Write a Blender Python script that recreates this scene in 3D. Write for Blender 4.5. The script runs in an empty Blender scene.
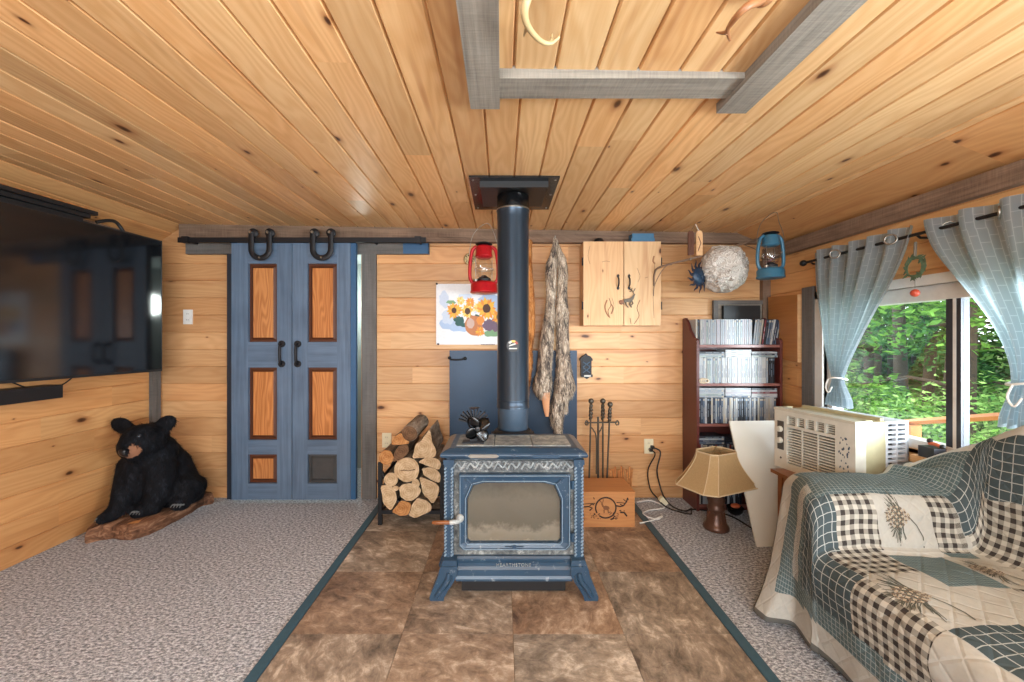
import bpy, bmesh, math, random
from mathutils import Vector, Matrix, noise
random.seed(7)
S = bpy.context.scene
COL = S.collection
F = 412.0; CX = 502.0; CY = 340.0; CZ = 1.258; D = 3.28
def P(px, py, y):            # photo pixel at depth y -> world point
    return Vector(((px-CX)*y/F, y, CZ-(py-CY)*y/F))
def PX(px, y): return (px-CX)*y/F
def PZ(py, y): return CZ-(py-CY)*y/F
def PF(px, py, z=0.0):       # photo pixel on the horizontal level z
    y = (CZ-z)*F/(py-CY)
    return Vector(((px-CX)*y/F, y, z))
def s2l(c):
    return tuple(((x/255)/12.92 if x/255 <= .04045 else ((x/255+.055)/1.055)**2.4) for x in c)

# ------------------------------------------------------------------ materials
class NT:
    def __init__(s, name):
        s.m = bpy.data.materials.new(name); s.m.use_nodes = True
        s.t = s.m.node_tree; s.t.nodes.clear()
        s.out = s.t.nodes.new('ShaderNodeOutputMaterial')
    def n(s, typ, **kw):
        nd = s.t.nodes.new(typ)
        for k, v in kw.items():
            if k == 'ins':
                for a, b in v.items():
                    sk = nd.inputs[a]
                    if hasattr(b, 'is_output'): s.t.links.new(b, sk)
                    else:
                        if isinstance(b, tuple) and len(b) == 3 and sk.type == 'RGBA': b = b+(1,)
                        sk.default_value = b
            else: setattr(nd, k, v)
        return nd
    def math(s, op, a, b=0.0, c=0.0, clamp=False):
        nd = s.n('ShaderNodeMath', operation=op, use_clamp=clamp)
        for i, x in enumerate((a, b, c)):
            if hasattr(x, 'is_output'): s.t.links.new(x, nd.inputs[i])
            else: nd.inputs[i].default_value = x
        return nd.outputs[0]
    def mix(s, f, a, b, mode='MIX'):
        nd = s.n('ShaderNodeMix', data_type='RGBA', blend_type=mode)
        for i, x in ((0, f), (6, a), (7, b)):
            if hasattr(x, 'is_output'): s.t.links.new(x, nd.inputs[i])
            elif i == 0: nd.inputs[0].default_value = x
            else: nd.inputs[i].default_value = tuple(x)+(1,) if len(x) == 3 else x
        return nd.outputs[2]
    def ramp(s, f, stops):
        nd = s.n('ShaderNodeValToRGB'); e = nd.color_ramp.elements
        while len(e) < len(stops): e.new(.5)
        for k, (p, c) in zip(e, stops):
            k.position = p; k.color = (c if len(c) == 4 else tuple(c)+(1,)) if not isinstance(c, (int, float)) else (c, c, c, 1)
        s.t.links.new(f, nd.inputs[0]); return nd.outputs[0]
    def noise(s, vec, scale, detail=3, rough=.55, dist=0.0, out=0):
        nd = s.n('ShaderNodeTexNoise', ins={'Scale': scale, 'Detail': detail, 'Roughness': rough, 'Distortion': dist})
        if vec is not None: s.t.links.new(vec, nd.inputs['Vector'])
        return nd.outputs[out]
    def obj(s): return s.n('ShaderNodeTexCoord').outputs['Object']
    def uv(s): return s.n('ShaderNodeUVMap').outputs[0]
    def sc(s, vec, x, y, z=1.0):
        return s.n('ShaderNodeVectorMath', operation='MULTIPLY', ins={0: vec, 1: (x, y, z)}).outputs[0]
    def bump(s, h, st=.3, d=.01):
        return s.n('ShaderNodeBump', ins={'Height': h, 'Strength': st, 'Distance': d}).outputs[0]
    def pbr(s, col, rough=.5, metal=0.0, normal=None, spec=.5, **extra):
        nd = s.n('ShaderNodeBsdfPrincipled')
        i = {'Base Color': col, 'Roughness': rough, 'Metallic': metal, 'Specular IOR Level': spec}
        i.update(extra)
        if normal is not None: i['Normal'] = normal
        for a, b in i.items():
            if hasattr(b, 'is_output'): s.t.links.new(b, nd.inputs[a])
            else:
                if a in ('Base Color', 'Emission Color', 'Coat Tint') and len(b) == 3: b = tuple(b)+(1,)
                nd.inputs[a].default_value = b
        s.t.links.new(nd.outputs[0], s.out.inputs[0]); return s.m
    def surf(s, sh): s.t.links.new(sh, s.out.inputs[0]); return s.m

def plain(name, rgb, rough=.5, metal=0.0, var=.12, scale=30, spec=.5, bump=0.0, coat=0.0):
    t = NT(name); c = s2l(rgb)
    nz = t.noise(t.obj(), scale, 4)
    col = t.mix(nz, tuple(x*(1-var) for x in c), tuple(min(1, x*(1+var)) for x in c))
    nm = t.bump(nz, bump, .004) if bump else None
    return t.pbr(col, rough, metal, nm, spec, **({'Coat Weight': coat} if coat else {}))

def pine(name, lo, hi, knots=1.0, grain=1.0, rough=.38, varb=.3, coat=0.0):
    t = NT(name)
    sep = t.n('ShaderNodeSeparateXYZ', ins={0: t.uv()})
    r = t.n('ShaderNodeAttribute', attribute_name='rnd').outputs['Fac']
    u = t.math('ADD', sep.outputs[0], t.math('MULTIPLY', r, 37.0))
    v = t.math('ADD', sep.outputs[1], t.math('MULTIPLY', r, 11.3))
    vec = t.n('ShaderNodeCombineXYZ', ins={0: u, 1: v, 2: r}).outputs[0]
    # warp of the growth rings
    w = t.noise(t.sc(vec, 1.3, 6.0), 1.0, 2, .5)
    rings = t.math('SINE', t.math('ADD', t.math('MULTIPLY', w, 60.0), t.math('MULTIPLY', v, 160.0)))
    rings = t.math('MULTIPLY_ADD', rings, .5, .5)
    fine = t.noise(t.sc(vec, 5.0, 190.0), 1.0, 3, .6)
    broad = t.noise(t.sc(vec, 1.1, 9.0), 1.0, 3, .55)
    g = t.math('ADD', t.math('MULTIPLY', rings, .22*grain), t.math('MULTIPLY', fine, .35*grain))
    g = t.math('ADD', g, t.math('MULTIPLY', broad, .55), clamp=True)
    a, b = s2l(lo), s2l(hi)
    col = t.mix(g, b, a)
    # board to board
    br = t.n('ShaderNodeTexWhiteNoise', noise_dimensions='1D', ins={'W': t.math('MULTIPLY', r, 913.7)}).outputs[0]
    f = t.math('MULTIPLY_ADD', br, varb, 1-varb*.6)
    sc_ = t.n('ShaderNodeVectorMath', operation='SCALE', ins={0: col, 'Scale': f}).outputs[0]
    wn2 = t.n('ShaderNodeTexWhiteNoise', noise_dimensions='1D', ins={'W': t.math('MULTIPLY', r, 377.1)}).outputs[0]
    tint = t.mix(wn2, (1.0, .90, .80), (1.0, 1.03, 1.03))
    sc_ = t.mix(1.0, sc_, tint, 'MULTIPLY')
    # darker streaks (heartwood)
    st = t.noise(t.sc(vec, .7, 14.0), 1.3, 2, .5)
    st = t.ramp(st, [(.60, 0.0), (.80, .65)])
    col2 = t.mix(st, sc_, s2l((166, 106, 62)))
    # knots
    kv = t.sc(vec, 3.4, 7.4)
    wob = t.noise(kv, 3.0, 2, .5, 0, 1)
    kv2 = t.n('ShaderNodeVectorMath', operation='MULTIPLY_ADD', ins={0: wob, 1: (.09, .09, 0), 2: kv}).outputs[0]
    vo = t.n('ShaderNodeTexVoronoi', voronoi_dimensions='2D', feature='F1', ins={'Vector': kv2, 'Scale': 1.0, 'Randomness': .9})
    pres = t.n('ShaderNodeSeparateXYZ', ins={0: vo.outputs['Color']})
    on = t.math('GREATER_THAN', pres.outputs[0], 1-.26*knots)
    size = t.math('MULTIPLY_ADD', t.math('POWER', pres.outputs[1], 2.2), 1.25, .28)
    dist = t.math('DIVIDE', vo.outputs['Distance'], size)
    k1 = t.ramp(dist, [(.0, 1.0), (.055, .95), (.085, .55), (.16, .16), (.26, 0.0)])
    kf = t.math('MULTIPLY', k1, on)
    kc = t.ramp(dist, [(0.0, s2l((52, 28, 14))), (.055, s2l((84, 44, 20))), (.1, s2l((150, 86, 42)))])
    col3 = t.mix(kf, col2, kc)
    nm = t.bump(fine, .08, .002)
    return t.pbr(col3, rough, 0, nm, .4, **({'Coat Weight': coat, 'Coat Roughness': .28} if coat else {}))

def barn(name, lo, hi, rough=.85):
    t = NT(name); vec = t.uv()
    a = t.noise(t.sc(vec, 2.0, 60.0), 1.0, 5, .65)
    b = t.noise(t.sc(vec, 3.0, 8.0), 1.0, 3)
    saw = t.noise(t.sc(vec, 160.0, 12.0), 1.0, 2)
    f = t.math('ADD', t.math('MULTIPLY', a, .6), t.math('ADD', t.math('MULTIPLY', b, .45), t.math('MULTIPLY', saw, .25)))
    col = t.ramp(f, [(.35, s2l(lo)), (.85, s2l(hi))])
    return t.pbr(col, rough, 0, t.bump(f, .5, .006), .2)

M = {}
M['pine_wall'] = pine('pine_wall', (188, 138, 90), (226, 184, 138), .8, 1.0, .42, .26)
M['pine_left'] = pine('pine_left', (190, 134, 82), (226, 178, 124), .8, 1.0, .42, .22)
M['pine_ceiling'] = pine('pine_ceiling', (206, 156, 102), (240, 204, 156), .8, 1.2, .42, .36, .0)
M['pine_light'] = pine('pine_light', (194, 148, 102), (226, 192, 150), .9, .9, .5, .08)
M['stain'] = pine('stain', (158, 96, 50), (232, 166, 106), .1, 1.5, .35, .05)
M['stain_dark'] = plain('stain_dark', (84, 44, 22), .5)
M['table_wood'] = pine('table_wood', (104, 58, 30), (150, 94, 54), .15, 1.0, .3, .1)
M['ply'] = pine('ply', (150, 92, 44), (182, 122, 66), .1, .9, .4, .05)
M['barn_grey'] = barn('barn_grey', (86, 80, 74), (160, 152, 140))
M['barn_brown'] = barn('barn_brown', (50, 38, 32), (150, 124, 104))
M['post_grey'] = barn('post_grey', (70, 68, 66), (120, 116, 112))
M['black'] = plain('black', (24, 24, 26), .45)
M['black_iron'] = plain('black_iron', (30, 30, 33), .5, .4, .2, 60, .5, .1)
M['black_gloss'] = plain('black_gloss', (10, 11, 13), .22)
M['white'] = plain('white', (226, 226, 222), .45)
M['ivory'] = plain('ivory', (222, 212, 180), .4)
M['steel'] = plain('steel', (150, 146, 138), .35, .9)
M['iron_tools'] = plain('iron_tools', (92, 84, 74), .5, .7)
M['brass'] = plain('brass', (170, 150, 110), .4, .8)

def mk_door_paint():
    t = NT('door_paint'); vec = t.uv()
    a = t.noise(t.sc(vec, 2.0, 40.0), 1.0, 4, .6); b = t.noise(t.obj(), 3.0, 3)
    f = t.math('ADD', t.math('MULTIPLY', a, .55), t.math('MULTIPLY', b, .45))
    c = t.ramp(f, [(.3, s2l((66, 84, 106))), (.7, s2l((104, 126, 150)))])
    return t.pbr(c, .5, 0, t.bump(a, .1, .003))
M['door_paint'] = mk_door_paint()
M['door_blue'] = plain('door_blue', (44, 86, 124), .45)
M['door_edge'] = plain('door_edge', (38, 44, 56), .5)
M['panel_dark'] = plain('panel_dark', (62, 62, 62), .5, 0, .3, 20)

def mk_carpet():
    t = NT('carpet'); o = t.obj()
    a = t.noise(t.sc(o, 60, 95, 60), 1.0, 3, .75)
    b = t.noise(t.sc(o, 60, 110, 60), 1.7, 1, .5, 0, 1)
    c = t.ramp(a, [(.33, s2l((66, 68, 74))), (.43, s2l((146, 150, 158))), (.52, s2l((192, 196, 204))), (.61, s2l((246, 250, 255)))])
    br = t.n('ShaderNodeSeparateXYZ', ins={0: b}).outputs[0]
    c = t.mix(t.math('MULTIPLY', br, .3), c, s2l((152, 155, 162)))
    big = t.noise(o, 1.6, 2)
    c = t.mix(t.math('MULTIPLY', big, .2), c, s2l((144, 146, 150)))
    return t.pbr(c, .95, 0, t.bump(a, 1.0, .012), .1)
M['carpet'] = mk_carpet()

def mk_tile():
    t = NT('slate_tile'); o = t.obj()
    r = t.n('ShaderNodeAttribute', attribute_name='rnd').outputs['Fac']
    off = t.n('ShaderNodeCombineXYZ', ins={0: t.math('MULTIPLY', r, 31), 1: t.math('MULTIPLY', r, 17), 2: r}).outputs[0]
    rot = t.n('ShaderNodeVectorRotate', rotation_type='Z_AXIS', ins={'Vector': o, 'Angle': t.math('MULTIPLY', r, 2.0)}).outputs[0]
    v = t.n('ShaderNodeVectorMath', operation='ADD', ins={0: rot, 1: off}).outputs[0]
    a = t.noise(v, 3.6, 8, .68, .5)
    b = t.noise(t.sc(v, 1.0, 1.7, 1), 10.0, 8, .72, .6)
    c_ = t.noise(v, 42.0, 4, .6, .6)
    f = t.math('ADD', t.math('MULTIPLY', a, .45), t.math('ADD', t.math('MULTIPLY', b, .5), t.math('MULTIPLY', c_, .12)))
    c1 = t.ramp(f, [(.41, s2l((76, 67, 60))), (.49, s2l((122, 110, 97))), (.57, s2l((158, 144, 128))), (.66, s2l((218, 206, 190)))])
    c2 = t.ramp(f, [(.41, s2l((84, 65, 53))), (.49, s2l((128, 102, 82))), (.57, s2l((158, 130, 106))), (.67, s2l((206, 184, 160)))])
    wn = t.n('ShaderNodeTexWhiteNoise', noise_dimensions='1D', ins={'W': t.math('MULTIPLY', r, 517.3)}).outputs[0]
    col = t.mix(wn, c1, c2)
    h = t.math('ADD', a, t.math('MULTIPLY', b, .6))
    return t.pbr(col, .42, 0, t.bump(h, .35, .012), .45)
M['tile'] = mk_tile()
M['grout'] = plain('grout', (120, 100, 80), .9)
M['trim_blue'] = plain('trim_blue', (56, 88, 104), .5, 0, .25, 40)

def mk_enamel():
    t = NT('blue_enamel'); o = t.obj()
    a = t.noise(o, 26, 6, .7); b = t.noise(o, 5, 3)
    c = t.mix(b, s2l((28, 52, 74)), s2l((50, 76, 98)))
    f = t.ramp(a, [(.60, 0.0), (.72, .6)])
    c = t.mix(f, c, s2l((176, 184, 190)))
    return t.pbr(c, .33, 0, t.bump(a, .1, .003), .5)
M['enamel'] = mk_enamel()
def mk_soap(name, lo, mid, hi, sc=40):
    t = NT(name); o = t.obj()
    a = t.noise(o, sc, 7, .75, .6); b = t.noise(o, 6, 4)
    f = t.math('ADD', t.math('MULTIPLY', a, .7), t.math('MULTIPLY', b, .3))
    c = t.ramp(f, [(.38, s2l(lo)), (.52, s2l(mid)), (.66, s2l(hi))])
    return t.pbr(c, .6, 0, t.bump(a, .3, .005), .3)
M['soapstone'] = mk_soap('soapstone', (62, 64, 66), (112, 114, 112), (190, 190, 184))
M['soaptop'] = mk_soap('soaptop', (104, 110, 114), (146, 152, 152), (200, 202, 198), 22)
M['frieze'] = mk_soap('frieze', (30, 34, 38), (92, 96, 98), (204, 204, 200), 60)
M['firebrick'] = mk_soap('firebrick', (120, 114, 102), (160, 152, 138), (196, 188, 172), 18)
M['ash'] = mk_soap('ash', (120, 112, 100), (176, 166, 150), (214, 206, 192), 30)
def mk_pipe():
    t = NT('pipe_black'); o = t.obj()
    a = t.noise(t.sc(o, 30, 30, 2), 1, 3)
    c = t.mix(a, s2l((30, 42, 54)), s2l((54, 70, 86)))
    return t.pbr(c, .32, .55, None, .6)
M['pipe'] = mk_pipe()
M['pipe_grey'] = plain('pipe_grey', (70, 88, 106), .5, .3, .2, 14)
def mk_pane():
    t = NT('dirty_shaded_glass'); o = t.obj()
    a = t.noise(o, 5.0, 4, .6, .8)
    fz_ = t.n('ShaderNodeSeparateXYZ', ins={0: o}).outputs[2]; a2 = t.noise(o, 60, 4)
    sz = t.math('ADD', fz_, t.math('ADD', t.math('MULTIPLY', a, .16), t.math('MULTIPLY', a2, .05)))
    soot = t.ramp(t.math('DIVIDE', sz, .7), [(.50, s2l((158, 146, 124))), (.54, s2l((120, 112, 96))), (.61, s2l((130, 122, 108))), (.66, s2l((92, 86, 74))), (.82, s2l((100, 94, 82))), (.95, s2l((74, 70, 62)))])  # darker top and lighter bottom are shading painted into the dirty pane's colour
    d = t.n('ShaderNodeBsdfDiffuse', ins={'Color': t.mix(t.math('MULTIPLY', a2, .3), soot, s2l((90, 84, 72)))}).outputs[0]
    tr = t.n('ShaderNodeBsdfTransparent', ins={'Color': (.75, .73, .7, 1)}).outputs[0]
    gl = t.n('ShaderNodeBsdfGlossy', ins={'Roughness': .12}).outputs[0]
    m1 = t.n('ShaderNodeMixShader', ins={0: .9, 1: tr, 2: d}).outputs[0]
    return t.surf(t.n('ShaderNodeMixShader', ins={0: .05, 1: m1, 2: gl}).outputs[0])
M['shaded_pane'] = mk_pane()
def mk_glass(name='clear_glass', tint=(1, 1, 1), k=.06):
    t = NT(name)
    tr = t.n('ShaderNodeBsdfTransparent', ins={'Color': tuple(tint)+(1,)}).outputs[0]
    gl = t.n('ShaderNodeBsdfGlossy', ins={'Roughness': .02}).outputs[0]
    fr = t.n('ShaderNodeLayerWeight', ins={'Blend': .25}).outputs['Fresnel']
    fac = t.math('MULTIPLY_ADD', fr, .22, k*.3)
    return t.surf(t.n('ShaderNodeMixShader', ins={0: fac, 1: tr, 2: gl}).outputs[0])
M['glass'] = mk_glass()
M['shield'] = plain('shield', (30, 52, 74), .4, .2, .25, 6)

def mk_bark():
    t = NT('bark'); o = t.obj()
    a = t.noise(t.sc(o, 30, 6, 30), 1.0, 5, .65)
    c = t.ramp(a, [(.3, s2l((70, 58, 48))), (.55, s2l((134, 118, 102))), (.75, s2l((178, 166, 150)))])
    return t.pbr(c, .9, 0, t.bump(a, .8, .01), .1)
M['bark'] = mk_bark()
def mk_endgrain(name, lo, hi):
    t = NT(name); o = t.uv()
    a = t.noise(o, 22, 4, .6)
    ln = t.n('ShaderNodeVectorMath', operation='LENGTH', ins={0: o}).outputs['Value']
    rg = t.math('SINE', t.math('ADD', t.math('MULTIPLY', ln, 420), t.math('MULTIPLY', a, 8)))
    f = t.math('ADD', t.math('MULTIPLY', a, .75), t.math('MULTIPLY', rg, .05))
    c = t.ramp(f, [(.2, s2l(lo)), (.6, s2l(hi))])
    return t.pbr(c, .85, 0, t.bump(a, .3, .004), .1)
M['end_light'] = mk_endgrain('end_light', (170, 136, 98), (226, 204, 170))
M['end_orange'] = mk_endgrain('end_orange', (150, 92, 48), (214, 162, 108))
M['end_dark'] = mk_endgrain('end_dark', (84, 60, 44), (140, 108, 82))
def mk_drift():
    t = NT('driftwood'); o = t.obj()
    a = t.noise(t.sc(o, 26, 7, 30), 1.0, 6, .65, .8)
    c = t.ramp(a, [(.32, s2l((62, 42, 32))), (.52, s2l((122, 86, 64))), (.7, s2l((172, 134, 106)))])
    return t.pbr(c, .85, 0, t.bump(a, .9, .012), .15)
M['drift'] = mk_drift()

def mk_fur(name, stops, sx=20, sz=5, zband=None):
    t = NT(name); o = t.n('ShaderNodeNewGeometry').outputs['Position']
    a = t.noise(t.sc(o, sx, sx, sz), 1.0, 5, .65, .5)
    r = t.n('ShaderNodeAttribute', attribute_name='rnd').outputs['Fac']
    f = t.math('ADD', t.math('MULTIPLY', a, .8), t.math('MULTIPLY', r, .22))
    c = t.ramp(f, [(p, s2l(x)) for p, x in stops])
    return t.pbr(c, .8, 0, t.bump(a, .4, .01), .15)
M['fur_black'] = mk_fur('fur_black', [(.3, (9, 9, 12)), (.55, (20, 22, 27)), (.8, (48, 52, 60))], 30, 20)  # lighter blue-grey stop puts the bluish sheen of the coat into its colour
M['fur_coyote'] = mk_fur('fur_coyote', [(.34, (74, 66, 62)), (.45, (156, 138, 120)), (.55, (208, 190, 168)), (.68, (240, 230, 214))], 30, 9)
M['fur_red'] = mk_fur('fur_red', [(.3, (132, 76, 36)), (.5, (204, 138, 78)), (.75, (226, 186, 140))], 24, 7)
M['fur_tan'] = plain('fur_tan', (140, 98, 72), .8)
M['claw'] = plain('claw', (104, 106, 106), .4)
M['nose'] = plain('nose', (22, 20, 22), .35)

# ------------------------------------------------------------------ mesh builder
class MB:
    def __init__(s): s.v = []; s.f = []; s.uv = []; s.mi = []; s.rn = []; s.M = None; s.m = 0; s.r = 0.0
    def P_(s, p):
        p = Vector(p); return s.M @ p if s.M is not None else p
    def poly(s, pts, uvs=None, m=None, r=None):
        b = len(s.v); s.v += [s.P_(p) for p in pts]
        s.f.append(tuple(range(b, b+len(pts)))); s.uv.append(uvs or [(p[0], p[2] if abs(p[2]) > 1e-9 else p[1]) for p in pts])
        s.mi.append(s.m if m is None else m); s.rn.append(s.r if r is None else r)
    def grid(s, rows, uvs=None, closed=False, m=None, r=None, mf=None, cap=False):
        b = len(s.v); nr = len(rows); nc = len(rows[0])
        for row in rows: s.v += [s.P_(p) for p in row]
        for i in range(nr-1):
            for j in range(nc if closed else nc-1):
                k = (j+1) % nc
                s.f.append((b+i*nc+j, b+i*nc+k, b+(i+1)*nc+k, b+(i+1)*nc+j))
                if uvs:
                    s.uv.append([uvs[i][j], uvs[i][j+1] if closed else uvs[i][k], uvs[i+1][j+1] if closed else uvs[i+1][k], uvs[i+1][j]])
                else: s.uv.append([(j*.02, i*.02), (j*.02+.02, i*.02), (j*.02+.02, i*.02+.02), (j*.02, i*.02+.02)])
                s.mi.append(mf(i, j) if mf else (s.m if m is None else m)); s.rn.append(s.r if r is None else r)
        if cap and closed:
            for base, rev in ((b, True), (b+(nr-1)*nc, False)):
                idx = list(range(base, base+nc))
                s.f.append(tuple(reversed(idx)) if rev else tuple(idx))
                c = sum((s.v[i] for i in idx), Vector())/nc
                s.uv.append([(s.v[i].x-c.x+.001, s.v[i].z-c.z) for i in (reversed(idx) if rev else idx)])
                s.mi.append(s.m if m is None else m); s.rn.append(s.r if r is None else r)
    def box(s, x0, x1, y0, y1, z0, z1, m=None, r=None):
        if x0 > x1: x0, x1 = x1, x0
        if y0 > y1: y0, y1 = y1, y0
        if z0 > z1: z0, z1 = z1, z0
        if r is None: r = random.random()
        d = (x1-x0, y1-y0, z1-z0); la = d.index(max(d))
        def q(pts, nax):
            ax = [a for a in (0, 1, 2) if a != nax]
            ua = la if la in ax else (ax[0] if d[ax[0]] >= d[ax[1]] else ax[1])
            va = [a for a in ax if a != ua][0]
            s.poly(pts, [(p[ua], p[va]+.013*nax) for p in pts], m, r)
        q([(x0,y0,z0),(x1,y0,z0),(x1,y0,z1),(x0,y0,z1)], 1); q([(x1,y1,z0),(x0,y1,z0),(x0,y1,z1),(x1,y1,z1)], 1)
        q([(x0,y1,z0),(x0,y0,z0),(x0,y0,z1),(x0,y1,z1)], 0); q([(x1,y0,z0),(x1,y1,z0),(x1,y1,z1),(x1,y0,z1)], 0)
        q([(x0,y0,z1),(x1,y0,z1),(x1,y1,z1),(x0,y1,z1)], 2); q([(x0,y1,z0),(x1,y1,z0),(x1,y0,z0),(x0,y0,z0)], 2)
    def tube(s, pts, r, n=10, m=None, cap=True, flat=1.0, up=None):
        pts = [Vector(p) for p in pts]; k = len(pts)
        rr = r if isinstance(r, (list, tuple)) else [r]*k
        rows = []; nrm = None
        for i in range(k):
            a = pts[max(0, i-1)]; b = pts[min(k-1, i+1)]; t = (b-a).normalized() if (b-a).length > 1e-9 else Vector((0, 0, 1))
            if nrm is None:
                h = Vector(up) if up else (Vector((0, 0, 1)) if abs(t.z) < .9 else Vector((1, 0, 0)))
                nrm = (h-t*h.dot(t)).normalized()
            else: nrm = (nrm-t*nrm.dot(t)).normalized()
            bn = t.cross(nrm)
            rows.append([pts[i]+(nrm*math.cos(2*math.pi*j/n)*flat+bn*math.sin(2*math.pi*j/n))*rr[i] for j in range(n)])
        s.grid(rows, closed=True, m=m, cap=cap)
    def lathe(s, prof, c, n=24, m=None, axis='z', cap=True, sx=1.0, sy=1.0):
        c = Vector(c); rows = []
        for r, h in prof:
            row = []
            for j in range(n):
                a = 2*math.pi*j/n; x, y = max(r, 1e-4)*math.cos(a)*sx, max(r, 1e-4)*math.sin(a)*sy
                row.append(c+(Vector((x, y, h)) if axis == 'z' else Vector((x, h, y)) if axis == 'y' else Vector((h, x, y))))
            rows.append(row)
        s.grid(rows, closed=True, m=m, cap=cap)
    def prism(s, poly, a0, a1, axis='y', m=None, mcap=None, m2=None):
        """poly: 2-D outline; axis y: (x,z), axis x: (y,z), axis z: (x,y)"""
        def e(p, a): return (p[0], a, p[1]) if axis == 'y' else (a, p[0], p[1]) if axis == 'x' else (p[0], p[1], a)
        n = len(poly); cx = sum(p[0] for p in poly)/n; cy = sum(p[1] for p in poly)/n
        mc = m if mcap is None else mcap
        uv = [(p[0]-cx, p[1]-cy) for p in poly]; r = random.random()
        s.poly([e(p, a0) for p in poly], uv, mc, r); s.poly([e(p, a1) for p in reversed(poly)], list(reversed(uv)), mc if m2 is None else m2, r)
        L = 0
        for i in range(n):
            p, q = poly[i], poly[(i+1) % n]; d = math.hypot(q[0]-p[0], q[1]-p[1])
            s.poly([e(p, a1), e(q, a1), e(q, a0), e(p, a0)], [(a1, L), (a1, L+d), (a0, L+d), (a0, L)], m, r); L += d
    def ball(s, c, r, n=16, k=10, m=None, scale=(1, 1, 1)):
        c = Vector(c); rows = []
        for i in range(k+1):
            t = math.pi*i/k; rows.append([c+Vector((max(math.sin(t), 1e-3)*math.cos(2*math.pi*j/n)*r*scale[0], max(math.sin(t), 1e-3)*math.sin(2*math.pi*j/n)*r*scale[1], -math.cos(t)*r*scale[2])) for j in range(n)])
        s.grid(rows, closed=True, m=m, cap=True)
    def mesh(s, name, mats, smooth=False):
        me = bpy.data.meshes.new(name)
        me.from_pydata([tuple(v) for v in s.v], [], s.f)
        ul = me.uv_layers.new(name='UVMap'); k = 0
        flat = [c for f in s.uv for uv in f for c in uv]
        ul.data.foreach_set('uv', flat)
        at = me.attributes.new('rnd', 'FLOAT', 'FACE'); at.data.foreach_set('value', s.rn)
        for m in (mats if isinstance(mats, (list, tuple)) else [mats]): me.materials.append(M[m] if isinstance(m, str) else m)
        me.polygons.foreach_set('material_index', s.mi)
        if smooth: me.polygons.foreach_set('use_smooth', [True]*len(s.f))
        me.update()
        bm = bmesh.new(); bm.from_mesh(me)
        if smooth: bmesh.ops.remove_doubles(bm, verts=bm.verts, dist=1e-5)
        bmesh.ops.recalc_face_normals(bm, faces=bm.faces); bm.to_mesh(me); bm.free()
        return me
    def build(s, name, mats, parent=None, smooth=False, bevel=0, seg=2, sub=0):
        me = s.mesh(name, mats, smooth)
        o = bpy.data.objects.new(name, me); COL.objects.link(o)
        if parent is None:
            lo = [min(v[i] for v in s.v) for i in range(3)]; hi = [max(v[i] for v in s.v) for i in range(3)]
            org = Vector(((lo[0]+hi[0])/2, (lo[1]+hi[1])/2, lo[2]))
            me.transform(Matrix.Translation(-org)); o.location = org
        else: adopt(o, parent)
        if bevel:
            b = o.modifiers.new('bevel', 'BEVEL'); b.width = bevel; b.segments = seg; b.limit_method = 'ANGLE'; b.angle_limit = math.radians(40)
            if not smooth:
                me.polygons.foreach_set('use_smooth', [False]*len(me.polygons))
        if smooth:
            try: me.set_sharp_from_angle(angle=math.radians(48))
            except Exception: pass
        if sub:
            b = o.modifiers.new('sub', 'SUBSURF'); b.levels = sub; b.render_levels = sub
        return o
def world_loc(o):
    m = Vector((0, 0, 0)); 
    while o is not None: m += o.location; o = o.parent
    return m
ROOTS = {}
def adopt(o, parent):
    # geometry is written in world metres; every root only translates
    o.parent = parent
    base = ROOTS.get(parent.name)
    if base is None:
        base = Vector(parent.location) if parent.type == 'EMPTY' or parent.parent is None else Vector((0, 0, 0))
        if parent.parent is not None: base = Vector((0, 0, 0))
    if parent.parent is None:
        o.matrix_parent_inverse = Matrix.Translation(-Vector(parent.location))
def tag(o, label, cat, group=None, kind=None):
    o['label'] = label; o['category'] = cat
    if group: o['group'] = group
    if kind: o['kind'] = kind
    return o
def thing(name, label, cat, loc, group=None):
    o = bpy.data.objects.new(name, None); COL.objects.link(o); o.location = loc; o.empty_display_size = .1
    return tag(o, label, cat, group)
def struct(o): o['kind'] = 'structure'; return o
def copy_tree(o, parent=None):
    c = o.copy(); COL.objects.link(c)
    if parent is not None: c.parent = parent
    for ch in list(o.children): copy_tree(ch, c)
    return c
def arc(c, r, a0, a1, n, plane='xz'):
    out = []
    for i in range(n+1):
        a = math.radians(a0+(a1-a0)*i/n); x, y = r*math.cos(a), r*math.sin(a)
        out.append(Vector(c)+(Vector((x, 0, y)) if plane == 'xz' else Vector((x, y, 0)) if plane == 'xy' else Vector((0, x, y))))
    return out
def spline(pts, k=6):
    pts = [Vector(p) for p in pts]; out = []
    for i in range(len(pts)-1):
        p0, p1, p2, p3 = pts[max(0, i-1)], pts[i], pts[i+1], pts[min(len(pts)-1, i+2)]
        for j in range(k):
            t = j/k
            out.append(.5*((2*p1)+(p2-p0)*t+(2*p0-5*p1+4*p2-p3)*t*t+(3*p1-p0-3*p2+p3)*t**3))
    out.append(pts[-1]); return out
def lerp(a, b, t): return a+(b-a)*t
def sm(t): t = max(0, min(1, t)); return t*t*(3-2*t)
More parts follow.
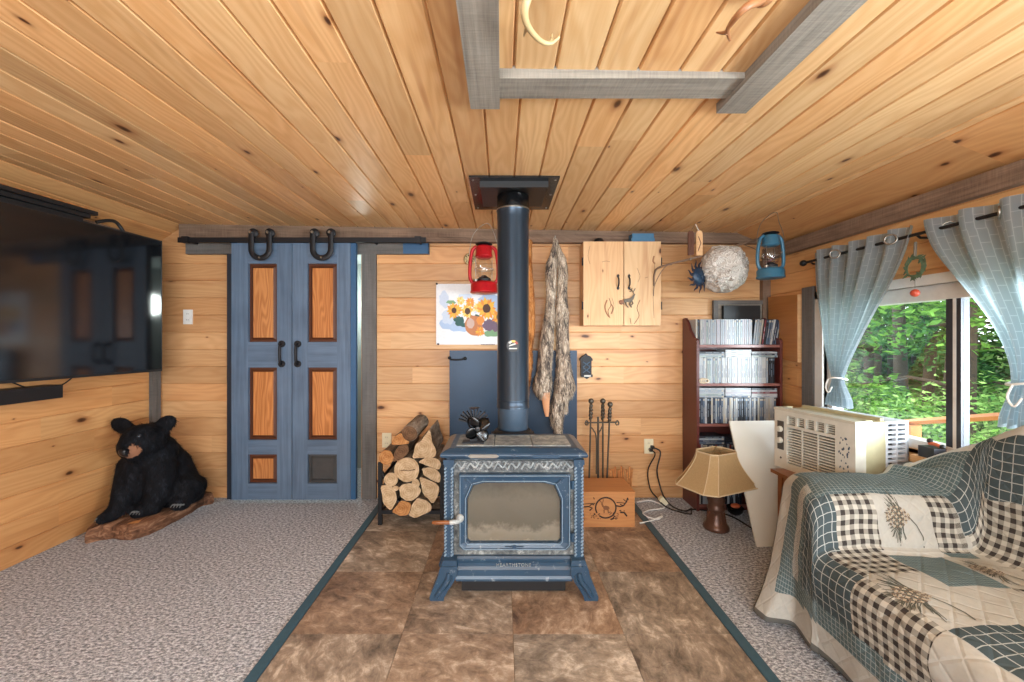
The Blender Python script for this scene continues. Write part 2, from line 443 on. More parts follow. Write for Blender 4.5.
def blob(prims, voxel, it=6):
    """union of ellipsoids/capsules -> one continuous mesh (evaluated remesh)"""
    b = MB()
    for p in prims:
        if p[0] == 'e':
            b.M = p[4] if len(p) > 4 else None
            b.ball(p[1], 1, 20, 14, scale=p[2] if isinstance(p[2], tuple) else (p[2],)*3); b.M = None
        else:
            b.tube(p[1], p[2], 14)
            for q, r in ((p[1][0], p[2][0]), (p[1][-1], p[2][-1])): b.ball(q, r, 14, 10)
    me = b.mesh('tmp_blob', ['black'])
    o = bpy.data.objects.new('tmp_blob', me); COL.objects.link(o)
    r = o.modifiers.new('r', 'REMESH'); r.mode = 'VOXEL'; r.voxel_size = voxel
    s_ = o.modifiers.new('s', 'SMOOTH'); s_.iterations = it; s_.factor = .5
    dg = bpy.context.evaluated_depsgraph_get(); dg.update()
    ev = o.evaluated_get(dg); m2 = bpy.data.meshes.new_from_object(ev)
    vs = [v.co.copy() for v in m2.vertices]; fs = [tuple(p.vertices) for p in m2.polygons]; ns = [p.normal.copy() for p in m2.polygons]; cs = [p.center.copy() for p in m2.polygons]
    bpy.data.objects.remove(o); bpy.data.meshes.remove(me); bpy.data.meshes.remove(m2)
    return vs, fs, ns, cs
def add_raw(b, vs, fs, mfun=None):
    base = len(b.v); b.v += [Vector(v) for v in vs]
    for f in fs:
        b.f.append(tuple(base+i for i in f)); c = sum((Vector(vs[i]) for i in f), Vector())/len(f)
        b.uv.append([(vs[i][0], vs[i][2]) for i in f]); b.mi.append(mfun(c) if mfun else b.m); b.rn.append(.5)
def add_fur(b, cs, ns, count, length, width, down=(0, 0, -1), lift=.35, jit=.4, mfun=None, seed=1):
    rg = random.Random(seed); d = Vector(down)
    for _ in range(count):
        i = rg.randrange(len(cs)); c = cs[i]; n = ns[i]
        c = c+Vector((rg.uniform(-1, 1), rg.uniform(-1, 1), rg.uniform(-1, 1)))*.008
        t = d-n*d.dot(n); t = t.normalized() if t.length > .05 else Vector((rg.uniform(-1, 1), rg.uniform(-1, 1), 0)).normalized()
        dr = (t+n*lift+Vector((rg.uniform(-1, 1), rg.uniform(-1, 1), rg.uniform(-1, 1)))*jit).normalized()
        sd = dr.cross(n); sd = sd.normalized() if sd.length > 1e-3 else Vector((1, 0, 0))
        L = length*rg.uniform(.6, 1.3); c0 = c-n*.004
        b.poly([c0-sd*width, c0+sd*width, c0+dr*L], [(0, 0), (1, 0), (.5, 1)], mfun(c) if mfun else None, rg.random())
# ------------------------------------------------------------------ the room
XL, XR, YB, YR = -2.72, 2.11, 3.28, -1.75
def zc(x): return 2.118-.016*(x-.46)
XCL, XCR, ZL, ZR = -2.53, 1.84, 2.045, 1.985      # where the sloped edges of the ceiling start / how low they come
def planks(b, O, U, V, N, u0, u1, v0, v1, pitch, holes=(), seg=None, phase=0.0, g=.0045, d=.006, seed=1, clip=None):
    """tongue-and-groove boards along U, stacked along V, facing N; holes = (u0,u1,v0,v1)"""
    rg = random.Random(seed); O, U, V, N = Vector(O), Vector(U), Vector(V), Vector(N)
    v = v0-phase
    while v < v1-1e-6:
        a, e = max(v, v0), min(v+pitch, v1)
        cuts = sorted({a, e} | {h for hh in holes for h in hh[2:] if a+.002 < h < e-.002})
        joints = [u0]; 
        if seg:
            x = u0+rg.uniform(.2, 1)*seg
            while x < u1-.3: joints.append(x); x += seg*rg.uniform(.7, 1.2)
        joints.append(u1)
        rs = [rg.random() for _ in joints]
        for ca, cb in zip(cuts, cuts[1:]):
            md = (ca+cb)/2
            iv = [(u0, u1)]
            for h in holes:
                if h[2] < md < h[3]:
                    nv = []
                    for p, q in iv:
                        if h[0] > p: nv.append((p, min(q, h[0])))
                        if h[1] < q: nv.append((max(p, h[1]), q))
                    iv = [(p, q) for p, q in nv if q-p > 1e-4]
            strips = []
            lo, hi = ca, cb
            if ca == a: strips.append((a, a+g, -d, 0)); lo = a+g
            if cb == e: strips.append((e-g, e, 0, -d)); hi = e-g
            strips.append((lo, hi, 0, 0))
            for k in range(len(joints)-1):
                for p, q in iv:
                    p2, q2 = max(p, joints[k]), min(q, joints[k+1])
                    if q2-p2 < 1e-4: continue
                    for s0, s1, d0, d1 in strips:
                        pts = [O+U*p2+V*s0+N*d0, O+U*q2+V*s0+N*d0, O+U*q2+V*s1+N*d1, O+U*p2+V*s1+N*d1]
                        b.poly(pts, [(p2, s0-a), (q2, s0-a), (q2, s1-a), (p2, s1-a)], 0, rs[k])
        v += pitch
PW = .1365
# back wall (opening behind the barn doors)
b = MB()
planks(b, (0, YB, 0), (1, 0, 0), (0, 0, 1), (0, -1, 0), XL-.1, XR+.1, 0, 2.2, PW, [(-2.12, -1.10, 0, 1.97)], 2.4, .045, seed=11)
for x0, x1 in ((-2.12, -2.10), (-1.12, -1.10)): b.box(x0, x1, YB+.001, YB+.12, 0, 1.97)
struct(b.build('wall_back', ['pine_wall']))
b = MB(); b.box(-2.6, -.6, 4.05, 4.1, -.02, 2.2); b.box(-2.6, -.6, YB+.12, 4.05, 2.0, 2.06)
b.box(-2.62, -2.6, YB+.12, 4.05, -.02, 2.05); b.box(-.62, -.6, YB+.12, 4.05, -.02, 2.05)
M['hall'] = plain('hall', (150, 160, 158), .7)
struct(b.build('wall_hall', ['hall']))
# left wall
b = MB()
planks(b, (XL, 0, 0), (0, 1, 0), (0, 0, 1), (1, 0, 0), YR, YB, 0, 2.1, PW, (), 3.2, .02, seed=12)
struct(b.build('wall_left', ['pine_left']))
# right wall with its window and a second, unseen one added for light
W1 = (1.15, 2.70, .70, 1.53); W2 = (-1.25, .70, .86, 1.72)
b = MB()
planks(b, (XR, 0, 0), (0, 1, 0), (0, 0, 1), (-1, 0, 0), YR, YB, 0, 2.1, PW, [W1, W2], 3.0, .03, seed=13)
for W in (W1, W2):
    b.box(XR, XR+.12, W[0]-.02, W[0], W[2], W[3]); b.box(XR, XR+.12, W[1], W[1]+.02, W[2], W[3])
    b.box(XR, XR+.12, W[0]-.02, W[1]+.02, W[2]-.02, W[2]); b.box(XR, XR+.12, W[0]-.02, W[1]+.02, W[3], W[3]+.02)
struct(b.build('wall_right', ['pine_left']))
# rear wall, behind the photographer, with a wide window
W3 = (-1.7, 1.5, .75, 1.9)
b = MB()
planks(b, (0, YR, 0), (1, 0, 0), (0, 0, 1), (0, 1, 0), XL-.1, XR+.1, 0, 2.2, PW, [W3], 2.4, .0, seed=14)
struct(b.build('wall_rear', ['pine_wall']))
# ceiling
b = MB()
HX0, HX1, HY0, HY1 = -.06, .84, .25, 1.40
planks(b, (0, 0, zc(0)), (0, 1, 0), (1, 0, -.016), (0, 0, -1), YR, YB+.02, XCL, XCR, .1325, [(HY0, HY1, HX0, HX1)], 4.5, .055, seed=21, g=.0065, d=.012)
planks(b, (0, 0, zc(0)), (0, 1, 0), (1, 0, -.016), (0, 0, -1), HY0, HY1, HX0, HX1, .1325, (), None, .035, seed=22, g=.0065, d=.012)
struct(b.build('ceiling', ['pine_ceiling']))
b = MB()
for x0, z0, x1, z1, nm in ((XL, ZL, XCL, zc(XCL), 0), (XCR, zc(XCR), XR, ZR, 1)):
    V = Vector((x1-x0, 0, z1-z0)); L = V.length; V /= L
    N = Vector((V.z, 0, -V.x))
    planks(b, (x0, 0, z0), (0, 1, 0), V, N, YR, YB+.02, 0, L, L/2+.001 if nm == 0 else L, (), 4.5, 0, seed=23+nm)
struct(b.build('ceiling_edge', ['pine_left']))
b = MB(); b.box(XL-.2, XR+.25, YR-.2, YB+.9, 2.24, 2.30); struct(b.build('roof_light_block', ['barn_brown']))  # unseen slab added over the ceiling to block outside light
# floor: carpet either side, tiled hearth between, painted strips
HLX, HRX = -.905, .978
b = MB(); b.box(XL-.05, HLX-.02, YR-.05, YB+.9, -.05, 0); b.box(HRX+.02, XR+.05, YR-.05, YB+.05, -.05, 0); b.box(HLX-.02, HRX+.02, YB-.002, YB+.9, -.05, 0)
struct(b.build('floor', ['carpet']))
b = MB(); b.box(HLX-.02, HRX+.02, YR-.05, YB, -.05, -.004, 1, 0)
T = .4755; rg = random.Random(5)
for j in range(-7, 5):
    y0, y1 = 1.763+T*j, 1.763+T*(j+1)
    y1 = min(y1, YB); 
    if y0 > YB-.02 or y1 < YR: continue
    y0 = max(y0, YR)
    for i in range(-1, 4):
        x0, x1 = -.428+T*i, -.428+T*(i+1)
        x0 = max(x0, HLX); x1 = min(x1, HRX)
        if x1-x0 < .01: continue
        e = .0012
        b.box(x0+e, x1-e, y0+e, y1-e, -.02, 0, 0, rg.random())
struct(b.build('floor_hearth', ['tile', 'grout']))
for nm, x0 in (('trim_1', HLX-.044), ('trim_2', HRX)):
    b = MB(); b.box(x0, x0+.044, YR, YB-.09 if nm == 'trim_1' else YB-.03, 0, .007); struct(b.build(nm, ['trim_blue'], bevel=.002))
# beams and posts
b = MB()
for i in range(8):
    x0, x1 = lerp(-2.44, 2.0, i/8), lerp(-2.44, 2.0, (i+1)/8)
b.poly([(-2.53, YB-.055, 2.035), (2.02, YB-.055, 2.015), (1.84, YB-.055, zc(1.84)+.01), (-2.53, YB-.055, zc(-2.53)+.01)], [(0, 0), (4.5, 0), (4.5, .1), (0, .1)])
b.poly([(-2.53, YB, 2.035), (2.02, YB, 2.015), (2.02, YB-.055, 2.015), (-2.53, YB-.055, 2.035)], [(0, .2), (4.5, .2), (4.5, .26), (0, .26)])
b.poly([(-2.53, YB-.055, 2.035), (-2.53, YB-.055, zc(-2.53)+.01), (-2.53, YB, zc(-2.53)+.01), (-2.53, YB, 2.035)], [(0, 0), (.1, 0), (.1, .1), (0, .1)])
b.poly([(2.02, YB-.055, 2.015), (1.84, YB-.055, zc(1.84)+.01), (1.84, YB, zc(1.84)+.01), (2.02, YB, 2.015)], [(0, 0), (.1, 0), (.1, .1), (0, .1)])
struct(b.build('trim_3', ['barn_brown']))
b = MB(); b.box(XR-.045, XR, YR, YB-.01, 1.885, 1.975); struct(b.build('trim_4', ['barn_brown'], bevel=.004))
b = MB(); b.box(XL, XL+.03, YB-.105, YB-.03, 0, 2.03); struct(b.build('trim_5', ['post_grey'], bevel=.003))
b = MB(); b.box(XR-.06, XR, YB-.045, YB-.002, 0, 1.885); struct(b.build('trim_6', ['barn_brown'], bevel=.003))
# bark-edged strip at the top of the left wall
b = MB(); rows = []
for i in range(60):
    y = lerp(YR, YB-.03, i/59); z = ZL-.035-.012*noise.noise((y*4, 0, 1))-.006*noise.noise((y*17, 3, 1))
    rows.append([(XL+.001, y, ZL-.005), (XL+.022, y, ZL-.006), (XL+.022, y, z), (XL+.001, y, z-.004)])
b.grid(rows, [[(lerp(YR, YB, i/59), j*.03) for j in range(4)] for i in range(60)])
struct(b.build('trim_7', ['barn_brown']))
# weathered boards on the ceiling
def board(nm, x0, x1, y0, y1, th=.035):
    b = MB(); z = zc((x0+x1)/2); b.box(x0, x1, y0, y1, z-th, z+.022); return struct(b.build(nm, ['barn_grey'], bevel=.003))
board('trim_8', -.112, -.008, .2, 1.47, .045)
board('trim_9', -.008, .80, 1.315, 1.425, .026)
board('trim_10', .775, .882, .2, 1.49, .035)
# door surround
b = MB(); b.box(-2.17, -2.10, YB-.03, YB, 0, 1.955); struct(b.build('trim_11', ['door_edge']))
b = MB(); b.box(-1.105, -.995, YB-.03, YB, 0, 1.955); struct(b.build('trim_12', ['post_grey'], bevel=.003))
b = MB(); z0 = PZ(254, 3.25); b.box(PX(186, 3.25), PX(428, 3.25), YB-.035, YB-.001, z0, z0+.085); struct(b.build('trim_13', ['post_grey'], bevel=.003))
b = MB(); b.box(PX(403, 3.24), PX(428.5, 3.24), YB-.0375, YB-.0351, z0+.001, z0+.083); b.box(PX(428.1, 3.25), PX(428.9, 3.25), YB-.0375, YB-.001, z0, z0+.085); struct(b.build('trim_14', ['door_blue']))

# barn doors
def barn_door(nm, x0, x1, panels, hx, dark_last):
    y0, y1 = 3.155, 3.195; zt, zb = PZ(243, 3.155), .035
    b = MB(); xs = sorted({x0, x1, panels[0][0], panels[0][1]})
    b.box(x0, panels[0][0], y0, y1, zb, zt); b.box(panels[0][1], x1, y0, y1, zb, zt)
    zz = [zt]+[z for p in panels for z in (p[3], p[2])]+[zb]
    for i in range(0, len(zz), 2): b.box(panels[0][0], panels[0][1], y0+.0015, y1, zz[i+1], zz[i])
    o = struct(b.build(nm, ['door_paint'], bevel=.0025))
    for k, (a, c, z1, z2) in enumerate(panels):
        b = MB(); d = dark_last and k == 2
        e1, e2 = .018, .034
        def ring(p, yp, q, yq, m):
            A = [(a+p, yp, z1+p), (c-p, yp, z1+p), (c-p, yp, z2-p), (a+p, yp, z2-p)]; B = [(a+q, yq, z1+q), (c-q, yq, z1+q), (c-q, yq, z2-q), (a+q, yq, z2-q)]
            for i in range(4):
                j = (i+1) % 4; b.poly([A[i], A[j], B[j], B[i]], [(0, 0), (.2, 0), (.2, .02), (0, .02)], m, .3)
        ring(0, y0+.024, e1, y0+.022, 1); ring(e1, y0+.022, e2, y0+.010, 1)
        b.poly([(a+e2, y0+.010, z1+e2), (c-e2, y0+.010, z1+e2), (c-e2, y0+.010, z2-e2), (a+e2, y0+.010, z2-e2)], [(z1, a), (z1, c), (z2, c), (z2, a)], 0, random.random())
        # uv: grain runs upright
        b.uv[-1] = [(z1, a), (z1, c), (z2, c), (z2, a)]
        p = b.build('panel', ['panel_dark' if d else 'stain', 'panel_dark' if d else 'stain_dark'], o)
        p['label'] = 'dark painted lower panel' if d else 'orange stained wooden panel with dark edges'
    # pull handle
    b = MB(); zt2, zb2 = PZ(344, 3.14), PZ(364, 3.14)
    b.tube(spline([(hx, y0, zt2), (hx, y0-.03, zt2-.012), (hx, y0-.038, (zt2+zb2)/2), (hx, y0-.03, zb2+.012), (hx, y0, zb2)], 6), .010, 10)
    for z in (zt2, zb2): b.lathe([(.001, -.012), (.026, -.010), (.026, 0)], (hx, y0, z), 16, axis='y', m=0)
    h = b.build('handle', ['black_iron'], o, True); h['label'] = 'black iron pull handle'
    return o
def dz(y): return PZ(y, 3.155)
def dx(x): return PX(x, 3.155)
pl = [(dx(248), dx(277), dz(342), dz(263.5)), (dx(248), dx(277), dz(440), dz(367.5)), (dx(248), dx(277), dz(483.5), dz(454.5))]
d1 = barn_door('door_1', dx(231.5), dx(291.6), pl, dx(282), False)
pr = [(dx(307.5), dx(337), dz(342), dz(263.5)), (dx(307.5), dx(337), dz(440), dz(367.5)), (dx(307.5), dx(337), dz(483.5), dz(454.5))]
d2 = barn_door('door_2', dx(292.4), dx(350.5), pr, dx(298), True)
b = MB(); b.box(dx(350.6), dx(355.6), 3.16, 3.195, .035, PZ(243, 3.155)); e = b.build('door_edge', ['door_blue'], d2); e['label'] = 'blue painted edge strip'
# rail and horseshoe hangers
zr0, zr1 = PZ(242.5, 3.13), PZ(237.5, 3.13)
rl = thing('barn_door_rail', 'long black steel rail carrying the two blue barn doors', 'door rail', ((PX(302, 3.13)), 3.13, zr0))
b = MB(); b.box(PX(178, 3.13), PX(426, 3.13), 3.125, 3.134, zr0, zr1); b.build('rail', ['black_iron'], rl, bevel=.001)
for px in (186, 418):
    b = MB(); b.box(PX(px-3, 3.13), PX(px+3, 3.13), 3.112, 3.145, zr0-.004, zr1+.006); b.lathe([(.01, 0), (.01, .13)], (PX(px, 3.13), 3.13, (zr0+zr1)/2), 10, axis='y'); b.build('end_stop', ['black_iron'], rl, bevel=.002)
for px in (226, 300, 372):
    b = MB(); b.lathe([(.011, 0), (.011, .12)], (PX(px, 3.13), 3.134, (zr0+zr1)/2), 10, axis='y'); b.build('spacer', ['black_iron'], rl)
for k, px in enumerate((260.3, 321.8)):
    x = PX(px, 3.11); zt = PZ(232, 3.11); zb = PZ(255, 3.11)
    root = thing('horseshoe_hanger', ['black horseshoe roller hanger above the left barn door', 'black horseshoe roller hanger above the right barn door'][k], 'door hanger', (x, 3.11, zb), 'horseshoe hangers on the door rail')
    r = .068
    pts = [Vector((x-r, 3.108, zt))]+[Vector((x+r*math.cos(a), 3.108, zb+.045+r*math.sin(a))) for a in [math.pi+math.pi*i/16 for i in range(17)]]+[Vector((x+r, 3.108, zt))]
    b = MB(); b.tube(pts, .021, 10, up=(0, 1, 0), flat=.45); sh = b.build('horseshoe', ['black_iron'], root, True)
    for sx in (-1, 1):
        b = MB(); b.lathe([(.001, -.016), (.016, -.016), (.034, -.008), (.026, 0), (.034, .008), (.03, .018), (.001, .018)], (x+sx*r*.92, 3.128, zr1+.034), 20, axis='y')
        w = b.build('roller_wheel', ['black_iron'], root, True)
        b = MB(); b.lathe([(.001, -.012), (.011, -.012), (.011, 0)], (x+sx*r*.95, 3.098, zt-.005), 8, axis='y'); b.build('bolt', ['steel'], sh)
    b = MB(); b.lathe([(.001, -.008), (.007, -.008), (.007, 0)], (x, 3.1, zb-.022), 8, axis='y'); b.build('bolt', ['steel'], sh)

# switch and outlets
def plate(nm, px, py, y, lab, mat, kind):
    x, z = PX(px, y), PZ(py, y)
    o = thing(nm, lab, 'outlet' if kind != 'switch' else 'light switch', (x, YB-.004, z-.06), None)
    b = MB(); b.box(x-.036, x+.036, YB-.009, YB-.001, z-.058, z+.058); b.build('cover_plate', [mat], o, bevel=.003)
    for s in (-1, 1):
        b = MB(); b.box(x-.016, x+.016, YB-.0115, YB-.0085, z+s*.024-.014, z+s*.024+.014); p = b.build('socket' if kind != 'switch' else 'toggle', [mat], o, bevel=.002)
        b = MB()
        for q in (-.006, .006): b.box(x+q-.001, x+q+.001, YB-.0122, YB-.0114, z+s*.024-.004, z+s*.024+.006)
        b.build('slot', ['black'], p)
    return o
plate('light_switch', 188.5, 317, YB, 'white switch plate on the pine wall left of the barn doors', 'white', 'switch')
plate('wall_outlet', 387, 440, YB, 'ivory outlet on the back wall behind the firewood rack', 'ivory', 'outlet')
plate('wall_outlet', 648.5, 446, YB, 'ivory outlet with black plugs beside the brown bookcase', 'ivory', 'outlet')

# windows
def window(nm, W, mull, x=XR+.055):
    y0, y1, z0, z1 = W; o = bpy.data.objects.new(nm, None); COL.objects.link(o); o.location = (x, (y0+y1)/2, z0); struct(o)
    def bar(n, ya, yb, za, zb, m='vinyl', t=.035, dx_=0): b = MB(); b.box(x-t+dx_, x+t+dx_, ya, yb, za, zb); return b.build(n, [m], o, bevel=.004)
    f = .045
    bar('window_frame', y0, y0+f, z0, z1); bar('window_frame', y1-f, y1, z0, z1); bar('window_frame', y0+f, y1-f, z1-.075, z1); bar('window_frame', y0+f, y1-f, z0, z0+.045)
    a = mull
    bar('meeting_rail', a+.034, a+.066, z0+.045, z1-.075, 'mull_grey', .02, .0); bar('meeting_rail', a, a+.020, z0+.045, z1-.075, 'mull_grey', .02, .0)
    bar('highlight_strip', a+.020, a+.034, z0+.045, z1-.075, 'vinyl', .022, .0)  # white bar that builds the bright highlight along the mullion
    for ya, yb, xx in ((y0+f, a, x-.01), (a+.02, y1-f, x+.012)):
        b = MB(); b.box(xx-.002, xx+.002, ya, yb, z0+.045, z1-.075); b.build('pane', ['glass'], o)
    return o
M['vinyl'] = plain('vinyl', (216, 214, 208), .4)
M['mull_grey'] = plain('mull_grey', (48, 50, 58), .4, .3)
window('window_1', W1, 1.925)
window('window_2_added', W2, -.3)  # unseen window, added to hold the side fill light
b = MB(); b.box(XR-.022, XR, 2.77, 2.87, .45, 1.62); struct(b.build('trim_15', ['post_grey'], bevel=.002))
b = MB(); b.box(XR-.012, XR+.02, W1[1]-.0, W1[1]+.065, W1[2]-.02, W1[3]+.05); b.box(XR-.012, XR+.02, W1[0]-.06, W1[1]+.065, W1[3], W1[3]+.05); b.box(XR-.012, XR+.02, W1[0]-.06, W1[0], W1[2]-.02, W1[3]+.05); struct(b.build('trim_16', ['vinyl'], bevel=.002))
b = MB(); b.box(XR-.07, XR+.03, W1[0]-.06, 2.06, W1[2]-.045, W1[2]-.012); struct(b.build('trim_17', ['pine_light'], bevel=.003))
b = MB()
y0, y1, z0, z1 = W3[0], W3[1], W3[2], W3[3]
o = bpy.data.objects.new('window_3', None); COL.objects.link(o); o.location = (-.1, YR-.05, z0); struct(o)
for a, c, d_, e in ((y0, y0+.05, z0, z1), (y1-.05, y1, z0, z1), (y0+.05, y1-.05, z1-.05, z1), (y0+.05, y1-.05, z0, z0+.05), (-.13, -.07, z0+.05, z1-.05)):
    b = MB(); b.box(a, c, YR-.09, YR-.02, d_, e); b.build('window_frame', ['vinyl'], o, bevel=.003)
# ------------------------------------------------------------------ wood stove
SX = .058
def sxx(px): return (px-CX)*2.03/F
def szz(py): return CZ-(py-CY)*2.03/F
stove = thing('wood_stove', 'blue enamelled cast iron wood stove with grey stone panels on the tiled hearth', 'stove', (SX, 2.2, 0))
YF, YK = 2.03, 2.34
xl, xr = -.262, .378
M['worn'] = plain('worn_edge', (120, 140, 156), .5, 0, .4, 60)
# firebox shell
b = MB()
dx0, dx1, dz0, dz1 = -.195, .318, .245, .592
b.box(xl, xl+.03, YF+.012, YK, .17, .675); b.box(xr-.03, xr, YF+.012, YK, .17, .675)
b.box(xl+.03, xr-.03, YK-.03, YK, .17, .675); b.box(xl+.03, xr-.03, YF+.012, YK-.03, .645, .675)
b.box(xl+.03, xr-.03, YF+.012, YK-.03, .17, .2)
b.box(xl+.03, dx0+.02, YF+.012, YF+.03, .2, .645); b.box(dx1-.02, xr-.03, YF+.012, YF+.03, .2, .645)
b.box(dx0+.02, dx1-.02, YF+.012, YF+.03, dz1-.02, .645); b.box(dx0+.02, dx1-.02, YF+.012, YF+.03, .2, dz0+.02)
o = b.build('firebox', ['soapstone'], stove, bevel=.003); o['label'] = 'mottled grey stone firebox panels'
b = MB(); b.box(xl+.035, xr-.035, YF+.18, YF+.22, .205, .64); b.box(xl+.031, xl+.05, YF+.05, YF+.18, .205, .64); b.box(xr-.05, xr-.031, YF+.05, YF+.18, .205, .64)
b.box(-.13, -.105, YF+.12, YF+.179, .5, .6)
b.build('firebrick_lining', ['firebrick'], o)
b = MB(); rows = []
for i in range(8):
    rows.append([(lerp(xl+.05, xr-.05, j/24), YF+.045+.135*i/7, .285+.06*sm(i/5)+.016*noise.noise((j*.5, i*.6, 2))) for j in range(25)])
b.grid(rows); b.build('ash_bed', ['ash'], o, True)
# decorated strip under the top
b = MB(); b.box(xl+.012, xr-.012, YF+.0, YF+.014, .615, .662)
rg = random.Random(3)
for k in range(9):
    x = lerp(xl+.05, xr-.05, k/8)
    b.tube(spline([(x-.03, YF, .622), (x-.012, YF-.003, .65), (x+.012, YF-.003, .63), (x+.03, YF, .655)], 5), .005, 6, m=1)
f = b.build('frieze', ['frieze', 'soaptop'], stove, bevel=.002); f['label'] = 'grey relief strip under the stove top'
# corner columns
for sx, nm in ((-.283, 0), (.354, 0)):
    for y0, y1 in ((YF-.012, YF+.035), (YK-.035, YK+.006)):
        b = MB(); b.box(sx, sx+.045, y0, y1, .17, .672)
        if y0 < 2.1:
            for s in (.006, .039):
                n = 26
                for k in range(n):
                    z = .20+.44*k/n
                    b.tube([(sx+s-.005, y0-.002, z), (sx+s+.005, y0-.002, z+.012)], .0052, 6, m=1)
            b.box(sx-.004, sx+.049, y0-.006, y1, .648, .672); b.box(sx-.006, sx+.051, y0-.008, y1, .17, .192)
        b.build('corner_column', ['enamel', 'worn'], stove, bevel=.002)
# top with moulded rim
b = MB(); prof = [(.0, .672), (.012, .676), (.022, .686), (.040, .692), (.044, .702), (.038, .712), (.018, .722), (.0, .729), (-.03, .729)]
def ringp(o, z, n=1): return [(xl+.006-o, YF-.01-o, z), (xr-.006+o, YF-.01-o, z), (xr-.006+o, YK-.02+min(o, .03), z), (xl+.006-o, YK-.02+min(o, .03), z)]
b.grid([ringp(o, z) for o, z in prof], closed=True)
b.poly(ringp(-.03, .722)); b.poly(list(reversed(ringp(0, .672))))
t = b.build('stove_top', ['enamel'], stove, bevel=.003)
for k in range(3):
    x0, x1 = lerp(xl+.03, xr-.03, k/3), lerp(xl+.03, xr-.03, (k+1)/3)
    b = MB(); b.box(x0+.002, x1-.002, YF+.03, YK-.052, .722, .7305); q = b.build('stone_inlay', ['soaptop'], t, bevel=.002)
for k, (px0, px1) in enumerate(((468, 499), (531, 561))):
    x0, x1 = PX(px0, 1.985), PX(px1, 1.985); xm = .011
    b = MB(); z = .700; y = YF-.0555
    b.prism([(x0, z), (x0+.012, z+.009), (x1-.012, z+.009), (x1, z), (x1-.012, z-.008), (x0+.012, z-.008)], y-.0015, y+.012)
    q = b.build('cartouche', ['steel' if k == 0 else 'enamel'], t, bevel=.001)
    if k == 0: q['label'] = 'worn bright metal cartouche on the stove top rim'
b = MB(); xm = PX(514.5, 1.985); b.prism([(xm-.012, .701), (xm, .708), (xm+.012, .701), (xm, .694)], YF-.057, YF-.04); b.build('diamond', ['enamel'], t)
# door
b = MB()
x0, x1, z0, z1 = sxx(459.4), sxx(569.7), szz(548), szz(473)
gx0, gx1, gz0, gz1 = sxx(467.5), sxx(560), szz(540.5), szz(481.5); c = .055
outer = [(x0, z0), (x1, z0), (x1, z1), (x0, z1)]
def octo(d): return [(gx0-d+.012, gz0-d), (gx1+d-.012, gz0-d), (gx1+d, gz0-d+.012), (gx1+d, gz1+d-c-.03), (gx1+d-c*.55, gz1+d-c*.25), (gx1+d-c-.03, gz1+d), (gx0-d+c+.03, gz1+d), (gx0-d+c*.55, gz1+d-c*.25), (gx0-d, gz1+d-c-.03), (gx0-d, gz0-d+.012)]
def outr(d): 
    a, e, f_, g = x0+d, x1-d, z0+d, z1-d
    return [(a+.02, f_), (e-.02, f_), (e, f_+.02), (e, g-.05), (e, g), (e-.05, g), (a+.05, g), (a, g), (a, g-.05), (a, f_+.02)]
yd = YF-.004
rows = [[(p[0], y, p[1]) for p in q] for q, y in ((outr(0), YF+.012), (outr(0), yd-.018), (outr(.008), yd-.024), (outr(.012), yd-.020), (octo(.012), yd-.014), (octo(.008), yd-.020), (octo(.002), yd-.018), (octo(0), yd+.004), (octo(0), YF+.012))]
b.grid(rows, closed=True)
for q, yy in ((outr(.006), yd-.0235), (octo(.0085), yd-.0195)): b.tube([(p[0], yy, p[1]) for p in q+[q[0]]], .0024, 6, m=1, cap=False)
door = b.build('door', ['enamel', 'worn'], stove, bevel=.0015)
for sx, px, py in ((-1, 467, 478), (1, 561, 478)):
    b = MB(); x, z = sxx(px), szz(py); b.tube([(x, yd-.02, z), (x-sx*.03, yd-.02, z-.022)], [.006, .002], 8); b.ball((x, yd-.02, z), .007, 8, 6); b.build('corner_rosette', ['enamel'], door, True)
b = MB(); x, z = sxx(514), szz(544); b.prism([(x-.012, z), (x, z+.010), (x+.012, z), (x, z-.010)], yd-.029, yd-.015); b.box(x-.045, x+.045, yd-.0245, yd-.018, z-.0012, z+.0012); b.build('star_ornament', ['enamel'], door)
b = MB(); pts = octo(-.001); b.poly([(p[0], yd+.002, p[1]) for p in pts]); b.poly([(p[0], yd+.007, p[1]) for p in reversed(pts)]); g_ = b.build('glass_pane', ['shaded_pane'], door); g_['label'] = 'dirty glass window with painted dark-to-light shading'
for z in (szz(484), szz(536)):
    b = MB(); b.tube([(x1+.012, YF-.012, z-.02), (x1+.012, YF-.012, z+.02)], .009, 10); b.box(x1-.005, x1+.014, YF-.012, YF+.01, z-.012, z+.012); b.build('hinge', ['enamel'], door, bevel=.001)
# latch with wooden grip reaching left
b = MB(); zz = szz(517); b.tube(spline([(x0+.012, yd-.02, zz+.01), (x0+.004, yd-.05, zz+.004), (x0-.04, yd-.058, zz)], 5), .011, 10); b.ball((x0+.006, yd-.03, zz+.008), .02, 12, 8); h = b.build('latch', ['soaptop'], door, True)
b = MB(); b.lathe([(.006, 0), (.0095, -.01), (.010, -.06), (.008, -.085), (.003, -.09)], (x0-.035, yd-.058, zz), 14, axis='x'); hh = b.build('grip', ['table_wood'], h, True); hh['label'] = 'brown wooden latch grip'
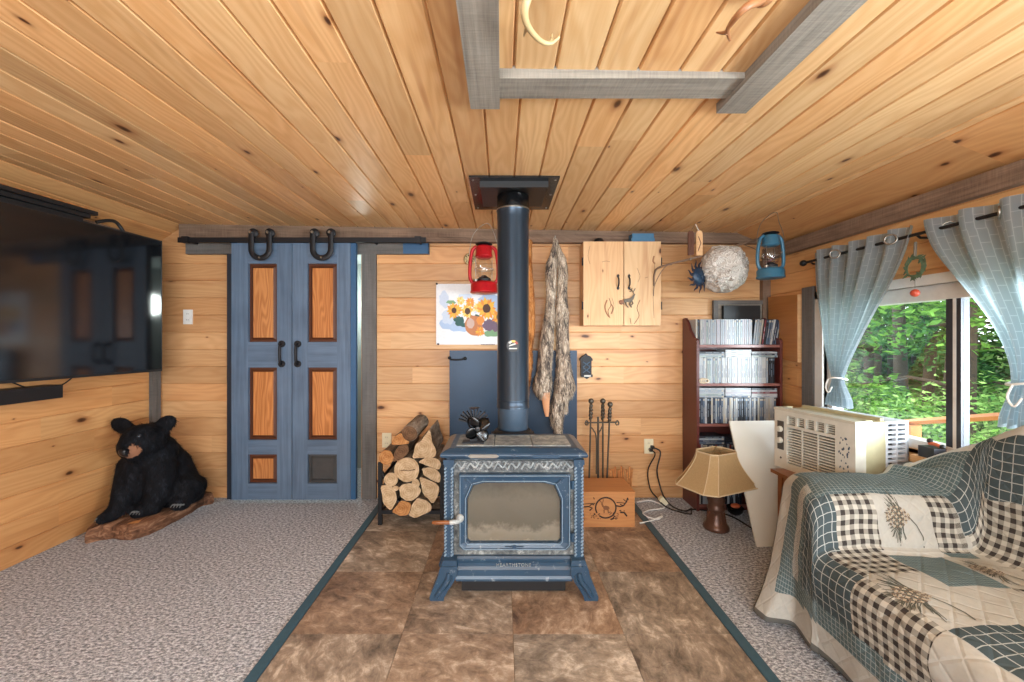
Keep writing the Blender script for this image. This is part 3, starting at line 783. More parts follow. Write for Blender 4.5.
# base skirt
b = MB(); sk = [(YF+.02, .195), (YF-.004, .195), (YF-.010, .186), (YF-.010, .178), (YF-.022, .170), (YF-.022, .155), (YF-.030, .142), (YF-.030, .112), (YF-.036, .100), (YF-.036, .090), (YF+.02, .090)]
b.prism([(y, z) for y, z in sk], -.225, .34, axis='x')
skirt = b.build('base_skirt', ['enamel'], stove, bevel=.0015)
b = MB(); b.box(xl+.01, xr-.01, YF+.02, YK, .09, .18); b.build('base_pan', ['black_iron'], stove)
cu = bpy.data.curves.new('lettering', 'FONT'); cu.body = 'HEARTHSTONE'; cu.size = .022; cu.extrude = .002; cu.align_x = 'CENTER'; cu.space_character = 1.15
to = bpy.data.objects.new('tmp_text', cu); COL.objects.link(to); to.rotation_euler = (math.radians(90), 0, 0); to.location = (sxx(513.5), YF-.0235, .1555)
dg = bpy.context.evaluated_depsgraph_get(); dg.update(); me = bpy.data.meshes.new_from_object(to.evaluated_get(dg)); me.transform(to.matrix_world); bpy.data.objects.remove(to)
me.materials.clear(); me.materials.append(M['soaptop']); lt = bpy.data.objects.new('raised_lettering', me); COL.objects.link(lt); adopt(lt, skirt); lt['label'] = 'raised worn lettering on the stove base'
# ash drawer beneath
b = MB(); b.box(-.20, .315, YF+.015, YK-.04, .014, .0895); b.build('ash_drawer', ['black'], stove, bevel=.004)
# legs
def leg(sgn, y0, y1):
    base = [(.0, .195), (.066, .195), (.07, .165), (.068, .12), (.05, .085), (.026, .05), (.008, .018), (.004, 0), (-.060, 0), (-.064, .016), (-.052, .05), (-.036, .085), (-.022, .12), (-.016, .15), (-.008, .165)]
    xo = -.286 if sgn < 0 else .402
    b = MB(); n = 5
    b.prism([(xo-sgn*p[0] if sgn > 0 else xo+p[0], p[1]) for p in base], y0, y1)
    b.box(*(sorted((xo-.010*(-sgn)*-1 if sgn > 0 else xo-.010, xo-sgn*.072))), y0-.006, y1, .155, .168)
    b.tube(spline([(xo+(-sgn)*.03, y0, .135), (xo+(-sgn)*.022, y0-.004, .10), (xo+(-sgn)*-.006, y0-.004, .06), (xo+(-sgn)*-.03, y0-.003, .02)], 5), [.012]*16, 8)
    b.tube(spline([(xo+(-sgn)*.05, y0, .125), (xo+(-sgn)*.04, y0-.003, .095), (xo+(-sgn)*.016, y0-.003, .055)], 5), [.006]*11, 8)
    return b.build('leg', ['enamel'], stove, bevel=.003)
for s in (-1, 1):
    leg(s, YF-.045, YF+.035); leg(s, YK-.06, YK+.02)
# flue collar behind the top
PYc = 2.43; PXc = .065
b = MB(); b.box(PXc-.13, PXc+.13, YK-.03, PYc+.10, .55, .70); b.lathe([(.115, .70), (.115, .722), (.10, .735), (.075, .735)], (PXc, PYc, 0), 32); b.build('flue_collar', ['black_iron'], stove, bevel=.004)

# ------------------------------------------------------------------ stove pipe, ceiling plate, thermometer, fan
pipe = thing('stove_pipe', 'black stove pipe rising from the blue stove to the ceiling plate', 'stove pipe', (PXc, PYc, .735))
zs = PZ(408, 2.34)
b = MB(); b.lathe([(.082, .7355), (.088, .742), (.0895, zs-.01)], (PXc, PYc, 0), 40, cap=False); q = b.build('lower_pipe', ['pipe_grey'], pipe, True); q['label'] = 'grey lower pipe section'
b = MB(); b.lathe([(.088, zs-.012), (.0955, zs-.010), (.0955, zs), (.093, zs+.004), (.093, zs+.034), (.0955, zs+.036), (.0955, zs+.04), (.0925, zs+.045), (.0925, 1.985)], (PXc, PYc, 0), 48, cap=False); b.build('upper_pipe', ['pipe'], pipe, True)
zt = 1.985
b = MB(); b.lathe([(.0945, zt-.02), (.0945, zt+.02), (.098, zt+.03)], (PXc, PYc, 0), 40, cap=False); b.build('slip_collar', ['pipe'], pipe, True)
b = MB(); b.lathe([(.0965, zt+.028), (.098, zt+.034), (.0965, zt+.04)], (PXc, PYc, 0), 40, cap=False); q = b.build('bright_ring', ['steel'], pipe, True); q['label'] = 'bright steel ring at the pipe top'
b = MB(); b.lathe([(.094, zt+.036), (.094, 2.10)], (PXc, PYc, 0), 40, cap=False); b.build('chimney_stub', ['black_gloss'], pipe, True)
zcp = zc(PXc)
pl_ = thing('ceiling_support_plate', 'black square metal plate where the stove pipe meets the ceiling', 'ceiling plate', (PXc, PYc, zcp-.02))
b = MB(); b.box(PXc-.24, PXc+.24, 2.165, 2.70, zcp-.012, zcp-.0015); p0 = b.build('plate', ['black_gloss'], pl_, bevel=.001)
b = MB(); b.box(PXc-.185, PXc+.185, 2.215, 2.235, zcp-.045, zcp-.012); b.box(PXc-.185, PXc+.185, 2.235, 2.62, zcp-.018, zcp-.012); b.build('support_box_rim', ['black'], pl_, bevel=.002)
for x in (-.22, .22):
    for y in (2.20, 2.42, 2.66):
        b = MB(); b.lathe([(.001, -.004), (.006, -.003), (.006, 0)], (PXc+x, y, zcp-.012), 8); b.build('screw', ['steel'], p0)
th = thing('pipe_thermometer', 'round magnetic thermometer stuck to the front of the stove pipe', 'thermometer', (PX(513, 2.33), 2.33, PZ(345, 2.33)-.04))
x, z = PX(513, 2.333), PZ(345.5, 2.333); b = MB(); b.lathe([(.001, 0), (.037, 0), (.037, -.008), (.033, -.008)], (x, 2.338, z), 28, axis='y', cap=False); b.build('rim', ['black'], th, True)
M['dial_y'] = plain('dial_yellow', (206, 176, 84), .5); M['dial_w'] = plain('dial_white', (200, 198, 192), .5); M['dial_r'] = plain('dial_red', (150, 56, 40), .5)
b = MB(); b.lathe([(.001, 0), (.0335, 0)], (x, 2.3325, z), 28, axis='y', cap=False, m=0)
for a0, a1, m in ((150, 110, 2), (110, 60, 1), (60, 20, 3)):
    A = [(x+.03*math.cos(math.radians(lerp(a0, a1, k/6))), 2.3318, z+.03*math.sin(math.radians(lerp(a0, a1, k/6)))) for k in range(7)]
    B = [(x+.018*math.cos(math.radians(lerp(a0, a1, k/6))), 2.3318, z+.018*math.sin(math.radians(lerp(a0, a1, k/6)))) for k in range(7)]
    b.grid([A, B], m=m)
b.build('dial', ['black', 'dial_y', 'dial_w', 'dial_r'], th)
b = MB(); b.prism([(x-.024, z-.005), (x-.018, z+.004), (x+.014, z+.014), (x+.016, z+.006)], 2.330, 2.3312); b.box(x-.022, x+.022, 2.3305, 2.3315, z-.02, z-.014); b.build('pointer', ['dial_w'], th)
# stove fan
fx, fy, fz = PX(474, 2.12), 2.12, .731
fan = thing('stove_fan', 'small black heat-powered fan standing on the blue stove top', 'fan', (fx, fy, fz))
b = MB(); b.box(fx-.058, fx+.052, fy-.03, fy+.03, fz, fz+.007); b.box(fx-.02, fx+.018, fy-.012, fy+.012, fz+.007, fz+.075); b.build('base', ['black_iron'], fan, bevel=.002)
b = MB()
for k in range(11):
    a = math.radians(-75+15*k+90)
    c_, s_ = math.cos(a), math.sin(a); cx_, cz_ = fx-.002, fz+.095
    w = Vector((-s_, 0, c_))*.003; d_ = Vector((c_, 0, s_))
    p0_ = Vector((cx_, 0, cz_))+d_*.018; p1_ = Vector((cx_, 0, cz_))+d_*(.072 if 2 < k < 8 else .082)
    for yy in ((fy+.0, fy+.034),):
        pts = [p0_-w, p1_-w*1.2, p1_+w*1.2, p0_+w]; b.prism([(p.x, p.z) for p in pts], yy[0], yy[1])
b.lathe([(.03, 0), (.03, .034)], (fx-.002, fy, fz+.095), 20, axis='y')
b.lathe([(.02, 0), (.03, .004)], (fx, fy+.014, fz+.172), 18)
b.build('heat_sink', ['black_iron'], fan, bevel=.0008)
b = MB(); b.lathe([(.001, -.034), (.018, -.032), (.022, -.022), (.022, 0)], (fx, fy, fz+.10), 20, axis='y'); mo = b.build('motor', ['pipe'], fan, True)
hub = Vector((fx+.022, fy-.036, fz+.078))
b = MB(); b.lathe([(.001, -.012), (.012, -.010), (.012, .012)], hub, 16, axis='y'); rt = b.build('hub', ['black'], fan, True)
for k in range(4):
    a = math.radians(38+90*k); b = MB(); rows = []
    for i in range(8):
        t = i/7; rad = .010+.062*t; wd = .030*math.sin(math.pi*min(1, .12+.85*t))**.6*(1 if t < .9 else .8)
        c_ = Vector((math.cos(a), 0, math.sin(a)))*rad; n_ = Vector((-math.sin(a), 0, math.cos(a)))
        rows.append([hub+c_+n_*wd*s+Vector((0, .012*s-.002, 0)) for s in (-1, -.33, .33, 1)])
    b.grid(rows); bl = b.build('blade', ['black_gloss'], rt, True); so = bl.modifiers.new('thick', 'SOLIDIFY'); so.thickness = .0015
# heat shield behind the stove
x0, x1, z1 = PX(449.5, 3.2), PX(577, 3.2), PZ(350.5, 3.2)
hs = thing('heat_shield_panel', 'dark blue flat metal heat shield standing against the wall behind the stove', 'heat shield', ((x0+x1)/2, 3.2, .0))
b = MB(); b.box(x0, x1, 3.2, 3.215, .0, z1); p0 = b.build('sheet', ['shield'], hs, bevel=.002)
b = MB(); xh, zh = PX(450.5, 3.19), PZ(359, 3.19); b.tube(spline([(xh-.012, 3.2, zh+.012), (xh+.005, 3.185, zh-.004), (xh+.06, 3.178, zh-.006), (xh+.10, 3.182, zh), (xh+.115, 3.2, zh+.004)], 5), .007, 8)
b.ball((xh+.112, 3.19, zh+.004), .014, 10, 8); b.ball((xh-.008, 3.192, zh+.008), .013, 10, 8); b.build('handle', ['black_iron'], hs, True)
for y in (3.216,):
    
    for xx in (x0+.05, x1-.09): b = MB(); b.box(xx, xx+.04, 3.215, YB-.002, .3, .36); b.build('spacer', ['black'], hs)
# ------------------------------------------------------------------ television and sound bar
A0 = Vector((-2.462, 2.985, 0)); A1 = Vector((-2.648, 1.42, 0))
zt_, zb_ = PZ(241, 2.985), PZ(371, 2.985)
dv = (A1-A0).normalized(); nv = Vector((-dv.y, dv.x, 0)); nv = nv if nv.x > 0 else -nv
tv = thing('television', 'large black flat screen television on a bracket on the left wall', 'television', ((A0.x+A1.x)/2, (A0.y+A1.y)/2, zb_))
L_ = (A1-A0).length
MT = Matrix(((dv.x, nv.x, 0, A0.x), (dv.y, nv.y, 0, A0.y), (0, 0, 1, 0), (0, 0, 0, 1)))
b = MB(); b.M = MT; b.box(0, L_, -.032, 0, zb_, zt_); b.box(.25, L_-.25, -.05, -.032, zb_+.1, zt_-.35); b.build('housing', ['black'], tv, bevel=.003)
def mk_screen():
    t = NT('tv_screen'); return t.pbr(s2l((16, 18, 22)), .10, 0, None, .9)
M['screen'] = mk_screen()
b = MB(); b.M = MT; b.box(.009, L_-.009, 0, .0015, zb_+.016, zt_-.009); q = b.build('screen', ['screen'], tv); q['label'] = 'glossy dark screen'
b = MB(); b.M = MT; b.box(.6, .95, -.075, -.05, 1.35, 1.7); b.build('wall_bracket', ['black_iron'], tv)
b = MB(); m_ = A0+dv*.78; b.tube([m_+Vector((-.05, 0, 1.52)), Vector((XL+.004, m_.y+.03, 1.52))], .025, 8); b.build('bracket_arm', ['black_iron'], tv)
sb = thing('sound_bar', 'slim black sound bar on the left wall below the television', 'sound bar', (XL+.10, 1.9, PZ(399, 2.45)))
xs = XL+.135; ye = xs*F/(63-CX)
z0, z1 = PZ(397.5, ye), PZ(384.5, ye)
b = MB(); b.box(xs-.10, xs, 1.35, ye, z0, z1); b.build('body', ['black'], sb, bevel=.006)
b = MB(); b.box(xs, xs+.002, 1.37, ye-.02, z0+.008, z1-.008); b.build('speaker_cloth', ['black'], sb)
for yy in (1.5, ye-.2): b = MB(); b.box(XL+.001, xs-.1, yy, yy+.06, z0+.01, z1-.01); b.build('wall_bracket', ['black'], sb)
b = MB(); b.tube(spline([(XL+.03, 2.62, 1.06), (XL+.05, 2.5, .985), (XL+.06, 2.36, .97), (XL+.08, 2.22, 1.03)], 6), .004, 6)
tag(b.build('television_cable', ['black'], None, True), 'thin black cable looping down below the television', 'cable')
# things lying on top of the television
labs = ['lowest of the flat black cases lying on top of the television', 'middle flat black case of the stack on top of the television', 'topmost flat black case lying on top of the television']
for k in range(3):
    b = MB(); b.M = MT @ Matrix.Rotation(.03*(k-1), 4, 'Z'); z = zt_+.001+k*.0245
    x0, x1 = .50-.03*k, 1.15-.05*k
    b.box(x0, x1, -.085+.01*k, .005, z, z+.023); o = b.build('flat_case', ['black'], None, bevel=.002)
    tag(o, labs[k], 'case', 'flat cases on the television')
b = MB(); b.M = MT; z = zt_+.001+3*.0245
b.tube(spline([(.46, -.03, z+.01), (.6, -.04, z+.014), (.75, -.03, z+.01), (.9, -.045, z+.012)], 5), [.008+.006*(i % 2) for i in range(16)], 8)
tag(b.build('feather_stick', ['stain'], None, True), 'reddish brown stick lying on the black cases above the television', 'stick')
b = MB(); b.M = MT; b.tube(spline([(.26, -.015, zt_+.001), (.30, -.02, zt_+.05), (.36, -.01, zt_+.045), (.42, -.02, zt_+.018)], 5), .011, 8)
tag(b.build('black_clip', ['black'], None, True), 'small curved black clip at the far end of the television top', 'clip')

# ------------------------------------------------------------------ bear on driftwood
out = [PF(83, 545), PF(97, 541.5), PF(113, 539), PF(131, 541), PF(150, 535), PF(178, 521), PF(204, 505.5)]
pts = [(p.x, p.y) for p in out]+[(-2.215, 3.17), (-2.32, 3.245), (-2.50, 3.20), (-2.62, 3.0), (-2.66, 2.78), (-2.63, 2.60)]
# keep it inside the room and rough-edged
n = len(pts); dense = []
for i in range(n):
    p, q = pts[i], pts[(i+1) % n]
    for k in range(6):
        t = k/6; x, y = lerp(p[0], q[0], t), lerp(p[1], q[1], t); e = noise.noise((x*14, y*14, 0))*.012
        dense.append((x+e, y+e))
cx_ = sum(p[0] for p in dense)/len(dense); cy_ = sum(p[1] for p in dense)/len(dense)
b = MB(); rows = []
for s, z in ((.97, .0), (1.0, .012), (.995, .05), (.975, .078), (.9, .09), (.5, .091), (.2, .0915)):
    rows.append([(max(XL+.03, cx_+(x-cx_)*s), min(YB-.03, cy_+(y-cy_)*s), max(0, z+(.010*noise.noise((x*9, y*9, 4)) if z > .02 else 0))) for x, y in dense])
b.grid(rows, closed=True, cap=True)
lg = b.build('driftwood_slab', ['drift', 'end_orange'], None, True)
tag(lg, 'weathered driftwood slab on the carpet under the black bear', 'log')
ce = PF(131, 538); b = MB(); b.lathe([(.001, -.004), (.05, 0), (.062, .012), (.058, .05)], (ce.x, ce.y+.005, .048), 18, axis='y', sx=1.15, sy=.72); q = b.build('broken_end', ['end_orange'], lg, True); q['label'] = 'reddish broken branch end'
# the bear
M['eye_grey'] = plain('eye_grey', (46, 54, 62), .1)
Z0 = .085
def Q(px, py, y): return P(px, py, y)
hd = Q(144, 440, 2.76); mz = Q(131.5, 449.5, 2.685); ns_ = Q(125.2, 451.5, 2.628)
def tilt(c, deg, ax='Y'): return Matrix.Translation(c) @ Matrix.Rotation(math.radians(deg), 4, ax) @ Matrix.Translation(-c)
ea, eb = Q(122, 425.5, 2.80), Q(166, 423.5, 2.83)
prims = [
 ('e', Q(160, 480, 2.97), (.235, .19, .215)), ('e', Q(158, 460, 2.93), (.145, .16, .15)), ('e', Q(146, 474, 2.86), (.15, .15, .20)), ('e', Q(153, 452, 2.85), (.145, .14, .125)),
 ('e', hd, (.125, .13, .108)), ('e', Q(148, 436, 2.79), (.118, .12, .085)), ('c', [hd+Vector((-.02, -.05, -.03)), mz, ns_], [.092, .058, .036]),
 ('c', [Q(139, 452, 2.73), Q(134, 455, 2.70)], [.066, .046]), ('e', Q(170, 470, 2.97), (.13, .15, .16)),
 ('c', [Q(133, 466, 2.84), Q(126, 488, 2.76), Q(119, 509, 2.69), Q(108, 517, 2.645)], [.09, .074, .058, .044]),
 ('c', [Q(108, 517, 2.645), Q(102, 519, 2.61)], [.045, .034]),
 ('c', [Q(160, 468, 2.82), Q(160, 492, 2.79), Q(150, 508, 2.765), Q(139, 511.5, 2.735)], [.10, .084, .066, .050]),
 ('c', [Q(182, 484, 2.97), Q(187, 491, 2.90), Q(182, 502, 2.84)], [.115, .10, .058]), ('c', [Q(182, 502, 2.84), Q(177, 504, 2.80)], [.055, .046]),
 ('e', Q(197, 486, 3.0), (.06, .07, .075)), ('e', Q(140, 500, 2.86), (.14, .10, .10)), ('e', Q(178, 494, 3.0), (.17, .15, .13)),
 ('e', ea, (.078, .030, .054), None, tilt(ea, 22)), ('e', eb, (.078, .030, .054), None, tilt(eb, -26)), ('c', [Q(131, 431, 2.8), Q(125, 427, 2.8)], [.045, .036]), ('c', [Q(157, 430, 2.82), Q(163, 425.5, 2.83)], [.05, .038]),
]
vs, fs, nn, cs = blob(prims, .0125, 5)
for v in vs: v.z = max(v.z, Z0+.002) if v.z < Z0+.02 else v.z
b = MB()
fr = (mz-hd).normalized()
def bm_(c):
    c = Vector(c)
    if (c-ns_).length < .034 and (c-ns_).dot(fr) > .012: return 2
    if (c-Q(134.8, 448.8, 2.665)).length < .046 or (c-Q(129, 455, 2.64)).length < .026: return 1
    return 0
add_raw(b, vs, fs, bm_)
add_fur(b, cs, nn, 16000, .030, .0022, (0, .1, -1), .3, .35, mfun=lambda c: 1 if bm_(c) else 0, seed=4) if False else None
bear = b.build('black_bear', ['fur_black', 'fur_tan', 'nose'], None, True)
tag(bear, 'young black bear mount sitting on driftwood in the corner', 'bear')
b = MB(); keep = [(c, n_) for c, n_ in zip(cs, nn) if bm_(c) == 0 and (c-mz).length > .075 and c.z > Z0+.03]
add_fur(b, [k[0] for k in keep], [k[1] for k in keep], 15000, .026, .0022, (0, .05, -1), .28, .3, seed=4)
b.build('fur', ['fur_black'], bear)
for px, py, y in ((139.2, 436.2, 2.668), (126.2, 438.2, 2.672)):
    b = MB(); b.ball(Q(px, py, y), .0145, 12, 8); e = b.build('eye', ['eye_grey'], bear, True)
for bx, by, yy, k in ((103, 519.5, 2.60, 4), (138, 513, 2.69, 4), (178, 506, 2.752, 4)):
    for i in range(4):
        c0 = Q(bx-3+i*3.0, by-1.5, yy+.01*i); b = MB()
        b.tube(spline([c0, c0+Vector((-.006, -.016, .002)), c0+Vector((-.010, -.028, -.012))], 4), [.006, .0055, .005, .005, .004, .003, .003, .002, .001], 6)
        q = b.build('claw', ['claw'], bear, True); 
# ------------------------------------------------------------------ firewood rack and its logs
ry0, ry1 = 2.81, 3.13
rk = thing('firewood_rack', 'black steel firewood rack beside the stove holding split logs', 'firewood rack', ((PX(411, 2.81)), 2.97, 0))
def lx(cx): return PX(360+cx*.2053, ry0)
def lz(cy): return PZ(390+cy*.2053, ry0)
xa, xb = lx(99), lx(400)
for x in (xa, xb):
    for y in (ry0, ry1):
        b = MB(); b.box(x-.013, x+.013, y-.013, y+.013, 0, lz(352)+(.0 if y == ry0 else .02)); b.build('post', ['black_iron'], rk, bevel=.002)
for y in (ry0, ry1):
    b = MB(); b.box(xa+.013, xb-.013, y-.012, y+.012, .075, .1); b.build('cross_bar', ['black_iron'], rk, bevel=.002)
    cr = [Vector((lerp(xa+.012, xb-.012, t), y, .125+.235*abs(2*t-1)**2.6)) for t in [i/20 for i in range(21)]]
    b = MB(); b.tube(cr, .012, 8, up=(0, 1, 0), flat=.9); b.build('cradle_bar', ['black_iron'], rk, True)
for x in (xa, xb):
    b = MB(); b.box(x-.011, x+.011, ry0+.013, ry1-.013, .076, .099); b.build('side_bar', ['black_iron'], rk, bevel=.002)
b = MB(); R0 = [(lerp(xa+.02, xb-.02, t), .118+.225*abs(2*t-1)**2.6) for t in [i/20 for i in range(21)]]
b.grid([[(x, y, z) for x, z in R0] for y in (ry0+.012, ry1-.012)]); q = b.build('sling', ['black'], rk, True)
def rnd_poly(cx, cy, r, n=16, sx=1.0, sy=1.0, jit=.05, seed=1, a0=0, a1=360):
    rg = random.Random(seed); return [(cx+r*sx*(1+rg.uniform(-jit, jit))*math.cos(math.radians(a0+(a1-a0)*i/n)), cy-r*sy*(1+rg.uniform(-jit, jit))*math.sin(math.radians(a0+(a1-a0)*i/n))) for i in range(n+(0 if a1-a0 >= 360 else 1))]
logs = [
 (rnd_poly(132, 325, 36, 14, .95, 1, .05, 2), 'end_orange', 'orange-faced round log at the upper left of the firewood stack', .01),
 ([(165, 345), (172, 300), (192, 268), (236, 262), (240, 300), (205, 330)], 'end_dark', 'dark bark-covered split log wedged between the orange log and the top log', .005),
 (rnd_poly(236, 379, 58, 20, 1, .98, .03, 3), 'end_light', 'big round log with a crack across its face in the middle of the stack', -.012),
 (rnd_poly(157, 428, 33, 16, 1, 1, .04, 4), 'end_light', 'small round pale log at the left of the stack', -.004),
 (rnd_poly(181, 470, 13, 12, 1, 1, .03, 5), 'end_light', 'thinnest round stick, below the small round pale log', -.004),
 ([(196, 470), (212, 452), (250, 446), (285, 460), (298, 482), (285, 512), (258, 530), (228, 530), (204, 512)], 'end_light', 'half-round log under the big cracked log', .0),
 (rnd_poly(276, 447, 18, 14, 1, 1.25, .04, 6), 'end_light', 'slim round pale stick right of the half-round log', -.008),
 ([(104, 462), (150, 456), (178, 490), (182, 535), (152, 580), (118, 545)], 'end_light', 'quarter-split log at the lower left of the rack', .008),
 ([(160, 585), (205, 530), (256, 545), (240, 600), (200, 604)], 'end_orange', 'orange wedge log at the bottom centre of the rack', .0),
 ([(246, 600), (262, 545), (285, 516), (330, 530), (352, 556), (345, 580), (275, 612)], 'end_light', 'broad pale wedge log at the bottom right of the rack', -.006),
 ([(294, 418), (330, 430), (370, 448), (388, 470), (378, 515), (356, 545), (312, 500)], 'end_light', 'long split log leaning at the right edge of the rack', .004),
 ([(306, 380), (340, 372), (376, 384), (392, 410), (388, 448), (350, 432), (312, 408)], 'end_light', 'half-round log with bark at the right side above the long split log', .01),
 ([(290, 345), (330, 318), (382, 330), (396, 356), (386, 382), (330, 362)], 'end_light', 'flat wedge log at the right under the tall triangular one', .0),
 ([(262, 325), (275, 262), (318, 225), (342, 186), (356, 250), (374, 290), (366, 318), (310, 320)], 'end_light', 'tall pale triangular split log at the upper right of the stack', -.01),
 ([(154, 262), (168, 226), (200, 208), (236, 236), (240, 258), (196, 264)], 'end_orange', 'orange wedge log directly beneath the bark-covered top log', .02),
]
for i, (pl_, end, lab, dy) in enumerate(logs):
    pts = [(lx(p[0]), lz(p[1])) for p in pl_]
    cxm = sum(p[0] for p in pts)/len(pts); czm = sum(p[1] for p in pts)/len(pts)
    pts = [(cxm+(p[0]-cxm)*1.035, czm+(p[1]-czm)*1.035) for p in pts]
    if 11 > len(pts):   # soften the split corners
        q = []
        for k in range(len(pts)):
            a, c = pts[k], pts[(k+1) % len(pts)]; q += [(lerp(a[0], c[0], .14), lerp(a[1], c[1], .14)), (lerp(a[0], c[0], .5)+.002, lerp(a[1], c[1], .5)), (lerp(a[0], c[0], .86), lerp(a[1], c[1], .86))]
        pts = q
    b = MB(); rg = random.Random(i); ya, yb = ry0-.03+dy, ry1+.02+dy
    rows = []
    for t in (0, .04, .35, .7, 1):
        s = (1 if t < .05 else .97); rows.append([(cxm+(p[0]-cxm)*s+.005*noise.noise((p[0]*30, t*6, i)), lerp(ya, yb, t), czm+(p[1]-czm)*s+.004*noise.noise((p[1]*30, t*6, i+5))) for p in pts])
    b.grid(rows, closed=True, m=1)
    for row, rv in ((rows[0], False), (rows[-1], True)):
        r_ = list(reversed(row)) if rv else row; b.poly(r_, [(p[0]-cxm+.002*i, p[2]-czm) for p in r_], 0)
    o = b.build('firewood_log', [end, 'bark'], None)
    tag(o, lab, 'log', 'firewood in the rack')
    if 'crack across' in lab:
        b = MB(); zc0 = czm-.004
        b.tube([(cxm-.05, ya-.0005, zc0-.004), (cxm-.02, ya-.0005, zc0+.002), (cxm+.01, ya-.0005, zc0-.003), (cxm+.055, ya-.0005, zc0+.006)], [.001, .003, .002, .003], 6); b.build('crack', ['end_dark'], o)
# the bark-covered log lying across the top
p0, p1 = P(360+242*.2053, 390+212*.2053, ry0-.035), P(360+318*.2053, 390+172*.2053, ry0+.30)
p1.z = p0.z+.045
b = MB(); d_ = (p1-p0).normalized()
b.tube([p0+d_*t for t in (0, .004, .1, .17, .25)], [.052, .056, .057, .056, .055], 22, m=0, cap=False)
n0 = len(b.v)
rr = [b.v[i] for i in range(22)]; re_ = [b.v[i] for i in range(88, 110)]
b.poly(rr, [((v-p0).x, (v-p0).z) for v in rr], 1); b.poly(list(reversed(re_)), None, 1)
tag(b.build('firewood_log', ['bark', 'end_dark'], None, True), 'round bark-covered log lying on the very top of the firewood stack', 'log', 'firewood in the rack')

# ------------------------------------------------------------------ sunflower print and small wall ornaments
yp = YB-.012
def qx(cx): return PX(430+cx*.1173, yp)
def qz(cy): return PZ(270+cy*.1173, yp)
pr_ = thing('sunflower_print', 'unframed watercolour print of sunflowers in a vase on the pine wall', 'picture', (qx(340), yp, qz(640)))
cols = {'paper': (228, 230, 232), 'wash': (168, 190, 220), 'wash2': (196, 208, 226), 'gold': (228, 176, 66), 'orange': (222, 140, 60), 'brown': (74, 44, 30), 'leaf': (44, 88, 84), 'vase': (184, 118, 76), 'vase2': (196, 168, 156), 'plum': (110, 90, 110), 'green': (120, 160, 120), 'cream': (236, 208, 132)}
for k, c in cols.items(): M['pt_'+k] = plain('print_'+k, c, .6, 0, .10, 60)
b = MB(); b.box(qx(52), qx(648), yp, YB-.002, qz(636), qz(118)); b.build('paper', ['pt_paper'], pr_)
mats = ['pt_'+k for k in cols]; ix = {k: i for i, k in enumerate(cols)}
b = MB(); lay = [0]
def blobp(cx, cy, rx, ry, col, n=18, jit=.18, seed=0):
    rg = random.Random(seed+int(cx*7+cy)); lay[0] += 1; y = yp-.0004-.00006*lay[0]
    pts = []
    for i in range(n):
        a = 2*math.pi*i/n; k = 1+rg.uniform(-jit, jit); pts.append((qx(cx+rx*k*math.cos(a)), y, qz(cy+ry*k*math.sin(a))))
    c = (qx(cx), y, qz(cy))
    for i in range(n): b.poly([c, pts[i], pts[(i+1) % n]], None, ix[col])
def flower(cx, cy, r, n, col, cen, rc, col2=None):
    rg = random.Random(int(cx)); lay[0] += 1; 
    for i in range(n):
        y = yp-.0004-.00006*(lay[0]); a = 2*math.pi*(i+rg.uniform(-.2, .2))/n; L = r*rg.uniform(.8, 1.12); w = r*.2
        ca, sa = math.cos(a), math.sin(a)
        pts = [(cx+ca*rc*.5-sa*w*.6, cy+sa*rc*.5+ca*w*.6), (cx+ca*L*.6-sa*w, cy+sa*L*.6+ca*w), (cx+ca*L, cy+sa*L), (cx+ca*L*.6+sa*w, cy+sa*L*.6-ca*w), (cx+ca*rc*.5+sa*w*.6, cy+sa*rc*.5-ca*w*.6)]
        b.poly([(qx(p[0]), y-.00001*i, qz(p[1])) for p in pts], None, ix[col2] if col2 and i % 3 == 0 else ix[col])
    lay[0] += 3
    if cen: blobp(cx, cy, rc, rc*1.15, cen, 14, .06)
for a in ((190, 455, 95, 62, 'wash'), (270, 490, 120, 34, 'wash'), (120, 250, 40, 75, 'wash2'), (160, 400, 60, 60, 'wash2'), (500, 250, 90, 40, 'wash'), (560, 300, 50, 60, 'wash'), (300, 225, 60, 22, 'wash2'), (530, 540, 70, 30, 'green')): blobp(*a)
for a in ((255, 440, 40, 46, 'leaf'), (225, 420, 26, 22, 'leaf'), (290, 470, 26, 20, 'leaf'), (500, 470, 52, 50, 'plum'), (560, 470, 44, 56, 'plum'), (380, 400, 50, 20, 'leaf'), (180, 275, 40, 16, 'green')): blobp(*a)
blobp(372, 470, 76, 84, 'vase', 24, .03); blobp(345, 455, 34, 44, 'vase2', 16, .1); blobp(385, 545, 44, 16, 'vase', 14, .1); blobp(430, 430, 34, 40, 'orange', 14, .15)
flower(262, 262, 42, 12, 'cream', None, 8, 'gold'); flower(345, 278, 48, 12, 'orange', None, 8, 'gold'); flower(412, 322, 46, 12, 'cream', 'gold', 12, 'gold')
flower(205, 345, 72, 15, 'gold', 'brown', 22, 'orange'); flower(320, 352, 62, 15, 'gold', 'brown', 24, 'cream'); flower(482, 328, 92, 18, 'gold', 'brown', 34, 'orange'); flower(428, 524, 46, 12, 'orange', None, 8, 'gold'); flower(590, 400, 70, 14, 'gold', 'brown', 24, 'orange')
blobp(370, 372, 22, 18, 'paper', 12, .2); blobp(388, 362, 12, 12, 'wash2', 10, .2)
b.build('painted_flowers', mats, pr_)
b = MB()
for k in range(9): b.box(qx(438+13*k), qx(447+13*k), yp-.0009, yp-.0002, qz(641), qz(632))
b.build('signature_strip', ['pt_brown'], pr_)
for cx, cy in ((46, 112), (58, 626)):
    b = MB(); b.lathe([(.001, -.009), (.008, -.007), (.008, 0)], (qx(cx+12), yp, qz(cy+6)), 10, axis='y'); q = b.build('push_pin', ['black'], pr_)
xm, zm = PX(469.5, YB-.01), PZ(259, YB-.01)
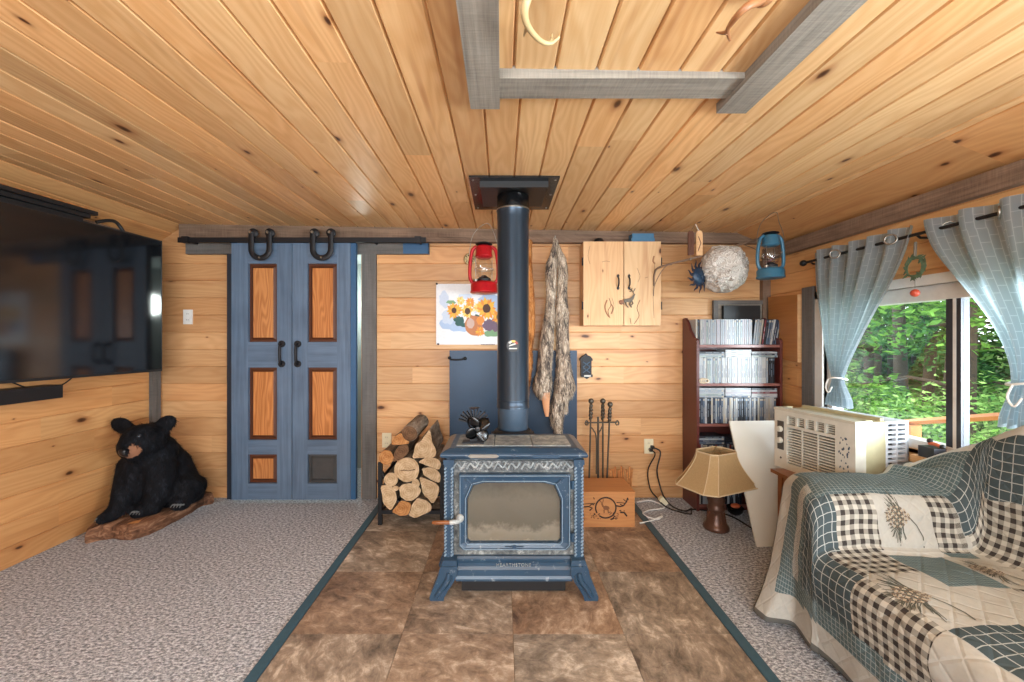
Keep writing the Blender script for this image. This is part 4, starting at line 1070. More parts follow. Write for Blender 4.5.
md = thing('wall_medallion', 'small round pale metal medallion on the wall beside the red lantern', 'ornament', (xm, YB-.012, zm-.047))
b = MB(); b.lathe([(.001, -.012), (.018, -.012), (.02, -.009), (.038, -.009), (.041, -.013), (.046, -.011), (.047, 0)], (xm, YB-.002, zm), 32, axis='y'); dk = b.build('disc', ['brass'], md, True)
for k in range(10):
    a = 2*math.pi*k/10; b = MB(); b.ball((xm+.029*math.cos(a), YB-.0115, zm+.029*math.sin(a)), .006, 8, 6, scale=(1, .4, 1)); b.build('stud', ['black_iron'], md, True)

# ------------------------------------------------------------------ lanterns
def mk_lpaint(n, c, c2):
    t = NT(n); a = t.noise(t.obj(), 30, 4, .6); return t.pbr(t.mix(t.ramp(a, [(.5, 0.0), (.75, .6)]), s2l(c), s2l(c2)), .3, .1, None, .5)
M['red_paint'] = mk_lpaint('red_paint', (186, 24, 34), (140, 16, 24)); M['blue_paint'] = mk_lpaint('lantern_blue', (52, 104, 130), (92, 112, 118))
M['globe'] = mk_glass('lantern_globe', (.95, .96, .95), .25)
def lantern(lab, c, H, mat, wire_top, tubes, inside=None):
    c = Vector(c); k = H/.36; o = thing('kerosene_lantern', lab, 'lantern', c)
    def at(x, y, z): return c+Vector((x, y, z))*k
    b = MB(); b.lathe([(.001, .0), (.088*k, .0), (.096*k, .006*k), (.096*k, .012*k), (.092*k, .018*k), (.092*k, .058*k), (.085*k, .072*k), (.06*k, .082*k), (.045*k, .085*k), (.001, .085*k)], c, 40); tk = b.build('fuel_tank', [mat], o, True)
    b = MB(); b.lathe([(.016*k, 0), (.016*k, .016*k), (.001, .018*k)], at(-.055, -.035, .078), 12); b.build('filler_cap', ['steel'], tk, True)
    b = MB(); b.lathe([(.045*k, .083*k), (.048*k, .10*k), (.03*k, .112*k), (.014*k, .125*k), (.001, .126*k)], c, 24); b.build('burner', ['black_iron'], o, True)
    b = MB(); b.lathe([(.040*k, .104*k), (.056*k, .135*k), (.063*k, .17*k), (.056*k, .21*k), (.040*k, .243*k)], c, 28, cap=False); b.build('glass_globe', ['globe'], o, True)
    b = MB()
    for s in (-1, 1):
        b.tube([at(.066*s*math.cos(a), .066*s*math.sin(a), z) for a, z in [(.6+.0*i, lerp(.105, .24, i/6)) for i in range(7)]], .0022*k, 6)
    b.tube([at(.068*math.cos(2*math.pi*i/24), .068*math.sin(2*math.pi*i/24), .165) for i in range(25)], .002*k, 6, cap=False)
    b.build('globe_guard', ['steel'], o, True)
    b = MB(); b.lathe([(.042*k, .24*k), (.050*k, .246*k), (.060*k, .252*k), (.060*k, .264*k), (.056*k, .272*k), (.056*k, .318*k), (.050*k, .326*k), (.030*k, .332*k), (.001, .333*k)], c, 32); hd_ = b.build('hood', [mat], o, True)
    b = MB(); b.lathe([(.03*k, .332*k), (.058*k, .338*k), (.056*k, .344*k), (.03*k, .354*k), (.001, .357*k)], c, 28); b.build('chimney_cap', ['black_iron'], hd_, True)
    for s in tubes:
        pts = spline([at(.074*s, 0, .07), at(.094*s, 0, .10), at(.098*s, 0, .16), at(.092*s, 0, .24), at(.078*s, 0, .30), at(.05*s, 0, .325)], 6)
        b = MB(); b.tube(pts, .0125*k, 10, flat=1.0); b.build('air_tube', [mat], o, True)
    b = MB(); w = Vector(wire_top)
    L = at(-.088, 0, .20); R_ = at(.088, 0, .20)
    b.tube(spline([L, L+Vector((-.012, 0, .10)), L+Vector((.02, 0, (w.z-L.z)*.75)), w, R_+Vector((-.02, 0, (w.z-L.z)*.75)), R_+Vector((.012, 0, .10)), R_], 8), .0022, 6)
    for p in (L, R_): b.ball(p, .007, 8, 6)
    b.build('bail_wire', ['steel'], o, True)
    if inside:
        b = MB(); rg = random.Random(2)
        for i in range(16):
            a, r, z = rg.uniform(0, 6.28), rg.uniform(.005, .038), rg.uniform(.118, .165)
            p = at(r*math.cos(a), r*math.sin(a), z); b.tube([p+Vector((rg.uniform(-1, 1), rg.uniform(-1, 1), rg.uniform(-.5, 1)))*.014, p, p+Vector((rg.uniform(-1, 1), rg.uniform(-1, 1), rg.uniform(-.5, 1)))*.014], .003*k, 6)
        q = b.build('string_of_lights', [inside], o, True); q['label'] = 'dark red bundle inside the glass'
    return o
yl = 3.06; zl0 = PZ(293.5, yl)
lantern('red kerosene lantern hanging from the back beam beside the stove pipe', (PX(484, yl), yl, zl0), PZ(243, yl)-zl0+.012, 'red_paint', (PX(487, yl), yl, zc(.0)-.001), (-1, 1))
M['maroon'] = plain('maroon', (96, 34, 50), .5)
yl = 2.70; zl0 = PZ(278.5, yl)
lantern('blue kerosene lantern hanging in the corner above the bookcase', (PX(770.5, yl), yl, zl0), PZ(231, yl)-zl0, 'blue_paint', (PX(775.5, yl), yl, PZ(212, yl)), (-1, 1), 'maroon')

# ------------------------------------------------------------------ pelts
def pelt(nm, lab, stations_list, y, mat, seed, extra=None, fur=7000):
    prims = []
    for st in stations_list:
        pts = [Vector((PX(cx, y), y-dy, PZ(cy, y))) for cx, cy, w, dy in st]; ws = [PX(CX+w, y) for cx, cy, w, dy in st]
        prims.append((pts, ws))
    b = MB(); cs, ns = [], []
    for pts, ws in prims:
        k = len(pts); rows = []
        for i in range(k):
            rows.append([pts[i]+Vector((ws[i]*math.cos(a), ws[i]*.55*math.sin(a), 0)) for a in [2*math.pi*j/18 for j in range(18)]])
        b.grid(rows, closed=True, cap=True)
        for i in range(k-1):
            for u in range(int(60)):
                t = random.random(); a = random.random()*6.283; p = pts[i].lerp(pts[i+1], t); w = lerp(ws[i], ws[i+1], t)
                cs.append(p+Vector((w*math.cos(a), w*.55*math.sin(a), 0))); ns.append(Vector((math.cos(a), math.sin(a), 0)).normalized())
    base = b.build(nm, [mat], None, True); tag(base, lab, 'pelt')
    f = MB(); add_fur(f, cs, ns, fur, .030, .0022, (0, 0, -1), .30, .22, seed=seed); f.build('fur', [mat], base)
    return base
def cw(pts): return [(520+(a+c)/2*.3153, 225+cy*.3153, (c-a)/2*.3153, .0) for cy, a, c in pts]
def dens(st, k=4):
    v = spline([Vector((s[0], s[1], s[2])) for s in st], k); return [(p.x, p.y, max(p.z, .4), .0) for p in v]
ypel = 3.13
left = dens(cw([(42, 108, 114), (70, 102, 117), (100, 93, 116), (120, 84, 117), (150, 80, 117), (185, 82, 115), (230, 83, 113), (270, 80, 110), (300, 74, 110), (350, 64, 108), (420, 57, 104), (470, 52, 100), (490, 44, 101), (515, 42, 100), (535, 52, 96), (545, 66, 93)]))
right = dens(cw([(44, 112, 118), (70, 115, 126), (100, 118, 142), (120, 119, 148), (150, 120, 151), (185, 119, 149), (230, 117, 150), (270, 112, 154), (300, 112, 155), (350, 113, 155), (420, 115, 159), (470, 113, 166), (500, 110, 174), (520, 108, 176), (540, 112, 166), (552, 118, 150)]))
legl = dens(cw([(530, 68, 94), (560, 70, 93), (585, 74, 92), (606, 80, 90)])); tail = dens(cw([(530, 108, 146), (560, 100, 144), (590, 96, 140), (620, 98, 136), (645, 108, 134), (665, 116, 132)])); legr = dens(cw([(530, 140, 156), (560, 140, 152), (590, 142, 148)]))
cp = pelt('coyote_pelt', 'grey coyote pelt hanging nose up on the wall right of the stove pipe', [left, right, tail, legr], ypel, 'fur_coyote', 3, fur=16000)
b = MB()
pts = [Vector((PX(a[0], ypel), ypel-.02, PZ(a[1], ypel))) for a in legl]; ws = [PX(CX+a[2], ypel) for a in legl]
b.grid([[p+Vector((w*math.cos(t), w*.4*math.sin(t), 0)) for t in [2*math.pi*j/12 for j in range(12)]] for p, w in zip(pts, ws)], closed=True, cap=True)
M['hide'] = plain('hide', (206, 148, 108), .8); q = b.build('leg_flap', ['hide'], cp, True); q['label'] = 'bare tan leg flap'
b = MB(); b.tube([(PX(555, ypel), YB-.056, PZ(239, ypel)), (PX(555, ypel), ypel, PZ(240, ypel)), (PX(555, ypel), ypel-.01, PZ(236, ypel))], .004, 6); b.build('nail', ['steel'], cp)
yfx = 3.165
fox = dens([(530, 240, 1.5, 0), (528, 252, 3.5, 0), (527, 275, 5.5, 0), (527.5, 300, 7, 0), (527.5, 330, 7.5, 0), (526.5, 345, 6, 0), (526, 362, 6.5, 0), (525, 385, 5.0, 0), (524, 402, 2, 0)])
pelt('fox_pelt', 'orange fox pelt hanging on the wall half hidden behind the stove pipe', [fox], yfx, 'fur_red', 5, fur=5000)

# ------------------------------------------------------------------ wall cabinet
yc0 = 3.10; cx0, cx1, cz0, cz1 = PX(583.5, yc0), PX(661, yc0), PZ(325.5, yc0), PZ(241.5, yc0); xm = PX(624, yc0)
cab = thing('wall_cabinet', 'pale pine wall cabinet with two live-edge doors on the back wall', 'cabinet', ((cx0+cx1)/2, 3.2, cz0))
b = MB(); t = .018
b.box(cx0+.004, cx0+t, yc0+.022, YB-.001, cz0, cz1); b.box(cx1-t, cx1-.004, yc0+.022, YB-.001, cz0, cz1); b.box(cx0+t, cx1-t, yc0+.022, YB-.001, cz0, cz0+t); b.box(cx0+t, cx1-t, yc0+.022, YB-.001, cz1-t, cz1); b.box(cx0+t, cx1-t, YB-.015, YB-.001, cz0+t, cz1-t)
b.build('carcass', ['pine_light'], cab)
M['knot'] = plain('knot_scar', (150, 104, 70), .8); M['crack'] = plain('crack_dark', (128, 92, 66), .9)
def cab_door(x0, x1, hx, hinge):
    b = MB(); z = cz0; 
    b.poly([(x0, yc0, cz0), (x1, yc0, cz0), (x1, yc0, cz1), (x0, yc0, cz1)], [(cz0, x0), (cz0, x1), (cz1, x1), (cz1, x0)], 0, random.random())
    b.box(x0, x1, yc0+.0002, yc0+.021, cz0, cz1, 0)
    d = b.build('door', ['pine_light'], cab)
    b = MB(); zh = PZ(282, yc0)
    b.tube(spline([(hx, yc0-.002, zh+.036), (hx, yc0-.020, zh+.022), (hx, yc0-.024, zh), (hx, yc0-.020, zh-.022), (hx, yc0-.002, zh-.036)], 5), .006, 8)
    for s in (-1, 1): b.prism([(hx, zh+s*.062), (hx-.011, zh+s*.046), (hx-.004, zh+s*.034), (hx+.004, zh+s*.034), (hx+.011, zh+s*.046)], yc0-.004, yc0)
    q = b.build('handle', ['black_iron'], d); q['label'] = 'black wrought iron handle'
    for z in (cz0+.15, cz1-.15):
        b = MB(); b.tube([(hinge, yc0+.008, z-.03), (hinge, yc0+.008, z+.03)], .008, 8); b.build('hinge', ['black_iron'], d)
    return d
da = cab_door(cx0, xm-.004, PX(618, yc0), cx0-.004); db = cab_door(xm+.002, cx1, PX(629, yc0), cx1+.004)
def scar(d, pts, r, mt='crack', fl=.3):
    b = MB(); b.tube(spline([(PX(a, yc0-.0005), yc0-.0005, PZ(c, yc0)) for a, c in pts], 4), r, 6, up=(0, 1, 0), flat=fl)
    return b.build('wood_scar', [mt], d)
scar(da, [(607, 300), (605, 306), (606, 312), (609, 317)], .006, 'knot'); scar(da, [(611, 304), (613, 308), (611, 314)], .004); scar(da, [(609, 298), (611, 305), (608, 311), (610, 318)], .003)
scar(da, [(590, 246), (588, 256), (590, 264)], .0015); scar(da, [(602, 262), (606, 261), (610, 262)], .0015); scar(da, [(612, 298), (614, 306), (612, 314)], .0015); scar(db, [(634, 324), (639, 316), (637, 308), (640, 300)], .003); scar(db, [(631, 324), (630, 318)], .003); scar(db, [(655, 262), (653, 290), (654, 318)], .0015); scar(db, [(645, 278), (648, 277)], .002); scar(db, [(654, 256), (653, 261), (655, 264)], .006, 'knot'); scar(db, [(637, 268), (640, 276), (638, 282)], .0015)
# metal deer ornament hung on the right door
dr = thing('deer_ornament', 'small metal running deer ornament on the right cabinet door', 'ornament', (PX(628, yc0), yc0-.012, PZ(308, yc0)))
def dq(a, c): return (PX(580+a*.1466, yc0-.008), PZ(230+c*.1466, yc0-.008))
b = MB(); b.prism([dq(*p) for p in ((300, 475), (318, 468), (340, 466), (356, 452), (366, 440), (378, 436), (372, 448), (366, 470), (352, 488), (320, 492), (302, 490))], yc0-.012, yc0-.004)
for l in (((306, 486), (296, 505), (284, 498)), ((312, 488), (316, 510), (330, 528)), ((345, 486), (340, 506), (352, 528)), ((352, 482), (362, 500), (350, 512))): b.tube([(dq(*p)[0], yc0-.008, dq(*p)[1]) for p in l], .0045, 6)
for l in (((370, 438), (362, 420), (350, 408), (340, 402)), ((362, 420), (372, 410), (376, 398)), ((350, 408), (356, 396)), ((356, 414), (340, 420))): b.tube([(dq(*p)[0], yc0-.008, dq(*p)[1]) for p in l], .003, 6)
b.build('deer_silhouette', ['iron_tools'], dr)
b = MB(); x, z = dq(285, 492); b.lathe([(.001, -.01), (.016, -.01), (.018, 0)], (x, yc0-.001, z), 14, axis='y'); b.build('round_latch', ['table_wood'], dr)
M['blue_cloth'] = plain('blue_cloth', (64, 108, 138), .7)
b = MB(); x0, x1, z0, z1 = PX(630, 3.16), PX(653, 3.16), cz1+.001, PZ(234.5, 3.16); b.box(x0, x1, 3.125, 3.215, z0, z0+(z1-z0)*.48); b.box(x0+.008, x1-.004, 3.13, 3.215, z0+(z1-z0)*.5, z1); tag(b.build('blue_case', ['blue_cloth'], None, bevel=.006), 'flat blue case lying on top of the pine wall cabinet', 'case')
b = MB(); x, z = PX(599, 3.16), cz1+.001; b.lathe([(.04, 0), (.042, .012), (.03, .034), (.012, .042), (.001, .043)], (x, 3.17, z), 18); tag(b.build('black_knob_lid', ['black'], None, True), 'small domed black lid on top of the pine wall cabinet', 'lid')
# wrought iron match holder
xm_, zt_m, zb_m = PX(586, 3.25), PZ(355, 3.25), PZ(378, 3.25)
mh = thing('match_holder', 'black cast iron match holder on the wall right of the pelt', 'match holder', (xm_, 3.25, zb_m))
w = .048
b = MB(); b.box(xm_-w*.85, xm_+w*.85, 3.235, YB-.001, zb_m+.012, zt_m-.03); b.prism([(xm_-w, zt_m-.045), (xm_+w, zt_m-.045), (xm_+w, zt_m-.03), (xm_+w*.6, zt_m-.008), (xm_+.008, zt_m), (xm_, zt_m+.012), (xm_-.008, zt_m), (xm_-w*.6, zt_m-.008), (xm_-w, zt_m-.03)], 3.228, YB-.001); b.build('back_plate', ['black_iron'], mh, bevel=.002)
b = MB(); b.box(xm_-w*.9, xm_+w*.95, 3.215, 3.235, zb_m+.01, zb_m+.03); b.prism([(xm_-w*.5, zb_m+.01), (xm_+w*.5, zb_m+.01), (xm_+w*.2, zb_m), (xm_, zb_m-.006), (xm_-w*.2, zb_m)], 3.22, 3.24); b.build('tray', ['black_iron'], mh, bevel=.002)
for k in range(2):
    for s in (-1, 1):
        b = MB(); z = zb_m+.062+.045*k; b.tube([(xm_-.03*s*.9, 3.233, z-.018), (xm_+.03*s*.9, 3.233, z+.022)], .004, 6); b.build('lattice_bar', ['pipe_grey'], mh)
b = MB(); b.box(xm_-.022, xm_+.03, 3.213, 3.2155, zb_m+.013, zb_m+.026); b.build('label_plate', ['steel'], mh)

# ------------------------------------------------------------------ fire tools, crate, kindling
yt = 3.13; tb = PX(601, yt)
ft = thing('fireplace_tool_set', 'wrought iron fireplace tool set standing behind the wooden crate', 'fire tools', (tb, yt, 0))
b = MB(); b.lathe([(.10, 0), (.11, .006), (.10, .016), (.02, .03), (.012, .05)], (tb, yt, 0), 24); b.build('base', ['iron_tools'], ft, True)
def tq(a, c, y=yt): return Vector((PX(570+a*.2345, y), y, PZ(380+c*.2345, y)))
zbar = tq(0, 180).z; top = tq(120, 157)
b = MB(); b.tube([(top.x, yt, .03), top], .008, 8); b.tube(spline([tq(112, 400), tq(112, 250), tq(100, 215), tq(88, 200)], 6), .005, 6); b.tube(spline([tq(122, 400), tq(122, 240), tq(130, 215), tq(138, 196)], 6), .005, 6); b.build('stand_post', ['iron_tools'], ft, True)
b = MB(); b.tube([tq(70, 182), tq(200, 180)], .006, 8)
for a in (70, 200):
    p = tq(a, 181); b.tube(spline([p+Vector((0, 0, -.02)), p+Vector((-.012, -.008, -.006)), p+Vector((0, -.01, .016)), p+Vector((.012, -.008, -.004)), p+Vector((.004, -.008, -.02))], 4), .005, 6)
b.build('cross_bar', ['iron_tools'], ft, True)
for k, (a0, a1, ct, nm) in enumerate(((90, 82, 90, 'poker'), (140, 140, 90, 'shovel'), (171, 158, 104, 'tongs'))):
    yy = yt-.035 if k != 1 else yt+.02
    p0 = tq(a0, ct, yy); p1 = tq(a1, 415, yy)
    b = MB(); b.tube([p0, p0.lerp(p1, .5), p1], .0065, 8); h = b.build(nm, ['iron_tools'], ft, True)
    b = MB(); b.ball(p0+Vector((0, 0, -.0)), .021, 12, 8); b.ball(p0+Vector((0, 0, -.036)), .014, 10, 8, scale=(1, 1, 1.3))
    tw = []
    for i in range(20): tw.append(p0.lerp(p1, .07+.17*i/19)+Vector((.005*math.cos(i*1.2), .005*math.sin(i*1.2), 0)))
    b.tube(tw, [.010+.003*math.sin(math.pi*i/19) for i in range(20)], 8); b.build('grip', ['iron_tools'], h, True)
    b = MB()
    if nm == 'shovel': b.prism([(p1.x-.045, p1.z-.16), (p1.x+.045, p1.z-.16), (p1.x+.04, p1.z-.02), (p1.x, p1.z+.0), (p1.x-.04, p1.z-.02)], yy-.004, yy+.004)
    else: b.tube([p1, p1+Vector((0, 0, -.14)), p1+Vector((.02, -.01, -.17))], .006, 6)
    b.build('tip', ['iron_tools'], h)
kx = PX(621, 3.11)
rg = random.Random(9)
kg = None
klab = 'reddish kindling stick standing upright behind the crate'
for i in range(9):
    x = kx-.062+.0155*i; zt2 = PZ(467.5+rg.uniform(-1.5, 3)+.12*(i-5)**2*.5, 3.11)
    ln = (i-4)*.006
    b = MB(); b.prism([(x-.005, 0), (x+.005, 0), (x+ln+.007, zt2), (x+ln-.006, zt2+.006)], 3.09+.012*(i % 3), 3.10+.012*(i % 3)); tag(b.build('kindling_stick', ['stain'], None), klab, 'kindling', 'kindling behind the crate')
xr_, xl_ = PX(634.8, 2.77), .40; zt2 = .238
cr = thing('wooden_crate', 'wooden crate with a burned deer emblem on the hearth right of the stove', 'crate', ((xr_+xl_)/2, 2.91, 0))
M['crate'] = pine('crate', (172, 112, 66), (206, 146, 92), .3, .9, .5, .08); M['burn'] = plain('burnt_print', (52, 34, 26), .8); M['burn2'] = plain('burnt_light', (126, 82, 52), .8)
b = MB(); yA, yB_ = 2.77, 3.045
b.box(xl_, xr_, yA, yA+.016, 0, zt2-.018); b.box(xl_, xr_, yB_-.016, yB_, 0, zt2-.018); b.box(xl_, xl_+.016, yA+.016, yB_-.016, 0, zt2-.018); b.box(xr_-.016, xr_, yA+.016, yB_-.016, 0, zt2-.018); b.box(xl_+.016, xr_-.016, yA+.016, yB_-.016, 0, .012); b.build('box', ['crate'], cr, bevel=.001)
b = MB(); b.box(xl_-.002, xr_+.002, yA-.002, yB_, zt2-.0175, zt2); b.build('lid', ['crate'], cr, bevel=.002)
def eq(a, c): return (PX(575+a*.0806, yA-.001), PZ(480+c*.0806, yA-.001))
b = MB(); c0 = eq(382, 345); R_ = PX(CX+126*.0806, yA)
b.tube([(c0[0]+R_*math.cos(a), yA-.0008, c0[1]+R_*math.sin(a)) for a in [math.radians(-130+ (340)*i/40) for i in range(41)]], .0055, 6, up=(0, 1, 0), flat=.3)
e0 = b.build('emblem_ring', ['burn'], cr)
b = MB(); rg = random.Random(12)
def sk(pts, r=.0035, m=0): b.tube([(eq(*p)[0], yA-.0006, eq(*p)[1]) for p in pts], r, 5, m=m, up=(0, 1, 0), flat=.25)
b.prism([eq(*p) for p in ((350, 330), (380, 318), (420, 330), (430, 350), (410, 372), (365, 370), (350, 352))], yA-.0012, yA-.0002, m=1)
sk([(350, 335), (335, 300), (340, 285)], .006, 1); sk([(330, 280), (310, 260), (306, 235)], .003, 1); sk([(340, 282), (352, 260), (350, 238)], .003, 1); sk([(360, 370), (362, 410)], .004, 1); sk([(410, 370), (415, 412)], .004, 1)
sk([(510, 320), (560, 330), (600, 320), (640, 270), (655, 220)], .005); sk([(640, 270), (600, 240)], .003); sk([(625, 290), (590, 285), (515, 280)], .003); sk([(655, 220), (662, 250)], .003); sk([(600, 320), (560, 300)])
sk([(100, 300), (160, 296), (250, 290)], .003); sk([(110, 335), (170, 330), (215, 350), (180, 380)], .005); sk([(230, 215), (240, 240)], .003); sk([(180, 320), (210, 300), (240, 310)], .004)
for i in range(26):
    a, c = rg.uniform(95, 320), rg.uniform(420, 485); sk([(a, c), (a+rg.uniform(-30, 30), c+rg.uniform(-16, 16))], rg.uniform(.002, .004), rg.randrange(2))
for i in range(30):
    a, c = rg.uniform(430, 650), rg.uniform(380, 490); 
    if c-380 > (650-a)*.9+20: continue
    sk([(a, c), (a+rg.uniform(-30, 30), c+rg.uniform(-18, 18))], rg.uniform(.002, .005), rg.randrange(2))
sk([(560, 400), (610, 405), (645, 450)], .006); sk([(440, 490), (470, 480), (490, 470)], .006)
b.build('emblem_scene', ['burn', 'burn2'], cr)
# ------------------------------------------------------------------ bookcase
M['mahogany'] = plain('mahogany', (92, 44, 38), .35, 0, .25, 8, .5)
M['mahogany_edge'] = plain('mahogany_edge', (132, 84, 76), .35, 0, .2, 12, .5)
bx0, bx1, by0, by1 = 1.432, 2.044, 3.03, 3.265
bc = thing('bookcase', 'dark red-brown bookcase packed with video cases in the back right corner', 'bookcase', ((bx0+bx1)/2, 3.15, 0))
def side(x):
    b = MB()
    pts = [(by0, 0), (by1, 0), (by1, 1.425), (by1-.04, 1.43), (by1-.085, 1.39), (by1-.12, 1.33), (by0+.05, 1.272), (by0+.02, 1.27), (by0, 1.255)]
    b.prism(pts, x, x+.02, axis='x'); return b.build('side_panel', ['mahogany'], bc, bevel=.003)
side(bx0); side(bx1)
SH = [1.222, .938, .640, .335, .045]
for z in SH:
    b = MB(); b.box(bx0+.02, bx1, by0+.006, by1-.004, z-.018, z); b.box(bx0+.02, bx1, by0+.003, by0+.006, z-.019, z+.001, 1); b.build('shelf', ['mahogany', 'mahogany_edge'], bc)
b = MB(); b.box(bx0+.02, bx1, by1-.004, by1, .02, 1.24); b.build('back_panel', ['mahogany'], bc)
b = MB(); b.box(bx0+.02, bx1, by0+.02, by0+.034, 0, .026); b.build('plinth', ['mahogany'], bc)
# video cases: a small set of kinds, copied
SP = [tuple(int(v*.76) for v in c) for c in [(222, 226, 230), (206, 214, 222), (232, 232, 228), (186, 200, 214), (214, 206, 214), (200, 216, 210), (70, 84, 108), (54, 60, 72), (150, 66, 74), (112, 132, 156), (230, 218, 196), (40, 40, 46)]]
for i, c in enumerate(SP): M['sp%d' % i] = plain('case_spine_%d' % i, c, .35, 0, .12, 90)
protos = []
def case_mesh(i):
    rg = random.Random(100+i); b = MB(); w, h, dp = .0142, .190, .135
    c = i; alt = ([9, 3, 9, 10, 3, 9] if i in (0, 1, 2, 4, 5, 10) else [0, 3, 0, 10, 2, 9])[i % 6]
    b.box(-w/2+.0005, w/2-.0005, 0, dp, 0, h, 1)            # plastic
    b.box(-w/2+.0012, w/2-.0012, -.0008, .0, .004, h-.004, 0)   # printed spine
    z = .03
    for k in range(3):
        z0 = rg.uniform(.03, h-.08); b.box(-w*.10, w*.12, -.0013, -.0007, z0, z0+rg.uniform(.02, .05), 2)
    b.box(-w/2+.0012, w/2-.0012, -.0012, -.0007, h-.022, h-.008, 2 if i % 2 else 0)
    return b.mesh('video_case', ['sp%d' % c, 'sp0' if c in (0, 1, 2, 4, 5, 10) else 'sp7', 'sp%d' % alt])
CM = [case_mesh(i) for i in range(12)]
def put_case(mi, loc, rx=0, ry=0, rz=0, lab='', grp='', nm='video_case', sc=1.0):
    o = bpy.data.objects.new(nm, CM[mi]); COL.objects.link(o); o.location = loc; o.rotation_euler = (rx, ry, rz); o.scale = (1, 1, sc)
    return tag(o, lab, 'video case', grp)
rg = random.Random(21)
light = [0, 1, 2, 3, 0, 1, 2, 4, 5, 3, 0, 1]; dark = [6, 7, 8, 9, 1, 3, 11, 6, 0, 10, 9, 2]
def row(z, y, x0, x1, palette, lab, grp, lean_from=None, hs=1.0, dark_tail=0):
    x = x0; k = 0; n = int((x1-x0)/.0145)
    while x < x1-.0145:
        a = 0; mi = palette(k/n)
        if lean_from and x > lean_from: a = .10+.10*(x-lean_from)/(x1-lean_from); x += .0012
        put_case(mi, (x+.0073, y+rg.uniform(0, .006), z+.0005+(.0073*abs(math.sin(a)))), 0, a, 0, lab, grp, sc=hs)
        x += .0147+rg.uniform(0, .0006); k += 1
ya = by0+.014
row(SH[0], ya+.03, bx0+.048, bx1+.02, lambda t: (light if t < .7 else dark)[rg.randrange(12)], 'narrow video case standing in the top row of the brown bookcase', 'video cases in the top row', lean_from=1.86)
row(SH[1], ya, bx0+.024, bx1-.075, lambda t: [0, 1, 2, 2, 0, 1, 3, 5][rg.randrange(8)], 'pale video case standing on the second shelf of the brown bookcase', 'pale video cases on the second shelf')
row(SH[2], ya, bx0+.024, bx1-.006, lambda t: dark[rg.randrange(12)], 'coloured video case standing on the third shelf of the brown bookcase', 'coloured video cases on the third shelf')
row(SH[3], ya, bx0+.024, bx1-.02, lambda t: [6, 7, 8, 9, 11, 8, 1, 6][rg.randrange(8)], 'dark video case standing on the shelf behind the lamp shade', 'dark video cases behind the lamp', hs=.8)
row(SH[4], ya, bx0+.024, bx1-.26, lambda t: [7, 11, 6, 1, 10, 7][rg.randrange(6)], 'video case standing on the bottom shelf behind the lamp foot', 'video cases on the bottom shelf')
for k in range(3):
    put_case([11, 7, 11][k], (bx1-.066+.0146*k, ya+.001, SH[1]+.0005), 0, 0, 0, 'dark video case at the right end of the second shelf, beside the pale ones', 'dark cases ending the second shelf')
for k in range(2):
    put_case([10, 11][k], (bx0+.027+.0146*k, ya+.045, SH[0]+.0005), 0, 0, 0, 'dark yellow-marked video case at the left end of the top row', 'first cases of the top row')
# flat piles on top of the upright cases
def pile(x0, z, n, pal, lab, grp, w=.19):
    for k in range(n):
        o = bpy.data.objects.new('video_case', CM[pal[k % len(pal)]]); COL.objects.link(o)
        o.rotation_euler = (0, math.radians(90), rg.uniform(-.02, .02)); o.location = (x0, ya+.004+rg.uniform(0, .008), z+.0142*k+.0075); tag(o, lab, 'video case', grp)
for i, (x0, n, pal) in enumerate(((bx0+.026, 3, [5, 3, 7]), (bx0+.222, 4, [2, 0, 2, 0]), (bx0+.418, 3, [5, 7, 0]))):
    pile(x0, SH[1]+.191, n, pal, 'video case lying flat in the %s pile above the pale row' % ['left', 'taller middle', 'right'][i], '%s flat pile on the second shelf' % ['left', 'middle', 'right'][i])
for i, (x0, n, pal) in enumerate(((bx0+.026, 5, [3, 5, 1, 3, 0]), (bx0+.222, 5, [9, 0, 4, 2, 1]), (bx0+.416, 5, [0, 2, 8, 0, 7]))):
    pile(x0, SH[2]+.191, n, pal, 'video case lying flat in the %s pile above the coloured row' % ['left', 'middle', 'right'][i], '%s flat pile on the third shelf' % ['left', 'middle', 'right'][i])
for i, (x0, n, pal) in enumerate(((bx0+.026, 4, [9, 6, 3, 7]), (bx0+.222, 3, [6, 7, 11]))):
    pile(x0, SH[3]+.153, n, pal, 'video case lying flat in the %s pile above the lamp shade' % ['left', 'right'][i], '%s flat pile above the lamp' % ['left', 'right'][i])
# little cream roll on the second shelf
M['cream'] = plain('cream_cord', (214, 200, 176), .7)
b = MB(); c = Vector((PX(704, 3.02), 3.022, SH[1]+.03))
for k in range(4): b.tube([c+Vector(((.030-.005*k)*math.cos(a)+.006*k, -.004*k+.004, (.018-.002*k)*math.sin(a)-.010)) for a in [2*math.pi*i/20 for i in range(21)]], .0045, 6, cap=False)
tag(b.build('cord_coil', ['cream'], None, True), 'cream coloured coil of cord on the second shelf of the bookcase', 'cord')
# grey frame and black box above the top row
x0, x1 = PX(713, 3.25), PX(766, 3.25)
b = MB(); z0, z1 = SH[0]+.001, PZ(300.5, 3.25)
gf = thing('framed_picture', 'grey framed picture standing behind the top row of video cases', 'frame', ((x0+x1)/2, 3.25, z0))
for a, c, d_, e in ((x0, x0+.035, z0, z1), (x1-.02, x1, z0, z1), (x0+.035, x1-.02, z1-.03, z1), (x0+.035, x1-.02, z0, z0+.03)):
    b = MB(); b.box(a, c, 3.238, 3.262, d_, e); b.build('frame_rail', ['post_grey'], gf, bevel=.002)
b = MB(); b.box(x0+.03, x1-.015, 3.252, 3.26, z0+.03, z1-.025); b.build('picture_board', ['barn_grey'], gf)
b = MB(); b.box(PX(723.5, 3.21), PX(760, 3.21), 3.205, 3.236, SH[0]+.001, PZ(305.5, 3.21)); 
tag(b.build('black_box', ['black'], None, bevel=.004), 'flat black box standing behind the top row of video cases', 'box')
